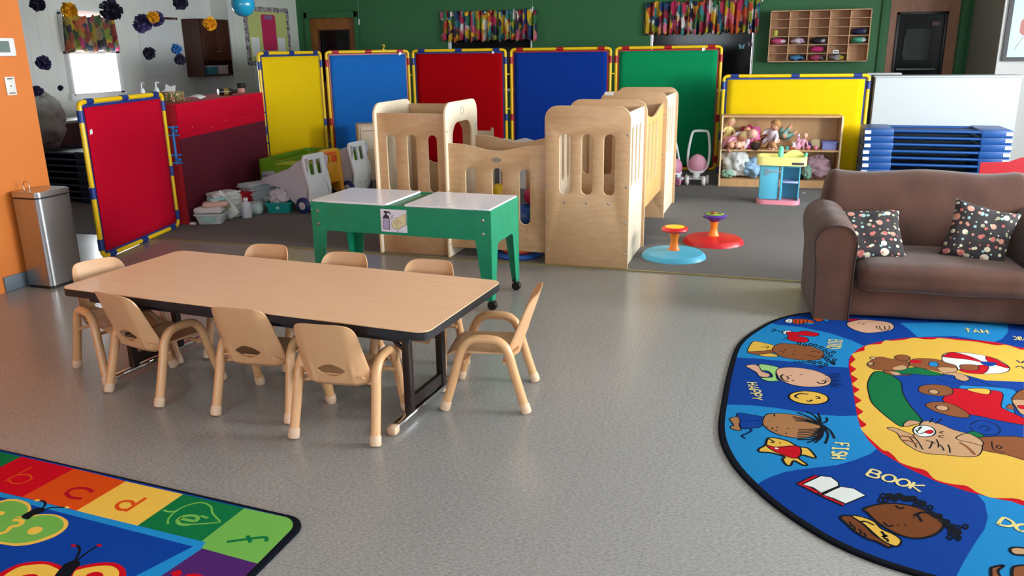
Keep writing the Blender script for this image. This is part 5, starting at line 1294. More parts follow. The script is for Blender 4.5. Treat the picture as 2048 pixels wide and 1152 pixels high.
('S','ink',0.006,1,'0.145 3.307 0.196 3.301 0.249 3.269'),
('S','ink',0.006,1,'0.149 3.296 0.196 3.294 0.249 3.266'),
('S','ink',0.006,1,'0.152 3.285 0.196 3.287 0.249 3.262'),
('S','ink',0.006,1,'0.155 3.274 0.196 3.281 0.249 3.259'),
('S','ink',0.006,1,'0.164 3.199 0.211 3.212 0.253 3.236'),
('S','ink',0.006,1,'0.163 3.182 0.21 3.197 0.252 3.23'),
('S','ink',0.006,1,'0.161 3.165 0.21 3.183 0.252 3.223'),
('S','ink',0.006,1,'0.16 3.149 0.21 3.168 0.252 3.217'),
('S','ink',0.006,1,'0.158 3.133 0.209 3.154 0.252 3.21'),
('S','ink',0.006,1,'0.157 3.117 0.209 3.14 0.251 3.204'),
('S','ink',0.009,1,'0.254 3.27 0.251 3.337 0.246 3.379'),
('S','ink',0.009,1,'0.26 3.284 0.277 3.31 0.279 3.345'),
('S','ink',0.009,1,'0.262 3.264 0.286 3.222 0.299 3.154'),
('S','ink',0.009,1,'0.265 3.248 0.276 3.179 0.262 3.098'),
('S','ink',0.009,1,'0.26 3.222 0.251 3.156 0.224 3.094'),
('S','ink',0.009,1,'0.259 3.222 0.234 3.136 0.195 3.086'),
('S','ink',0.009,1,'0.163 3.364 0.214 3.326 0.249 3.273'),
('S','ink',0.009,1,'0.198 3.383 0.232 3.348 0.252 3.269'),
('S','ink',0.009,1,'0.257 3.23 0.225 3.133 0.16 3.105'),
('F','ink',0,1,'0.25 3.285 0.268 3.257 0.274 3.234 0.256 3.197 0.249 3.227'),
('F','gold',0.009,1,'0.049 3.082 0.079 3.094 0.124 3.08 0.156 3.048 0.175 3.042 0.2 3.035 0.223 2.966 0.177 2.977 0.161 2.948 0.191 2.905 0.175 2.897 0.145 2.922 0.133 2.881 0.117 2.883 0.105 2.921 0.111 2.944 0.064 2.963 0.023 2.958 0.018 2.982 0.041 3.022'),
('F','red',0.006,1,'0.044 3.023 0.079 3.015 0.153 3.047 0.171 3.027 0.169 2.975 0.148 2.941 0.105 2.957 0.064 2.988'),
('S','ink',0.008,1,'0.049 3.082 0.073 3.058 0.06 3.05'),
('F','ink',0,1,'0.099 3.056 0.098 3.052 0.095 3.05 0.092 3.05 0.091 3.053 0.092 3.057 0.095 3.059 0.098 3.059'),
('F','white',0,1,'0.09 3.004 0.088 2.999 0.082 2.998 0.077 3 0.075 3.005 0.078 3.01 0.083 3.011 0.088 3.009'),
('F','red',0.006,0,'0.151 2.749 0.214 2.829 0.231 2.829 0.176 2.753 0.232 2.71 0.241 2.697 0.305 2.656 0.299 2.64 0.231 2.685 0.168 2.737'),
('F','white',0.006,0,'0.172 2.751 0.235 2.831 0.271 2.832 0.293 2.8 0.293 2.774 0.234 2.707 0.208 2.736'),
('F','white',0.006,0,'0.235 2.699 0.299 2.772 0.342 2.771 0.377 2.732 0.309 2.657 0.271 2.681'),
('S','ink',0.008,1,'0.222 2.707 0.233 2.694 0.295 2.775'),
('F','darkbrown',0.009,1,'0.364 2.642 0.421 2.69 0.478 2.707 0.532 2.699 0.578 2.667 0.6 2.63 0.589 2.584 0.555 2.536 0.506 2.504 0.462 2.508 0.424 2.535 0.392 2.576 0.374 2.615'),
('S','ink',0.006,1,'0.412 2.704 0.423 2.73 0.432 2.72 0.422 2.696 0.416 2.707'),
('S','ink',0.006,1,'0.422 2.738 0.434 2.764 0.443 2.753 0.433 2.73 0.427 2.741'),
('S','ink',0.006,1,'0.427 2.708 0.438 2.734 0.447 2.724 0.437 2.7 0.432 2.711'),
('S','ink',0.006,1,'0.437 2.741 0.449 2.767 0.458 2.757 0.448 2.733 0.442 2.744'),
('S','ink',0.006,1,'0.445 2.745 0.457 2.771 0.466 2.76 0.455 2.736 0.45 2.748'),
('S','ink',0.006,1,'0.451 2.731 0.463 2.757 0.471 2.747 0.461 2.723 0.456 2.734'),
('S','ink',0.006,1,'0.458 2.727 0.47 2.752 0.478 2.742 0.468 2.718 0.463 2.729'),
('S','ink',0.006,1,'0.468 2.747 0.479 2.774 0.488 2.763 0.478 2.739 0.472 2.75'),
('S','ink',0.006,1,'0.475 2.752 0.487 2.779 0.496 2.768 0.486 2.744 0.48 2.755'),
('S','ink',0.006,1,'0.482 2.743 0.494 2.769 0.502 2.759 0.492 2.735 0.486 2.746'),
('S','ink',0.006,1,'0.488 2.738 0.5 2.764 0.509 2.754 0.498 2.73 0.493 2.741'),
('S','ink',0.006,1,'0.496 2.742 0.508 2.768 0.517 2.757 0.506 2.734 0.501 2.745'),
('S','ink',0.006,1,'0.503 2.739 0.515 2.765 0.523 2.755 0.513 2.731 0.508 2.742'),
('S','ink',0.006,1,'0.511 2.745 0.523 2.771 0.532 2.761 0.521 2.737 0.516 2.748'),
('S','ink',0.006,1,'0.519 2.748 0.531 2.774 0.539 2.764 0.529 2.74 0.524 2.751'),
('S','ink',0.006,1,'0.521 2.709 0.533 2.735 0.541 2.725 0.531 2.701 0.526 2.712'),
('S','ink',0.006,1,'0.531 2.729 0.543 2.755 0.551 2.744 0.541 2.721 0.535 2.732'),
('S','ink',0.006,1,'0.536 2.717 0.548 2.742 0.557 2.732 0.546 2.709 0.541 2.72'),
('S','ink',0.006,1,'0.544 2.724 0.557 2.75 0.565 2.74 0.554 2.716 0.549 2.727'),
('S','ink',0.006,1,'0.548 2.697 0.56 2.723 0.568 2.713 0.557 2.69 0.553 2.7'),
('S','ink',0.006,1,'0.553 2.681 0.565 2.706 0.573 2.696 0.562 2.673 0.557 2.684'),
('S','ink',0.006,1,'0.563 2.701 0.575 2.727 0.583 2.717 0.572 2.694 0.567 2.704'),
('S','ink',0.006,1,'0.564 2.661 0.576 2.686 0.584 2.676 0.573 2.653 0.568 2.664'),
('S','ink',0.006,1,'0.569 2.653 0.582 2.677 0.589 2.667 0.579 2.645 0.574 2.655'),
('S','ink',0.006,1,'0.576 2.65 0.588 2.675 0.596 2.665 0.585 2.643 0.581 2.653'),
('S','ink',0.006,1,'0.583 2.652 0.595 2.676 0.603 2.667 0.593 2.644 0.588 2.655'),
('S','ink',0.006,1,'0.586 2.626 0.598 2.65 0.606 2.64 0.595 2.619 0.591 2.629'),
('S','ink',0.006,1,'0.592 2.617 0.604 2.641 0.611 2.632 0.601 2.61 0.596 2.62'),
('S','ink',0.006,1,'0.6 2.624 0.612 2.648 0.619 2.639 0.609 2.617 0.604 2.627'),
('S','ink',0.006,1,'0.602 2.594 0.614 2.618 0.621 2.609 0.611 2.587 0.606 2.597'),
('S','ink',0.006,1,'0.606 2.581 0.618 2.604 0.625 2.595 0.615 2.574 0.611 2.584'),
('S','ink',0.006,1,'0.614 2.585 0.626 2.609 0.633 2.6 0.623 2.578 0.618 2.588'),
('S','ink',0.006,1,'0.617 2.568 0.629 2.591 0.637 2.582 0.626 2.561 0.622 2.571'),
('S','ink',0.006,1,'0.618 2.535 0.63 2.557 0.637 2.549 0.627 2.528 0.623 2.538'),
('S','ink',0.006,1,'0.603 2.562 0.615 2.585 0.622 2.576 0.612 2.555 0.607 2.565'),
('S','ink',0.006,1,'0.613 2.544 0.625 2.567 0.632 2.558 0.622 2.538 0.618 2.547'),
('S','ink',0.006,1,'0.594 2.532 0.606 2.555 0.613 2.546 0.603 2.525 0.599 2.535'),
('S','ink',0.006,1,'0.624 2.568 0.636 2.591 0.643 2.582 0.633 2.561 0.628 2.571'),
('S','ink',0.006,1,'0.652 2.611 0.664 2.635 0.671 2.626 0.661 2.604 0.656 2.614'),
('S','ink',0.006,1,'0.629 2.597 0.641 2.621 0.648 2.612 0.638 2.59 0.634 2.6'),
('S','ink',0.006,1,'0.597 2.609 0.609 2.633 0.616 2.623 0.606 2.602 0.601 2.612'),
('S','ink',0.006,1,'0.612 2.599 0.624 2.623 0.632 2.614 0.621 2.592 0.617 2.602'),
('F','ink',0,1,'0.462 2.568 0.46 2.564 0.458 2.562 0.456 2.563 0.456 2.566 0.457 2.569 0.459 2.571 0.461 2.57'),
('F','ink',0,1,'0.483 2.574 0.482 2.571 0.48 2.569 0.478 2.569 0.477 2.572 0.479 2.576 0.481 2.578 0.483 2.577'),
('F','ink',0,1,'0.515 2.63 0.514 2.627 0.512 2.625 0.51 2.626 0.509 2.629 0.511 2.632 0.513 2.634 0.515 2.633'),
('F','ink',0,1,'0.535 2.618 0.533 2.614 0.531 2.613 0.529 2.613 0.529 2.616 0.53 2.62 0.532 2.622 0.534 2.621'),
('S','ink',0.008,1,'0.417 2.572 0.429 2.551 0.444 2.562'),
('S','ink',0.01,1,'0.514 2.641 0.547 2.673 0.577 2.66'),
('S','ink',0.01,1,'0.526 2.652 0.534 2.611'),
('S','ink',0.008,1,'0.466 2.695 0.475 2.675 0.491 2.687'),
('F','darkbrown',0.009,1,'0.285 2.566 0.314 2.582 0.334 2.566 0.36 2.53 0.384 2.482 0.425 2.447 0.416 2.428 0.387 2.449 0.361 2.458 0.328 2.486 0.303 2.528'),
('F','gold',0.007,1,'0.321 2.584 0.354 2.586 0.388 2.567 0.406 2.53 0.441 2.506 0.458 2.477 0.443 2.442 0.421 2.446 0.399 2.466 0.378 2.501 0.354 2.543'),
('S','ink',0.008,1,'0.348 2.555 0.362 2.56 0.386 2.545'),
('S','ink',0.01,1,'0.404 2.515 0.412 2.49 0.404 2.481 0.42 2.496'),
('S','ink',0.008,1,'0.407 2.472 0.417 2.475 0.417 2.458'),
('S','ink',0.007,1,'0.311 2.544 0.317 2.525 0.307 2.511'),
('S','ink',0.007,1,'0.321 2.526 0.326 2.506 0.316 2.493'),
('S','ink',0.007,1,'0.337 2.509 0.343 2.49 0.333 2.477'),
('S','ink',0.007,1,'0.35 2.492 0.355 2.473 0.345 2.46'),
('F','tan',0.008,1,'0.767 2.523 0.786 2.538 0.812 2.539 0.827 2.521 0.8 2.501 0.771 2.498'),
('F','brown',0.008,1,'0.689 2.394 0.701 2.41 0.73 2.427 0.707 2.393 0.707 2.365 0.711 2.314 0.68 2.322'),
('F','brown',0.008,1,'0.748 2.412 0.769 2.436 0.796 2.444 0.831 2.436 0.8 2.313 0.737 2.322'),
('S','cream',0.01,0,'0.391 2.881 0.414 2.934'),
('S','cream',0.01,1,'0.414 2.934 0.437 2.924 0.44 2.912 0.428 2.901 0.403 2.909'),
('S','cream',0.01,1,'0.403 2.909 0.43 2.896 0.432 2.88 0.418 2.869 0.391 2.881'),
('S','cream',0.01,1,'0.454 2.854 0.445 2.868 0.448 2.888 0.461 2.903 0.477 2.906 0.487 2.892 0.484 2.872 0.471 2.857 0.454 2.854'),
('S','cream',0.01,1,'0.498 2.835 0.489 2.85 0.492 2.869 0.506 2.884 0.522 2.887 0.531 2.873 0.527 2.853 0.514 2.839 0.498 2.835'),
('S','cream',0.01,0,'0.524 2.824 0.548 2.875'),
('S','cream',0.01,0,'0.579 2.862 0.535 2.848 0.557 2.811'),
('S','cream',0.011,1,'0.764 2.664 0.789 2.709 0.807 2.7 0.813 2.681 0.804 2.666 0.785 2.658 0.764 2.664'),
('S','cream',0.011,1,'0.822 2.64 0.814 2.653 0.818 2.669 0.832 2.682 0.847 2.684 0.855 2.672 0.851 2.655 0.838 2.643 0.822 2.64'),
('S','cream',0.011,1,'0.898 2.653 0.888 2.667 0.872 2.665 0.859 2.652 0.855 2.636 0.863 2.623 0.881 2.625 0.888 2.636 0.875 2.641'),
('S','cream',0.0085,0,'-0.053 3.637 -0.009 3.642'),
('S','cream',0.0085,0,'-0.048 3.608 -0.004 3.614'),
('S','cream',0.0085,0,'-0.031 3.64 -0.026 3.611'),
('S','cream',0.0085,0,'-0.046 3.595 -0 3.586 -0.041 3.565'),
('S','cream',0.0085,0,'-0.031 3.591 -0.028 3.573'),
('S','cream',0.0085,1,'-0.039 3.554 0.004 3.56 0.006 3.537 -0.004 3.531 -0.015 3.536 -0.019 3.557'),
('S','cream',0.0085,1,'-0.033 3.514 0.01 3.52 0.012 3.498 0.002 3.491 -0.009 3.496 -0.013 3.517'),
('S','cream',0.0085,0,'0.015 3.481 -0.003 3.464 0.02 3.453'),
('S','cream',0.0085,0,'-0.003 3.464 -0.024 3.461'),
('S','cream',0.0085,0,'0.336 4.341 0.396 4.346'),
('S','cream',0.0085,1,'0.396 4.346 0.394 4.327 0.382 4.32 0.367 4.324 0.368 4.344'),
('S','cream',0.0085,1,'0.368 4.344 0.363 4.321 0.348 4.314 0.332 4.318 0.336 4.341'),
('S','cream',0.0085,0,'0.39 4.306 0.387 4.288'),
('S','cream',0.0085,0,'0.389 4.297 0.328 4.292'),
('S','cream',0.0085,0,'0.33 4.301 0.327 4.283'),
('S','cream',0.0085,1,'0.325 4.266 0.385 4.271 0.38 4.251 0.367 4.245 0.354 4.25 0.355 4.269'),
('S','cream',0.0085,0,'0.353 4.258 0.321 4.24'),
('S','cream',0.0085,1,'0.319 4.23 0.379 4.235 0.375 4.219 0.355 4.206 0.335 4.204 0.319 4.212 0.319 4.23'),
('S','cream',0.01,0,'0.296 3.114 0.348 3.123 0.344 3.097'),
('S','cream',0.01,0,'0.324 3.118 0.321 3.099'),
('S','cream',0.01,0,'0.342 3.083 0.339 3.065'),
('S','cream',0.01,0,'0.341 3.074 0.289 3.065'),
('S','cream',0.01,0,'0.29 3.074 0.288 3.056'),
('S','cream',0.01,1,'0.326 3.022 0.335 3.034 0.328 3.043 0.316 3.039 0.305 3.022 0.291 3.016 0.284 3.025 0.292 3.039'),
('S','cream',0.01,0,'0.281 3.004 0.332 3.013'),
('S','cream',0.01,0,'0.278 2.98 0.328 2.989'),
('S','cream',0.01,0,'0.306 3.008 0.303 2.984'),
('S','cream',0.009,0,'1.138 4.662 1.143 4.722'),
('S','cream',0.009,0,'1.112 4.662 1.116 4.722'),
('S','cream',0.009,0,'1.14 4.692 1.114 4.692'),
('S','cream',0.009,0,'1.1 4.662 1.09 4.722 1.072 4.661'),
('S','cream',0.009,0,'1.096 4.682 1.078 4.681'),
('S','cream',0.009,0,'1.065 4.722 1.035 4.722'),
('S','cream',0.009,0,'1.05 4.722 1.046 4.661'),
('S','cream',0.009,0,'1.303 4.588 1.31 4.649 1.28 4.588 1.287 4.65'),
('S','cream',0.009,0,'1.27 4.588 1.277 4.65'),
('S','cream',0.009,0,'1.252 4.65 1.273 4.617 1.244 4.589')]
LETTER_ART=[
('F','green',0,0,'-3.114 2.181 -2.83 2.151 -2.696 2.134 -2.702 2.039 -2.974 2.068'),
('F','red',0,0,'-2.696 2.134 -2.421 2.111 -2.437 1.895 -2.656 1.903 -2.802 1.93 -2.702 2.039'),
('F','orange',0,0,'-2.421 2.111 -2.163 2.088 -2.18 1.879 -2.437 1.895'),
('F','gold',0,0,'-2.163 2.088 -1.9 2.072 -1.912 1.86 -2.18 1.879'),
('F','green',0,0,'-1.9 2.072 -1.636 2.056 -1.65 1.846 -1.912 1.86'),
('F','leaf',0,0,'-1.636 2.056 -1.438 2.046 -1.408 2.021 -1.39 1.979 -1.39 1.898 -1.401 1.798 -1.627 1.817 -1.65 1.846'),
('F','purple',0,0,'-1.627 1.817 -1.401 1.798 -1.403 1.737 -1.402 1.676 -1.639 1.606 -1.658 1.661'),
('F','orange',0,0,'-1.402 1.676 -1.406 1.61 -1.619 1.546 -1.639 1.606'),
('F','sky',0,0,'-2.781 1.912 -2.54 1.898 -1.634 1.848 -1.623 1.811 -1.652 1.647 -1.665 1.598 -1.678 1.594 -1.723 1.638 -1.657 1.817 -2.512 1.873 -2.749 1.887'),
('S','red2',0.015,1,'-2.22 1.992 -2.261 2.006 -2.304 1.994 -2.307 1.962 -2.266 1.942 -2.224 1.947'),
('S','orange',0.007,0,'-2.587 2.076 -2.592 1.962'),
('S','orange',0.007,1,'-2.59 2.01 -2.551 2.024 -2.514 2.006 -2.516 1.974 -2.554 1.96 -2.591 1.978'),
('S','orange',0.014,0,'-2.009 2.015 -2.015 1.922'),
('S','orange',0.014,1,'-2.013 1.962 -2.041 1.98 -2.071 1.972 -2.072 1.946 -2.044 1.927 -2.014 1.935'),
('S','leaf',0.014,1,'-1.806 1.94 -1.747 1.94 -1.751 1.96 -1.775 1.967 -1.803 1.953 -1.806 1.928 -1.781 1.911 -1.751 1.917'),
('S','green',0.013,1,'-1.452 1.906 -1.458 1.92 -1.479 1.922 -1.57 1.869'),
('S','green',0.013,0,'-1.528 1.918 -1.495 1.888'),
('S','leaf',0.007,1,'-1.82 1.899 -1.843 1.931 -1.848 1.99 -1.819 2.035 -1.788 2.044 -1.751 2.029 -1.72 1.997 -1.667 1.963 -1.674 1.952 -1.751 1.917'),
('S','leaf',0.009,1,'-1.895 1.966 -1.865 1.964 -1.845 1.978'),
('S','leaf',0.01,1,'-1.749 1.973 -1.717 1.968'),
('F','gold',0,1,'-2.507 1.772 -2.488 1.852 -2.457 1.875 -2.422 1.877 -2.381 1.87 -2.343 1.847 -2.323 1.821 -2.322 1.8 -2.34 1.786 -2.361 1.741 -2.424 1.702'),
('F','leaf',0,1,'-2.498 1.764 -2.476 1.842 -2.449 1.864 -2.413 1.865 -2.375 1.855 -2.35 1.84 -2.334 1.82 -2.332 1.802 -2.348 1.787 -2.37 1.749 -2.433 1.709'),
('F','gold',0,1,'-2.318 1.796 -2.295 1.818 -2.249 1.836 -2.207 1.836 -2.167 1.824 -2.141 1.806 -2.124 1.776 -2.125 1.731 -2.157 1.683 -2.198 1.659 -2.247 1.653 -2.362 1.65 -2.451 1.725 -2.397 1.772'),
('F','leaf',0,1,'-2.311 1.792 -2.286 1.813 -2.247 1.83 -2.209 1.828 -2.176 1.816 -2.152 1.798 -2.137 1.772 -2.144 1.735 -2.171 1.693 -2.211 1.67 -2.252 1.664 -2.371 1.658 -2.46 1.732 -2.401 1.776'),
('F','gold',0,1,'-2.201 1.76 -2.195 1.753 -2.192 1.745 -2.192 1.736 -2.196 1.729 -2.203 1.724 -2.212 1.721 -2.221 1.723 -2.23 1.727 -2.236 1.734 -2.239 1.742 -2.239 1.75 -2.235 1.758 -2.228 1.763 -2.219 1.765 -2.21 1.764'),
('F','gold',0,1,'-2.406 1.799 -2.402 1.795 -2.401 1.79 -2.402 1.785 -2.405 1.781 -2.411 1.778 -2.417 1.777 -2.423 1.778 -2.429 1.781 -2.433 1.785 -2.434 1.79 -2.433 1.795 -2.429 1.799 -2.424 1.802 -2.418 1.803 -2.411 1.802'),
('S','gold',0.016,1,'-2.34 1.77 -2.319 1.777 -2.298 1.77 -2.293 1.751 -2.31 1.74 -2.306 1.727 -2.302 1.708 -2.315 1.694'),
('F','ink',0,1,'-2.332 1.797 -2.332 1.829 -2.326 1.85 -2.303 1.859 -2.286 1.851 -2.284 1.835 -2.296 1.812 -2.293 1.79 -2.306 1.788'),
('S','ink',0.008,1,'-2.306 1.859 -2.315 1.878 -2.336 1.894 -2.355 1.894'),
('S','ink',0.008,1,'-2.291 1.852 -2.277 1.87 -2.235 1.885'),
('F','gold',0,1,'-2.357 1.897 -2.356 1.893 -2.358 1.889 -2.363 1.886 -2.369 1.886 -2.374 1.888 -2.376 1.892 -2.374 1.896 -2.369 1.899 -2.362 1.899'),
('F','gold',0,1,'-2.218 1.889 -2.217 1.885 -2.22 1.882 -2.225 1.88 -2.231 1.881 -2.236 1.884 -2.238 1.887 -2.235 1.89 -2.229 1.892 -2.223 1.891'),
('F','red',0,1,'-2.118 1.5 -2.126 1.535 -2.113 1.582 -2.077 1.609 -2.038 1.621 -1.99 1.619 -1.958 1.607 -1.926 1.557 -1.91 1.483 -2.049 1.441'),
('F','gold',0,1,'-2.087 1.501 -2.103 1.529 -2.097 1.574 -2.064 1.597 -2.025 1.609 -1.992 1.605 -1.961 1.595 -1.929 1.557 -1.91 1.483 -2.026 1.448'),
('F','red',0,1,'-1.924 1.604 -1.913 1.637 -1.875 1.664 -1.829 1.676 -1.789 1.666 -1.76 1.645 -1.738 1.614 -1.716 1.56 -1.833 1.525'),
('F','gold',0,1,'-1.912 1.599 -1.901 1.626 -1.863 1.651 -1.827 1.66 -1.797 1.651 -1.777 1.635 -1.76 1.607 -1.745 1.559 -1.839 1.531'),
('F','red',0,1,'-2.002 1.556 -1.998 1.55 -1.998 1.543 -2.002 1.535 -2.009 1.528 -2.019 1.523 -2.03 1.52 -2.04 1.52 -2.048 1.524 -2.052 1.53 -2.053 1.537 -2.049 1.545 -2.041 1.553 -2.031 1.558 -2.02 1.561 -2.01 1.56'),
('F','red',0,1,'-1.819 1.618 -1.814 1.611 -1.813 1.603 -1.815 1.595 -1.821 1.588 -1.83 1.584 -1.841 1.583 -1.851 1.585 -1.859 1.59 -1.865 1.597 -1.867 1.605 -1.864 1.613 -1.858 1.62 -1.849 1.624 -1.838 1.625 -1.828 1.623'),
('F','ink',0,1,'-1.952 1.566 -1.968 1.604 -1.974 1.628 -1.963 1.65 -1.943 1.652 -1.926 1.638 -1.921 1.614 -1.904 1.572 -1.92 1.551'),
('S','ink',0.008,1,'-1.958 1.65 -1.975 1.681 -1.993 1.704 -2.019 1.719'),
('S','ink',0.008,1,'-1.952 1.654 -1.954 1.692 -1.951 1.73'),
('F','red2',0,1,'-2.017 1.714 -2.015 1.71 -2.017 1.706 -2.023 1.705 -2.029 1.706 -2.034 1.709 -2.036 1.713 -2.034 1.716 -2.029 1.718 -2.022 1.717'),
('F','red2',0,1,'-1.939 1.739 -1.937 1.735 -1.939 1.731 -1.945 1.73 -1.951 1.731 -1.956 1.734 -1.958 1.738 -1.956 1.742 -1.95 1.743 -1.944 1.742'),
('F','red',0,1,'-1.516 1.692 -1.513 1.684 -1.515 1.676 -1.522 1.669 -1.533 1.664 -1.546 1.662 -1.559 1.663 -1.571 1.667 -1.579 1.673 -1.582 1.681 -1.58 1.689 -1.573 1.696 -1.563 1.701 -1.549 1.703 -1.536 1.702 -1.524 1.698'),
('S','red',0.03,1,'-1.62 1.676 -1.604 1.697')]
rug('oval_rug', full, OVAL_ART, 'large oval blue picture rug with a yellow centre, partly under the loveseat', pal=_rm_oval)
lr = [(-3.6, 2.202)] + [(-3.2, 2.175), (-2.828, 2.150), (-2.421, 2.120), (-1.908, 2.086), (-1.60, 2.072)] + [(-1.466 + .08 * math.sin(a * PI / 16), 1.984 + .08 * math.cos(a * PI / 16)) for a in range(9)] + [(-1.386, 1.737), (-1.386, .9), (-3.6, .9)]
rug('alphabet_rug', lr, LETTER_ART, 'blue rectangular rug with a border of coloured letter squares and butterflies', pal=rug_set('letter_rug_', 1.0))

# ------------------------------------------------------------------ toy kitchen, carts, bins
m_pale = wood_material('kitchen_birch', '#dcc8a8', '#d0ba96', .45, (6, 1.5, 1.5))
t = thing('toy_kitchen_hutch', 'pale wooden toy kitchen hutch against the bright blue panel', 'toy kitchen', (-4.62, 8.95, 0), .6)
MB().use(m_pale).box((.02, .0, .33), (.44, .26, .66), bev=.004).build('body', t)
MB().use(m_birch_pale_lit).box((.02, -.135, .50), (.38, .012, .26), bev=.003).build('panel_door', t)
MB().use(m_birch).box((.02, -.142, .585), (.36, .006, .012)).build('shelf_lip', t)
t = thing('toy_stove', 'low pale wooden toy stove with a white top, left of the loft', 'toy stove', (-3.98, 8.25, 0), .15)
MB().use(m_pale).box((0, 0, .22), (.38, .28, .44), bev=.004).build('body', t)
MB().use(m_white).box((0, 0, .455), (.42, .32, .025), bev=.005).build('top', t)
MB().use(m_birch_pale_lit).box((0, -.145, .33), (.34, .01, .14), bev=.003).build('door', t)
MB().use(m_steel).tube(spline([(-.04, .05, .465), (-.04, .05, .53), (0, .03, .56), (.04, .0, .53)], 4), .008, 8).build('faucet', t)
t = thing('toy_food_box', 'small red and yellow toy box in front of the toy stove', 'toy', (-4.05, 8.02, 0)); MB().use(m_red_clip).box((0, 0, .12), (.11, .06, .18), bev=.006).build('body', t); MB().use(m_yellow_pipe).box((0, 0, .23), (.10, .055, .04), bev=.006).build('lid', t)
t = thing('wooden_toy_chair', 'pale wooden toy high chair behind the left loft tower', 'toy chair', (-3.02, 8.3, 0), .2)
for x in (-.11, .11):
    for y in (-.1, .1): MB().use(m_pale).box((x, y, .25 if y < 0 else .34), (.025, .025, .5 if y < 0 else .68)).build('leg', t)
MB().use(m_pale).box((0, 0, .40), (.25, .23, .02)).build('seat', t); MB().use(m_pale).box((0, .1, .58), (.22, .015, .14)).build('backrest', t)
t = thing('white_play_bench', 'white scalloped top of a play bench behind the low loft wall', 'play furniture', (-2.62, 8.6, 0), .0)
MB().use(m_white).plate([[(-.30, 0), (.30, 0), (.30, .50), (.24, .55), (.12, .53), (0, .56), (-.12, .53), (-.24, .55), (-.30, .50)]], .02, XZ).build('back_panel', t)
MB().use(m_white).box((0, .18, .28), (.56, .32, .03)).build('seat', t); MB().use(m_white).box((-.29, .18, .25), (.02, .34, .5)).build('side_panel', t); MB().use(m_white).box((.29, .18, .25), (.02, .34, .5)).build('side_panel', t)

m_cart = mat('cart_grey', '#cac8ce', .4); m_cartw = mat('cart_white', '#eef3f6', .35); m_wheel = mat('cart_wheel_blue', '#17305f', .4); m_lime = mat('lime_plastic', '#6c9a1e', .4)
def toy_cart(loc, rz, label, tub=True):
    """toy shopping cart; local -x is the nose, +x the tall handle face"""
    t = thing('toy_shopping_cart', label, 'toy cart', loc, rz, 'toy shopping carts in front of the yellow panel')
    W_ = .15
    side = [(-.44, .31), (-.42, .27), (-.16, .22), (-.10, .12), (0, .05), (.08, .03), (.10, .20), (.11, .34), (.14, .50), (.13, .53), (.02, .50), (-.10, .42)]
    for y in (-W_, W_):
        MB().use(m_cart).plate([[(x, z) for x, z in side]], .012, Matrix.Translation((0, y, 0)) @ XZ, bev=.003).build('side_panel', t, smooth=30)
    MB().use(m_cart).box((-.20, 0, .245), (.28, 2 * W_, .012), ry=.12).build('basket_floor', t)
    MB().use(m_cart).box((-.425, 0, .29), (.012, 2 * W_, .05)).build('nose', t)
    # tall curved handle face with openings
    mb = MB().use(m_cartw)
    loops = [rrect(-W_ - .02, .03, W_ + .02, .555, (.02, .02, .05, .05), 5), rrect(-.10, .36, -.015, .50, .02), rrect(.015, .36, .10, .50, .02)]
    q = bmesh.new()
    tmp = MB().use(m_cartw); tmp.plate(loops, .03, YZ, bev=.006)
    bmesh.ops.subdivide_edges(tmp.bm, edges=[e for e in tmp.bm.edges if e.calc_length() > .12], cuts=5)
    for v in tmp.bm.verts:
        z = v.co.z; v.co.x += .10 + .035 * math.sin((z - .03) * 9) + .07 * max(0, z - .36) * 3 * .5
    f = tmp.build('handle_face', t, smooth=40)
    MB().use(mat('cart_recess', '#b8c4cc', .4)).box((.128, .055, .20), (.02, .07, .18), bev=.02).build('recess', t)
    MB().use(mat('label_dark', '#5a6670', .5)).box((.134, -.07, .14), (.004, .06, .045)).build('label_plate', t)
    for x, y in ((.06, -W_ - .03), (.06, W_ + .03)):
        w = MB().use(m_wheel).lathe([(0, -.02), (.065, -.02), (.078, -.01), (.078, .01), (.065, .02), (0, .02)] if x > 0 else [(0, -.015), (.04, -.015), (.045, 0), (.04, .015), (0, .015)], (x, y, .078 if x > 0 else .046), 24, Matrix.Rotation(PI / 2, 4, 'X')).build('wheel', t, smooth=40)
        if x > 0: MB().use(m_cart).lathe([(0, .022), (.035, .022), (.04, .018)], (x, y, .078), 16, Matrix.Rotation(PI / 2 if y < 0 else -PI / 2, 4, 'X')).build('hub', w)
    if tub:
        MB().use(m_lime).prism(rrect(-.30, -W_ + .012, .06, W_ - .012, .03), .30, .455).build('lime_basket', t)
    return t
# the three carts stand in a row, handles towards the loft
toy_cart((-4.32, 6.93, 0), math.radians(-6), 'nearest white faced toy shopping cart, beside the teal basket')
k2 = toy_cart((-4.42, 7.98, 0), math.radians(-4), 'white faced toy shopping cart farther back, beside the toy vacuum')
t = thing('green_toy_tub', 'long lime green plastic tub behind the three toy shopping carts', 'toy tub', (-5.04, 7.88, 0), math.radians(4))
mb = MB().use(m_lime); mb.plate([rrect(-.15, -.55, .15, .55, .05), rrect(-.13, -.53, .13, .53, .04)], .26, Matrix.Translation((0, 0, .29))); mb.prism(rrect(-.14, -.54, .14, .54, .05), .16, .18); mb.build('tub_body', t)
for x in (-.12, .12):
    for y in (-.48, .48): MB().use(m_lime).box((x, y, .08), (.05, .05, .16), bev=.01).build('leg', t)
m_amb = mat('amber_plastic', '#dd9a12', .4)
t = thing('yellow_toy_cart', 'amber yellow toy shopping cart between the two white ones', 'toy cart', (-4.47, 7.46, 0), math.radians(-20))
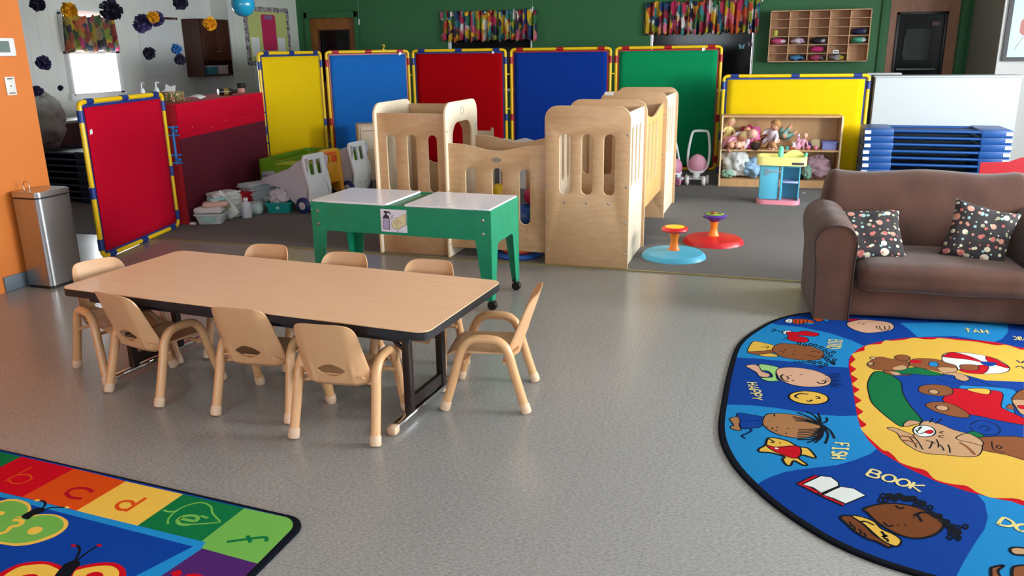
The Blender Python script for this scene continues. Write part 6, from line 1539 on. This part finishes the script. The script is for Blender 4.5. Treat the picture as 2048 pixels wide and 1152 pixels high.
tmp = MB().use(m_amb); tmp.plate([rrect(-.14, .02, .14, .54, (.02, .02, .06, .06), 5), rrect(-.09, .40, -.02, .47, .008), rrect(.02, .40, .09, .47, .008), rrect(-.10, .05, .10, .20, .012)], .03, Matrix.Translation((.12, 0, 0)) @ YZ @ Matrix.Rotation(0, 4, 'X'), bev=.005)
for v in tmp.bm.verts: v.co.x += .10 * max(0, .22 - v.co.z) * 2
tmp.build('handle_face', t, smooth=40)
for y in (-.12, .12): MB().use(m_amb).plate([[(-.30, .26), (-.22, .16), (.08, .08), (.12, .20), (.12, .50), (.05, .46)]], .012, Matrix.Translation((0, y, 0)) @ XZ).build('side_panel', t)
MB().use(m_amb).box((-.10, 0, .15), (.34, .24, .012), ry=-.15).build('basket_floor', t)
MB().use(mat('toy_orange', '#e8542a', .35)).box((.137, 0, .495), (.006, .15, .022), bev=.002).build('red_trim', t)
for y in (-.055, .055): MB().use(mat('toy_orange', '#e8542a', .35)).box((.115, y, .435), (.01, .06, .06)).build('red_insert', t)
for y in (-.15, .15): MB().use(m_wheel).lathe([(0, -.018), (.06, -.018), (.07, 0), (.06, .018), (0, .018)], (.02, y, .07), 20, Matrix.Rotation(PI / 2, 4, 'X')).build('wheel', t)
t = thing('toy_vacuum', 'yellow and sky blue toy vacuum with red wheels', 'toy vacuum', (-4.20, 8.35, 0), .2)
MB().use(m_yellow_pipe).lathe([(0, .04), (.055, .05), (.085, .11), (.085, .19), (.06, .28), (.03, .34), (0, .345)], (0, 0, 0), 20, Matrix.Scale(.7, 4, (0, 1, 0))).build('body', t, smooth=60)
MB().use(mat('sky_plastic', '#4cb4d8', .4)).tube([(0, 0, .31), (-.015, .01, .38), (-.045, .03, .46), (-.05, .03, .50)], [.032, .022, .014, .012], 12).build('handle', t, smooth=60)
MB().use(mat('sky_plastic', '#4cb4d8', .4)).tube([(-.04, .03, .50), (.06, .0, .50)], .013, 10).build('grip', t)
for x in (-.07, .07): MB().use(mat('bright_red_plastic', '#d3121f', .3)).box((x, -.03, .06), (.045, .05, .10), bev=.012).build('red_foot', t)
for x in (-.10, .10): MB().use(m_wheel).lathe([(0, -.012), (.04, -.012), (.045, 0), (.04, .012), (0, .012)], (x, .02, .045), 18, Matrix.Rotation(PI / 2, 4, 'Y')).build('wheel', t)

# ------------------------------------------------------------------ diaper supplies along the cabinet foot
m_binw = mat('bin_white', '#cdd8d8', .4); m_dia = mat('diaper_white', '#d9dcda', .9); m_dia2 = mat('diaper_blue', '#c2d0d4', .9); m_dia3 = mat('diaper_lilac', '#b9b8c8', .9)
def bin_(name, loc, rz, sx, sy, h, m, label, cat='bin', flare=.03):
    t = thing(name, label, cat, loc, rz)
    mb = MB().use(m); o0 = rrect(-sx / 2 + flare, -sy / 2 + flare, sx / 2 - flare, sy / 2 - flare, .02); o1 = rrect(-sx / 2, -sy / 2, sx / 2, sy / 2, .025); o2 = rrect(-sx / 2 + .008, -sy / 2 + .008, sx / 2 - .008, sy / 2 - .008, .02)
    n = len(o0); A_ = [mb._v((x, y, 0)) for x, y in o0]; B_ = [mb._v((x, y, h)) for x, y in o1]; C_ = [mb._v((x, y, h)) for x, y in o2]; D_ = [mb._v((x * .8, y * .8, .01)) for x, y in o2]
    mb._f(A_[::-1]); mb._f(D_)
    for a_, b_ in ((A_, B_), (B_, C_), (C_, D_)):
        for i in range(n): mb._f([a_[i], a_[(i + 1) % n], b_[(i + 1) % n], b_[i]])
    mb.build('tub_body', t, smooth=40)
    MB().use(m).plate([rrect(-sx / 2 - .006, -sy / 2 - .006, sx / 2 + .006, sy / 2 + .006, .028), o2], .012, Matrix.Translation((0, 0, h - .006))).build('rim', t)
    return t
def stack(name, loc, rz, n, d, m, label, lean=0.0, seed=0, h=.016, m2=None):
    """folded diapers in a pile, every one a thing"""
    random.seed(seed)
    P0 = None
    for k in range(n):
        if P0 is None:
            t = thing(name, 'x', 'diaper'); mb = MB().use(m); soft(mb, (0, 0, h / 2), (d[0], d[1], h), h * .45, 8, amp=.003, freq=14, seed=seed); mb.build('pad', t, smooth=60)
            MB().use(m2 or m_dia3).box((0, -d[1] / 2 + .004, h * .5), (d[0] * .6, .006, h * .5), bev=.002).build('waistband', t)
            P0 = t
        else: t = copy_tree(P0)
        z = loc[2] + k * (h - .0015)
        o = (lean * k + random.uniform(-.012, .012))
        place(t, (loc[0] + o * math.cos(rz), loc[1] + o * math.sin(rz), z), rz + random.uniform(-.2, .2), label if k < n - 1 else label.replace('one of the folded diapers', 'topmost folded diaper'), label.replace('one of the folded diapers', 'folded diapers'))
bin_('wipes_bin', (-4.865, 6.135, 0), math.radians(20), .26, .17, .10, m_binw, 'small white plastic bin of wipes at the near end of the diaper supplies')
MB_l = MB().use(mat('bin_label', '#8fc4b8', .6)).box((0, 0, 0), (.13, .003, .045)); o = MB_l.build('bin_label'); o.parent = [x for x in bpy.data.objects if x.get('label', '').startswith('small white plastic bin of wipes')][0]; o.location = (-.0, -.080, .055); o.rotation_euler = (math.radians(-16), 0, 0)
def pouch(name, loc, rz, d, m, label, seed, cat='pack', cap=None, rx=0.0):
    t = thing(name, label, cat, loc, 0); t.rotation_euler = (rx, 0, rz)
    mb = MB().use(m); soft(mb, (0, 0, d[2] / 2), d, d[2] * .45, 8, amp=.008, freq=9, seed=seed); mb.build('pouch_body', t, smooth=60)
    if cap: MB().use(cap).prism(rrect(-.03, -.022, .03, .022, .01), d[2] - .004, d[2] + .008).build('flip_lid', t)
    return t
pouch('wipes_pack', (-4.87, 6.13, .098), .3, (.25, .14, .055), m_dia, 'cream wipes pack lying across the white bin', 1, 'wipes pack', m_white)
pouch('wipes_pack', (-4.83, 6.17, .152), .6, (.22, .12, .045), mat('pouch_peach', '#d4b0a4', .6), 'pinkish wipes pack on top of the cream one', 2, 'wipes pack', m_white)
pouch('wipes_pack', (-4.845, 6.21, .196), 1.0, (.16, .10, .035), mat('pouch_teal', '#9cc8c4', .6), 'pale teal wipes pack topmost on the white bin', 3, 'wipes pack', m_white)
stack('folded_diaper', (-4.90, 6.45, 0), math.radians(75), 14, (.25, .19), m_dia, 'one of the folded diapers in the stack left of the white bottle', -.004, 3, .019)
t = thing('paper_bag', 'white printed paper packet leaning over the diaper stack', 'packet', (-4.75, 6.33, .035), 0); t.rotation_euler = (math.radians(0), math.radians(-36), math.radians(17))
mb = MB().use(m_dia); soft(mb, (0, 0, .135), (.12, .045, .27), .018, 8, amp=.006, freq=9, seed=7); mb.build('packet_body', t, smooth=60)
MB().use(mat('label_dark', '#5a6670', .5)).box((.01, -.024, .19), (.05, .004, .03)).build('printed_square', t); MB().use(mat('label_olive', '#b8b890', .6)).box((0, -.024, .11), (.09, .003, .05)).build('printed_band', t)
t = thing('white_bottle', 'translucent white plastic bottle standing among the diapers', 'bottle', (-4.70, 6.44, 0)); MB().use(mat('bottle_pe', '#c6ccd4', .4)).lathe([(0, 0), (.042, 0), (.046, .01), (.046, .12), (.036, .145), (.018, .155), (.018, .17), (0, .17)], (0, 0, 0), 20).build('bottle_body', t, smooth=50); MB().use(m_white).lathe([(0, 0), (.021, 0), (.021, .022), (0, .024)], (0, 0, .168), 16).build('cap', t)
pouch('diaper_bag', (-4.76, 6.64, 0), .5, (.18, .22, .11), mat('bag_clear', '#b7cfcd', .35), 'clear plastic bag of diapers in front of the red bin', 9, 'diaper bag')
t = thing('red_bin', 'small red plastic bin wedged behind the white bottle', 'bin', (-4.99, 6.74, 0), math.radians(80)); MB().use(mat('bin_red', '#c4101a', .4)).box((0, 0, .085), (.30, .16, .17), bev=.012).build('tub_body', t); MB().use(mat('bin_red', '#c4101a', .4)).box((0, 0, .176), (.32, .18, .012), bev=.004).build('rim', t); MB().use(m_white).plate([[(-.018, -.015), (.018, -.015), (.0, .02)]], .003, Matrix.Translation((-.03, -.085, .10)) @ XZ).build('white_emblem', t)
stack('folded_diaper', (-4.93, 6.99, 0), math.radians(70), 14, (.27, .20), m_dia2, 'one of the folded diapers in the pale blue stack beside the red bin', -.004, 6, .019, m_dia2)
bin_('diaper_tub', (-4.76, 6.98, 0), math.radians(75), .20, .12, .12, m_binw, 'white plastic tub between the pale blue diaper stack and the teal basket')
stack('folded_diaper', (-4.93, 7.30, 0), math.radians(60), 17, (.27, .20), m_dia3, 'one of the folded diapers in the tallest stack behind the teal basket', .002, 9, .0195, mat('diaper_green', '#a8c4b0', .9))
bin_('teal_basket', (-4.55, 6.77, 0), math.radians(14), .25, .17, .105, mat('teal_plastic', '#0f9a94', .4), 'teal plastic basket holding a white bag beside the nearest cart', 'basket', .018)
em = MB().use(mat('teal_pale', '#9fd4d0', .5)).plate([[(-.022, 0), (0, -.018), (.022, 0), (0, .018)]], .003, XZ).build('heart_mark'); em.parent = [x for x in bpy.data.objects if x.get('label', '').startswith('teal plastic basket')][0]; em.location = (0, -.083, .055)
crumple('plastic_bag', (-4.55, 6.77, .06), (.21, .15, .17), mat('bag_white', '#c9c6cc', .5), 'crumpled whitish plastic bag in the teal basket', 'bag', seed=4)

# items on the red cabinet top
ZK = 1.0705
t = thing('tissue_box', 'floral patterned tissue box on the near end of the red cabinet', 'tissue box', (-5.33, 6.36, ZK), .25)
m_flor = patch_material('floral_card', ['#6b5a28', '#8a3a2c', '#a89a6c', '#3f5a2c', '#c8b88c', '#5a2a28', '#7c7a3c'], 60)
MB().use(m_flor).box((0, 0, .045), (.14, .26, .088), bev=.002).build('box_body', t); MB().use(m_white).plate([[(-.05, 0), (.05, 0), (.06, .06), (.01, .045), (-.03, .07)]], .003, Matrix.Translation((.0, .0, .088)) @ XZ).build('tissue', t)
def tissue(loc, e, label):
    t = thing('paper_sheet', label, 'paper', loc); t.rotation_euler = e
    mb = MB().use(m_white); mb.grid(lambda u, v: Vector((.16 * (u - .5), .12 * (v - .5), .03 * math.sin(u * 2.6) + .012 * v)), 10, 6); o = mb.build('sheet', t, smooth=80); sd = o.modifiers.new('t', 'SOLIDIFY'); sd.thickness = .002
tissue((-5.52, 6.52, ZK + .05), (.2, -.3, .4), 'white paper sheet curling up behind the floral tissue box')
tissue((-5.24, 6.58, ZK + .01), (0, .12, .2), 'white paper lying just right of the floral tissue box')
t0 = thing('pump_bottle', 'x', 'pump bottle'); MB().use(mat('pump_clear', '#dfe6ea', .25)).lathe([(0, 0), (.023, 0), (.026, .01), (.026, .10), (.020, .120), (.010, .13), (0, .13)], (0, 0, 0), 18).build('bottle_body', t0, smooth=50)
MB().use(m_white).tube(spline([(0, 0, .13), (0, 0, .165), (.004, 0, .172), (.03, 0, .168)], 3), .006, 8).build('pump', t0)
place(t0, (-5.50, 6.20, ZK), .2, 'clear white pump bottle, the left one, behind the red panel top', 'pump bottles on the red cabinet')
place(copy_tree(t0), (-5.46, 6.34, ZK), .5, 'clear white pump bottle, the right one, nearer the tissue box', 'pump bottles on the red cabinet')
t = thing('dark_bottle', 'dark bottle lying on its side on the red cabinet top', 'bottle', (-5.52, 7.30, ZK), 1.0)
MB().use(mat('dark_amber', '#1c1712', .25)).lathe([(0, 0), (.032, 0), (.036, .01), (.036, .13), (.02, .16), (.014, .20), (0, .20)], (0, 0, .036), 18, Matrix.Rotation(PI / 2, 4, 'Y')).build('bottle_body', t, smooth=50)
MB().use(mat('gold_label', '#7a6a2c', .4)).lathe([(.0368, .05), (.0368, .10)], (0, 0, .036), 18, Matrix.Rotation(PI / 2, 4, 'Y')).build('bottle_label', t)
t = thing('small_toy_figure', 'small black and pink toy at the far end of the red cabinet', 'toy', (-5.58, 7.78, ZK), .4)
MB().use(m_black).box((0, 0, .08), (.08, .08, .05), bev=.01).build('head', t); MB().use(mat('toy_peach', '#c98f88', .6)).box((0, 0, .028), (.06, .07, .055), bev=.012).build('body', t)

# ------------------------------------------------------------------ wall cubby with clothes
m_cub = wood_material('cubby_maple', '#d8ac80', '#c89a6c', .5, (1.5, 1.5, 6))
cx0, cx1, cz0, cz1 = -.215, 1.058, 1.262, 1.932
cub = thing('wall_cubby', 'maple wall cubby of five columns hung on the green wall', 'cubby', (cx0, G - .30, cz0))
CW, CHh, CD = cx1 - cx0, cz1 - cz0, .29
for k in range(6): MB().use(m_cub).box((k * CW / 5 + (.006 if k == 0 else -.006 if k == 5 else 0), CD / 2, CHh / 2), (.012, CD, CHh)).build('upright', cub)
for z in (0.006, CHh - .006): MB().use(m_cub).box((CW / 2, CD / 2, z), (CW, CD, .012)).build('board', cub)
MB().use(m_cub).box((CW / 2, CD - .004, CHh / 2), (CW, .008, CHh)).build('back_board', cub)
rows = 6
for c_ in range(5):
    for r_ in range(1, rows):
        if c_ == 4 and r_ == 1: continue
        MB().use(m_cub).box(((c_ + .5) * CW / 5, CD / 2, r_ * CHh / rows), (CW / 5 - .012, CD - .01, .008)).build('shelf', cub)
MB().use(m_white).box((3.42 * CW / 5, -.004, 1.15 * CHh / rows), (.07, .003, .045)).build('name_card', cub)
nk = MB().use(mat('ink_dark', '#222226', .6))
for i in range(3): nk.box((3.42 * CW / 5 - .018 + .018 * i, -.0062, 1.15 * CHh / rows), (.011, .001, .016))
nk.build('name_print', cub)
cont = [(0, 2, '#d4558c', 'pink and white folded clothes in the first column', '#ddd6d6'), (0, 3, '#b8b84a', 'yellow green cup in the first column', None), (1, 2, '#d8c8d4', 'white and lilac folded clothes in the second column', '#c89ac0'), (1, 0, '#5a94c4', 'light blue clothes at the bottom of the second column', '#1c1a22'),
        (2, 2, '#2a2630', 'dark clothes with white trim in the third column', '#c4c0c8'), (2, 1, '#c43070', 'hot pink clothes in the third column', None), (2, 0, '#b84a6a', 'rose and grey clothes at the bottom of the third column', '#6a5a62'), (3, 0, '#9a98a0', 'grey and yellow clothes at the bottom of the fourth column', '#c8b02c'),
        (4, 3, '#2c2a5c', 'navy clothes in the last column, upper cell', '#5a5868'), (4, 2, '#58b090', 'mint and white clothes in the last column', '#d4d0d0')]
for i, (c_, r_, hx, lb, hx2) in enumerate(cont):
    base = (cx0 + (c_ + .5) * CW / 5, G - .30 + .12, cz0 + r_ * CHh / rows + .009)
    if 'cup' in lb:
        t = thing('cup', lb, 'cup', base); MB().use(mat('cup_yg', hx, .5)).lathe([(0, 0), (.03, 0), (.036, .075), (.031, .075), (.026, .005), (0, .005)], (-.05, -.04, 0), 16).build('cup_body', t); continue
    pr = () if not hx2 else ((mat('cub_%s' % hx2[1:], hx2, .9), (.05 if c_ != 1 else .03, -.02, .012), (.12, .16, .062)),)
    crumple('folded_clothes', base, (.215, .22, .088), mat('cub_%s' % hx[1:], hx, .9), lb, 'clothes', seed=i * 2.3 + 1, parts=pr, group='clothes in the wall cubby', n=16)

# butterflies on the dark window, posters
def butterfly(loc, hx, label):
    t = thing('butterfly_sticker', label, 'decoration', loc, 0, 'butterflies on the dark window')
    mb = MB().use(mat('bf_' + hx[1:], hx, .5))
    for s in (-1, 1): mb.plate([[(s * .002, .01), (s * .03, .04), (s * .045, .03), (s * .035, .002), (s * .028, -.025), (s * .008, -.03)]], .003, XZ)
    mb.use(m_black).tube([(0, -.003, -.03), (0, -.003, .025)], .003, 6); mb.build('wings', t)
butterfly((-.585, G + .050, 1.47), '#6a98a8', 'pale blue butterfly on the black window by the wall cubby')
butterfly((-.465, G + .050, 1.50), '#8a7a8c', 'mauve butterfly on the black window nearest the wall cubby')
t = thing('window_clings', 'faint pale paper sheets behind the glass of the brown door', 'decoration', (1.70, G + .03, 1.45))
for (x, z, sx, sz, hx) in ((-.02, .02, .30, .40, '#2c3432'), (-.06, .0, .24, .28, '#4a5450'), (.04, -.04, .07, .12, '#9ab4b4'), (.18, .28, .09, .05, '#8a6878'), (0, -.30, .48, .015, '#8c9c9a')):
    MB().use(mat('cling_' + hx[1:], hx, .6)).box((x, 0, z), (sx, .003 + sz * .002, sz)).build('sheet', t)
t = thing('framed_poster', 'black framed poster on the white wall at the right', 'poster', (2.341, 10.83, 1.278))
MB().use(m_black).plate([rrect(0, 0, .85, 1.1, .004), rrect(.045, .045, .805, 1.055, .002)], .03, XZ).build('frame', t)
pp = MB().use(mat('poster_paper', '#c4dfe0', .3)).box((.425, .004, .55), (.77, .006, 1.02))
pp.use(mat('poster_red', '#b8685c', .4)); pp.plate([rrect(.14, .28, .30, .46, .05)], .002, XZ); pp.use(mat('poster_white', '#eef2f2', .4)); pp.tube([(.12 + .25 * math.sin(a * .2), -.001, .12 + .09 * a) for a in range(9)], .012, 6); pp.build('print', t)
# notice board
t = thing('notice_board', 'yellow green notice board with a patterned border and a pink sheet', 'notice board', (-7.735, 11.02, 1.31), 0)
m_bord = patch_material('board_border', ['#c4c0b8', '#5a5470', '#8c8a98', '#b89a9c', '#3a3a50', '#9ca08c'], 45)
MB().use(m_bord).box((0, .605, .42), (.012, 1.21, .86)).build('border', t); MB().use(mat('board_yellow', '#c4cc7c', .8)).box((.006, .605, .42), (.012, 1.03, .72)).build('board_paper', t)
MB().use(mat('board_pink', '#c42a5c', .7)).plate([rrect(.42, .20, .80, .74, .05)], .004, Matrix.Translation((.016, 0, 0)) @ YZ).build('pink_sheet', t)
MB().use(mat('board_lav', '#8a6a9c', .7)).box((.020, .61, .70), (.003, .2, .06)).build('title_strip', t)
for y, z in ((.22, .26), (.93, .26)): MB().use(m_white).box((.015, y, z), (.003, .2, .28)).build('paper_sheet', t)
t = thing('paper_notice', 'white paper notice hanging below the notice board corner', 'paper', (-7.738, 11.28, 1.02)); MB().use(m_white).box((0, 0, .1), (.004, .22, .3)).build('sheet', t)

# brown wall cabinet
t = thing('wall_cabinet', 'dark brown wooden wall cabinet with an open bottom shelf', 'cabinet', (-8.04, 10.0, 1.17))
MB().use(m_walnut).box((.145, .01, .39), (.29, .02, .78)).build('side_panel', t); MB().use(m_walnut).box((.145, .64, .39), (.29, .02, .78)).build('side_panel', t)
for z in (.01, .22, .77): MB().use(m_walnut).box((.145, .325, z), (.29, .63, .02)).build('board', t)
MB().use(m_walnut).box((.01, .325, .39), (.012, .63, .78)).build('back_board', t)
for y in (.17, .48):
    d_ = MB().use(m_walnut).box((.298, y, .495), (.018, .30, .55), bev=.004).box((.308, y, .495), (.006, .20, .42), bev=.002).build('door', t); MB().use(m_steel).ball((.318, y + (.12 if y < .3 else -.12), .34), .01, 8, 6).build('knob', d_)
for k, (y, hx, lb) in enumerate(((.20, '#3f7c8c', 'blue plastic box on the open shelf of the brown wall cabinet'), (.45, '#b4a0a0', 'clear pinkish plastic box on the open shelf of the brown wall cabinet'))):
    q = thing('storage_box', lb, 'box', (-7.86, 10.0 + y, 1.191), 0, 'boxes in the wall cabinet'); MB().use(mat('box_' + hx[1:], hx, .3)).box((0, 0, .055), (.2, .22, .11), bev=.01).build('box_body', q); MB().use(mat('box_lid', '#c4ccd0', .4)).box((0, 0, .118), (.21, .23, .015), bev=.004).build('lid', q)
t = thing('white_wall_panel', 'pale board under a dark rail between the bright window and the brown cabinet', 'board', (-8.035, 9.15, 1.2)); MB().use(mat('pale_board', '#cfd4d2', .6)).box((0, .36, .37), (.012, .74, .72)).build('board', t); MB().use(m_walnut).box((.004, .36, .75), (.03, .78, .03)).build('rail', t)

# ------------------------------------------------------------------ hanging tissue pompoms and balloon
def pompom(loc, r, m, label, grp, seed):
    t = thing('tissue_pompom', label, 'pompom', loc, 0, grp)
    random.seed(seed); mb = MB().use(m)
    for k in range(34):
        z = 1 - 2 * (k + .5) / 34; a = k * 2.39996; q = math.sqrt(1 - z * z); d_ = Vector((q * math.cos(a), q * math.sin(a), z))
        u = d_.orthogonal().normalized(); w = d_.cross(u); tw = random.uniform(0, 3); u, w = u * math.cos(tw) + w * math.sin(tw), w * math.cos(tw) - u * math.sin(tw)
        s_ = r * random.uniform(.82, 1.08); wd = r * .42
        pts = []
        for i in range(5):
            row = []
            for j in range(5):
                A_ = (i / 4); B_ = (j / 4 - .5) * 2
                p = d_ * (s_ * (.15 + .85 * A_)) + u * (wd * B_ * (.15 + A_)) + w * (r * .13 * math.sin(B_ * 5 + k) * A_)
                row.append(mb._v(p + d_ * (-.12 * r * B_ * B_)))
            pts.append(row)
        for i in range(4):
            for j in range(4): mb._f([pts[i][j], pts[i + 1][j], pts[i + 1][j + 1], pts[i][j + 1]])
    mb.ball((0, 0, 0), r * .45, 8, 6)
    mb.build('petals', t, smooth=30)
    MB().use(mat('thread', '#c8c8c8', .6)).tube([(0, 0, 0), (0, 0, ZC - loc[2])], .0012, 4).build('thread', t)
pv = mat('tissue_purple', '#37305c', .8); pd = mat('tissue_dark', '#221f38', .8); py_ = mat('tissue_yellow', '#e0a30f', .8); pb = mat('tissue_blue', '#2c6aa8', .8); pp_ = mat('tissue_violet', '#43396b', .8)
POM = [((-6.853, 6.5, 1.965), .073, pd, 'dark purple tissue pompom leftmost along the top edge', 1), ((-5.994, 6.5, 1.885), .098, pd, 'large dark purple pompom in front of the patchwork valance top', 2),
       ((-5.66, 6.5, 1.765), .085, pp_, 'violet pompom low and left in the cluster right of the white window', 3), ((-5.55, 6.56, 1.80), .075, pp_, 'violet pompom in the cluster, touching the small yellow one', 4),
       ((-5.216, 6.5, 1.93), .068, pd, 'dark purple pompom cut by the top edge above the brown cabinet', 5), ((-6.899, 6.5, 1.422), .073, pv, 'purple pompom left of the bright white window', 6),
       ((-5.627, 6.5, 1.500), .061, pd, 'dark purple pompom hanging alone right of the bright white window', 7), ((-5.29, 6.5, 1.440), .052, pd, 'dark navy pompom under the blue one beside the brown cabinet', 8),
       ((-5.292, 6.47, 1.532), .050, pb, 'blue pompom directly above the dark navy one beside the brown cabinet', 9), ((-7.04, 6.5, 1.155), .058, pv, 'purple pompom half hidden by the orange wall, lowest of all', 10),
       ((-6.489, 6.5, 1.903), .076, py_, 'yellow pompom in front of the left end of the patchwork valance', 11), ((-5.458, 6.42, 1.811), .055, py_, 'yellow pompom beside the violet cluster', 12), ((-4.92, 6.5, 1.747), .062, py_, 'yellow pompom in front of the brown wall cabinet', 13),
       ((-6.74, 6.5, 1.184), .028, pd, 'tiny dark pompom just left of the window sill', 14)]
for (l, r, m, lb, s) in POM: pompom(l, r, m, lb, 'hanging tissue pompoms', s)
t = thing('balloon', 'round turquoise blue balloon cut by the top edge', 'balloon', (-4.556, 6.5, 1.900)); MB().use(mat('balloon_blue', '#1794bd', .18, coat=.3)).lathe([(0, -.105), (.04, -.098), (.075, -.075), (.098, -.03), (.10, .02), (.085, .065), (.05, .095), (.0, .108)], (0, 0, 0), 28).build('balloon_skin', t, smooth=80); MB().use(mat('thread', '#c8c8c8', .6)).tube([(0, 0, .1), (0, 0, ZC - 1.9)], .0012, 4).build('thread', t)
for k, (x, z, lb) in enumerate(((-3.35, 2.03, 'white clip hanging before the green wall above the royal blue panel'), (-1.18 + .85, 2.12, 'white clip hanging before the green wall above the wall cubby left corner'), (-6.02, 1.93, 'pale clip hanging before the green wall right of the oak door'))):
    t = thing('hanging_clip', lb, 'clip', (x, 11.4 if k != 1 else 12.1, z)); MB().use(m_white).box((0, 0, -.03), (.015, .006, .08), ry=.15).build('clip', t); MB().use(mat('thread', '#c8c8c8', .6)).tube([(0, 0, 0), (0, 0, ZC - z)], .001, 4).build('thread', t)

# ------------------------------------------------------------------ thermostat and switch
t = thing('thermostat', 'white wall thermostat with a grey screen on the orange wall', 'thermostat', (-4.768, 4.175, 1.55)); MB().use(m_white).box((.012, 0, 0), (.024, .20, .115), bev=.010).build('housing', t); MB().use(mat('lcd_grey', '#6f7f7a', .3)).box((.0245, -.012, .002), (.002, .13, .070)).build('screen', t)
t = thing('wall_switch', 'white switch plate below the thermostat on the orange wall', 'switch', (-4.768, 4.203, 1.308)); MB().use(mat('plate_white', '#e4e4dc', .4)).box((.003, 0, 0), (.006, .072, .116), bev=.002).build('plate', t); MB().use(m_black).box((.0065, 0, .045), (.002, .04, .006)).box((.0065, 0, -.045), (.002, .046, .006)).build('slots', t); MB().use(mat('plate_grey', '#8a8a80', .4)).ball((.007, 0, .0), (.003, .006, .006), 8, 6).build('button', t)
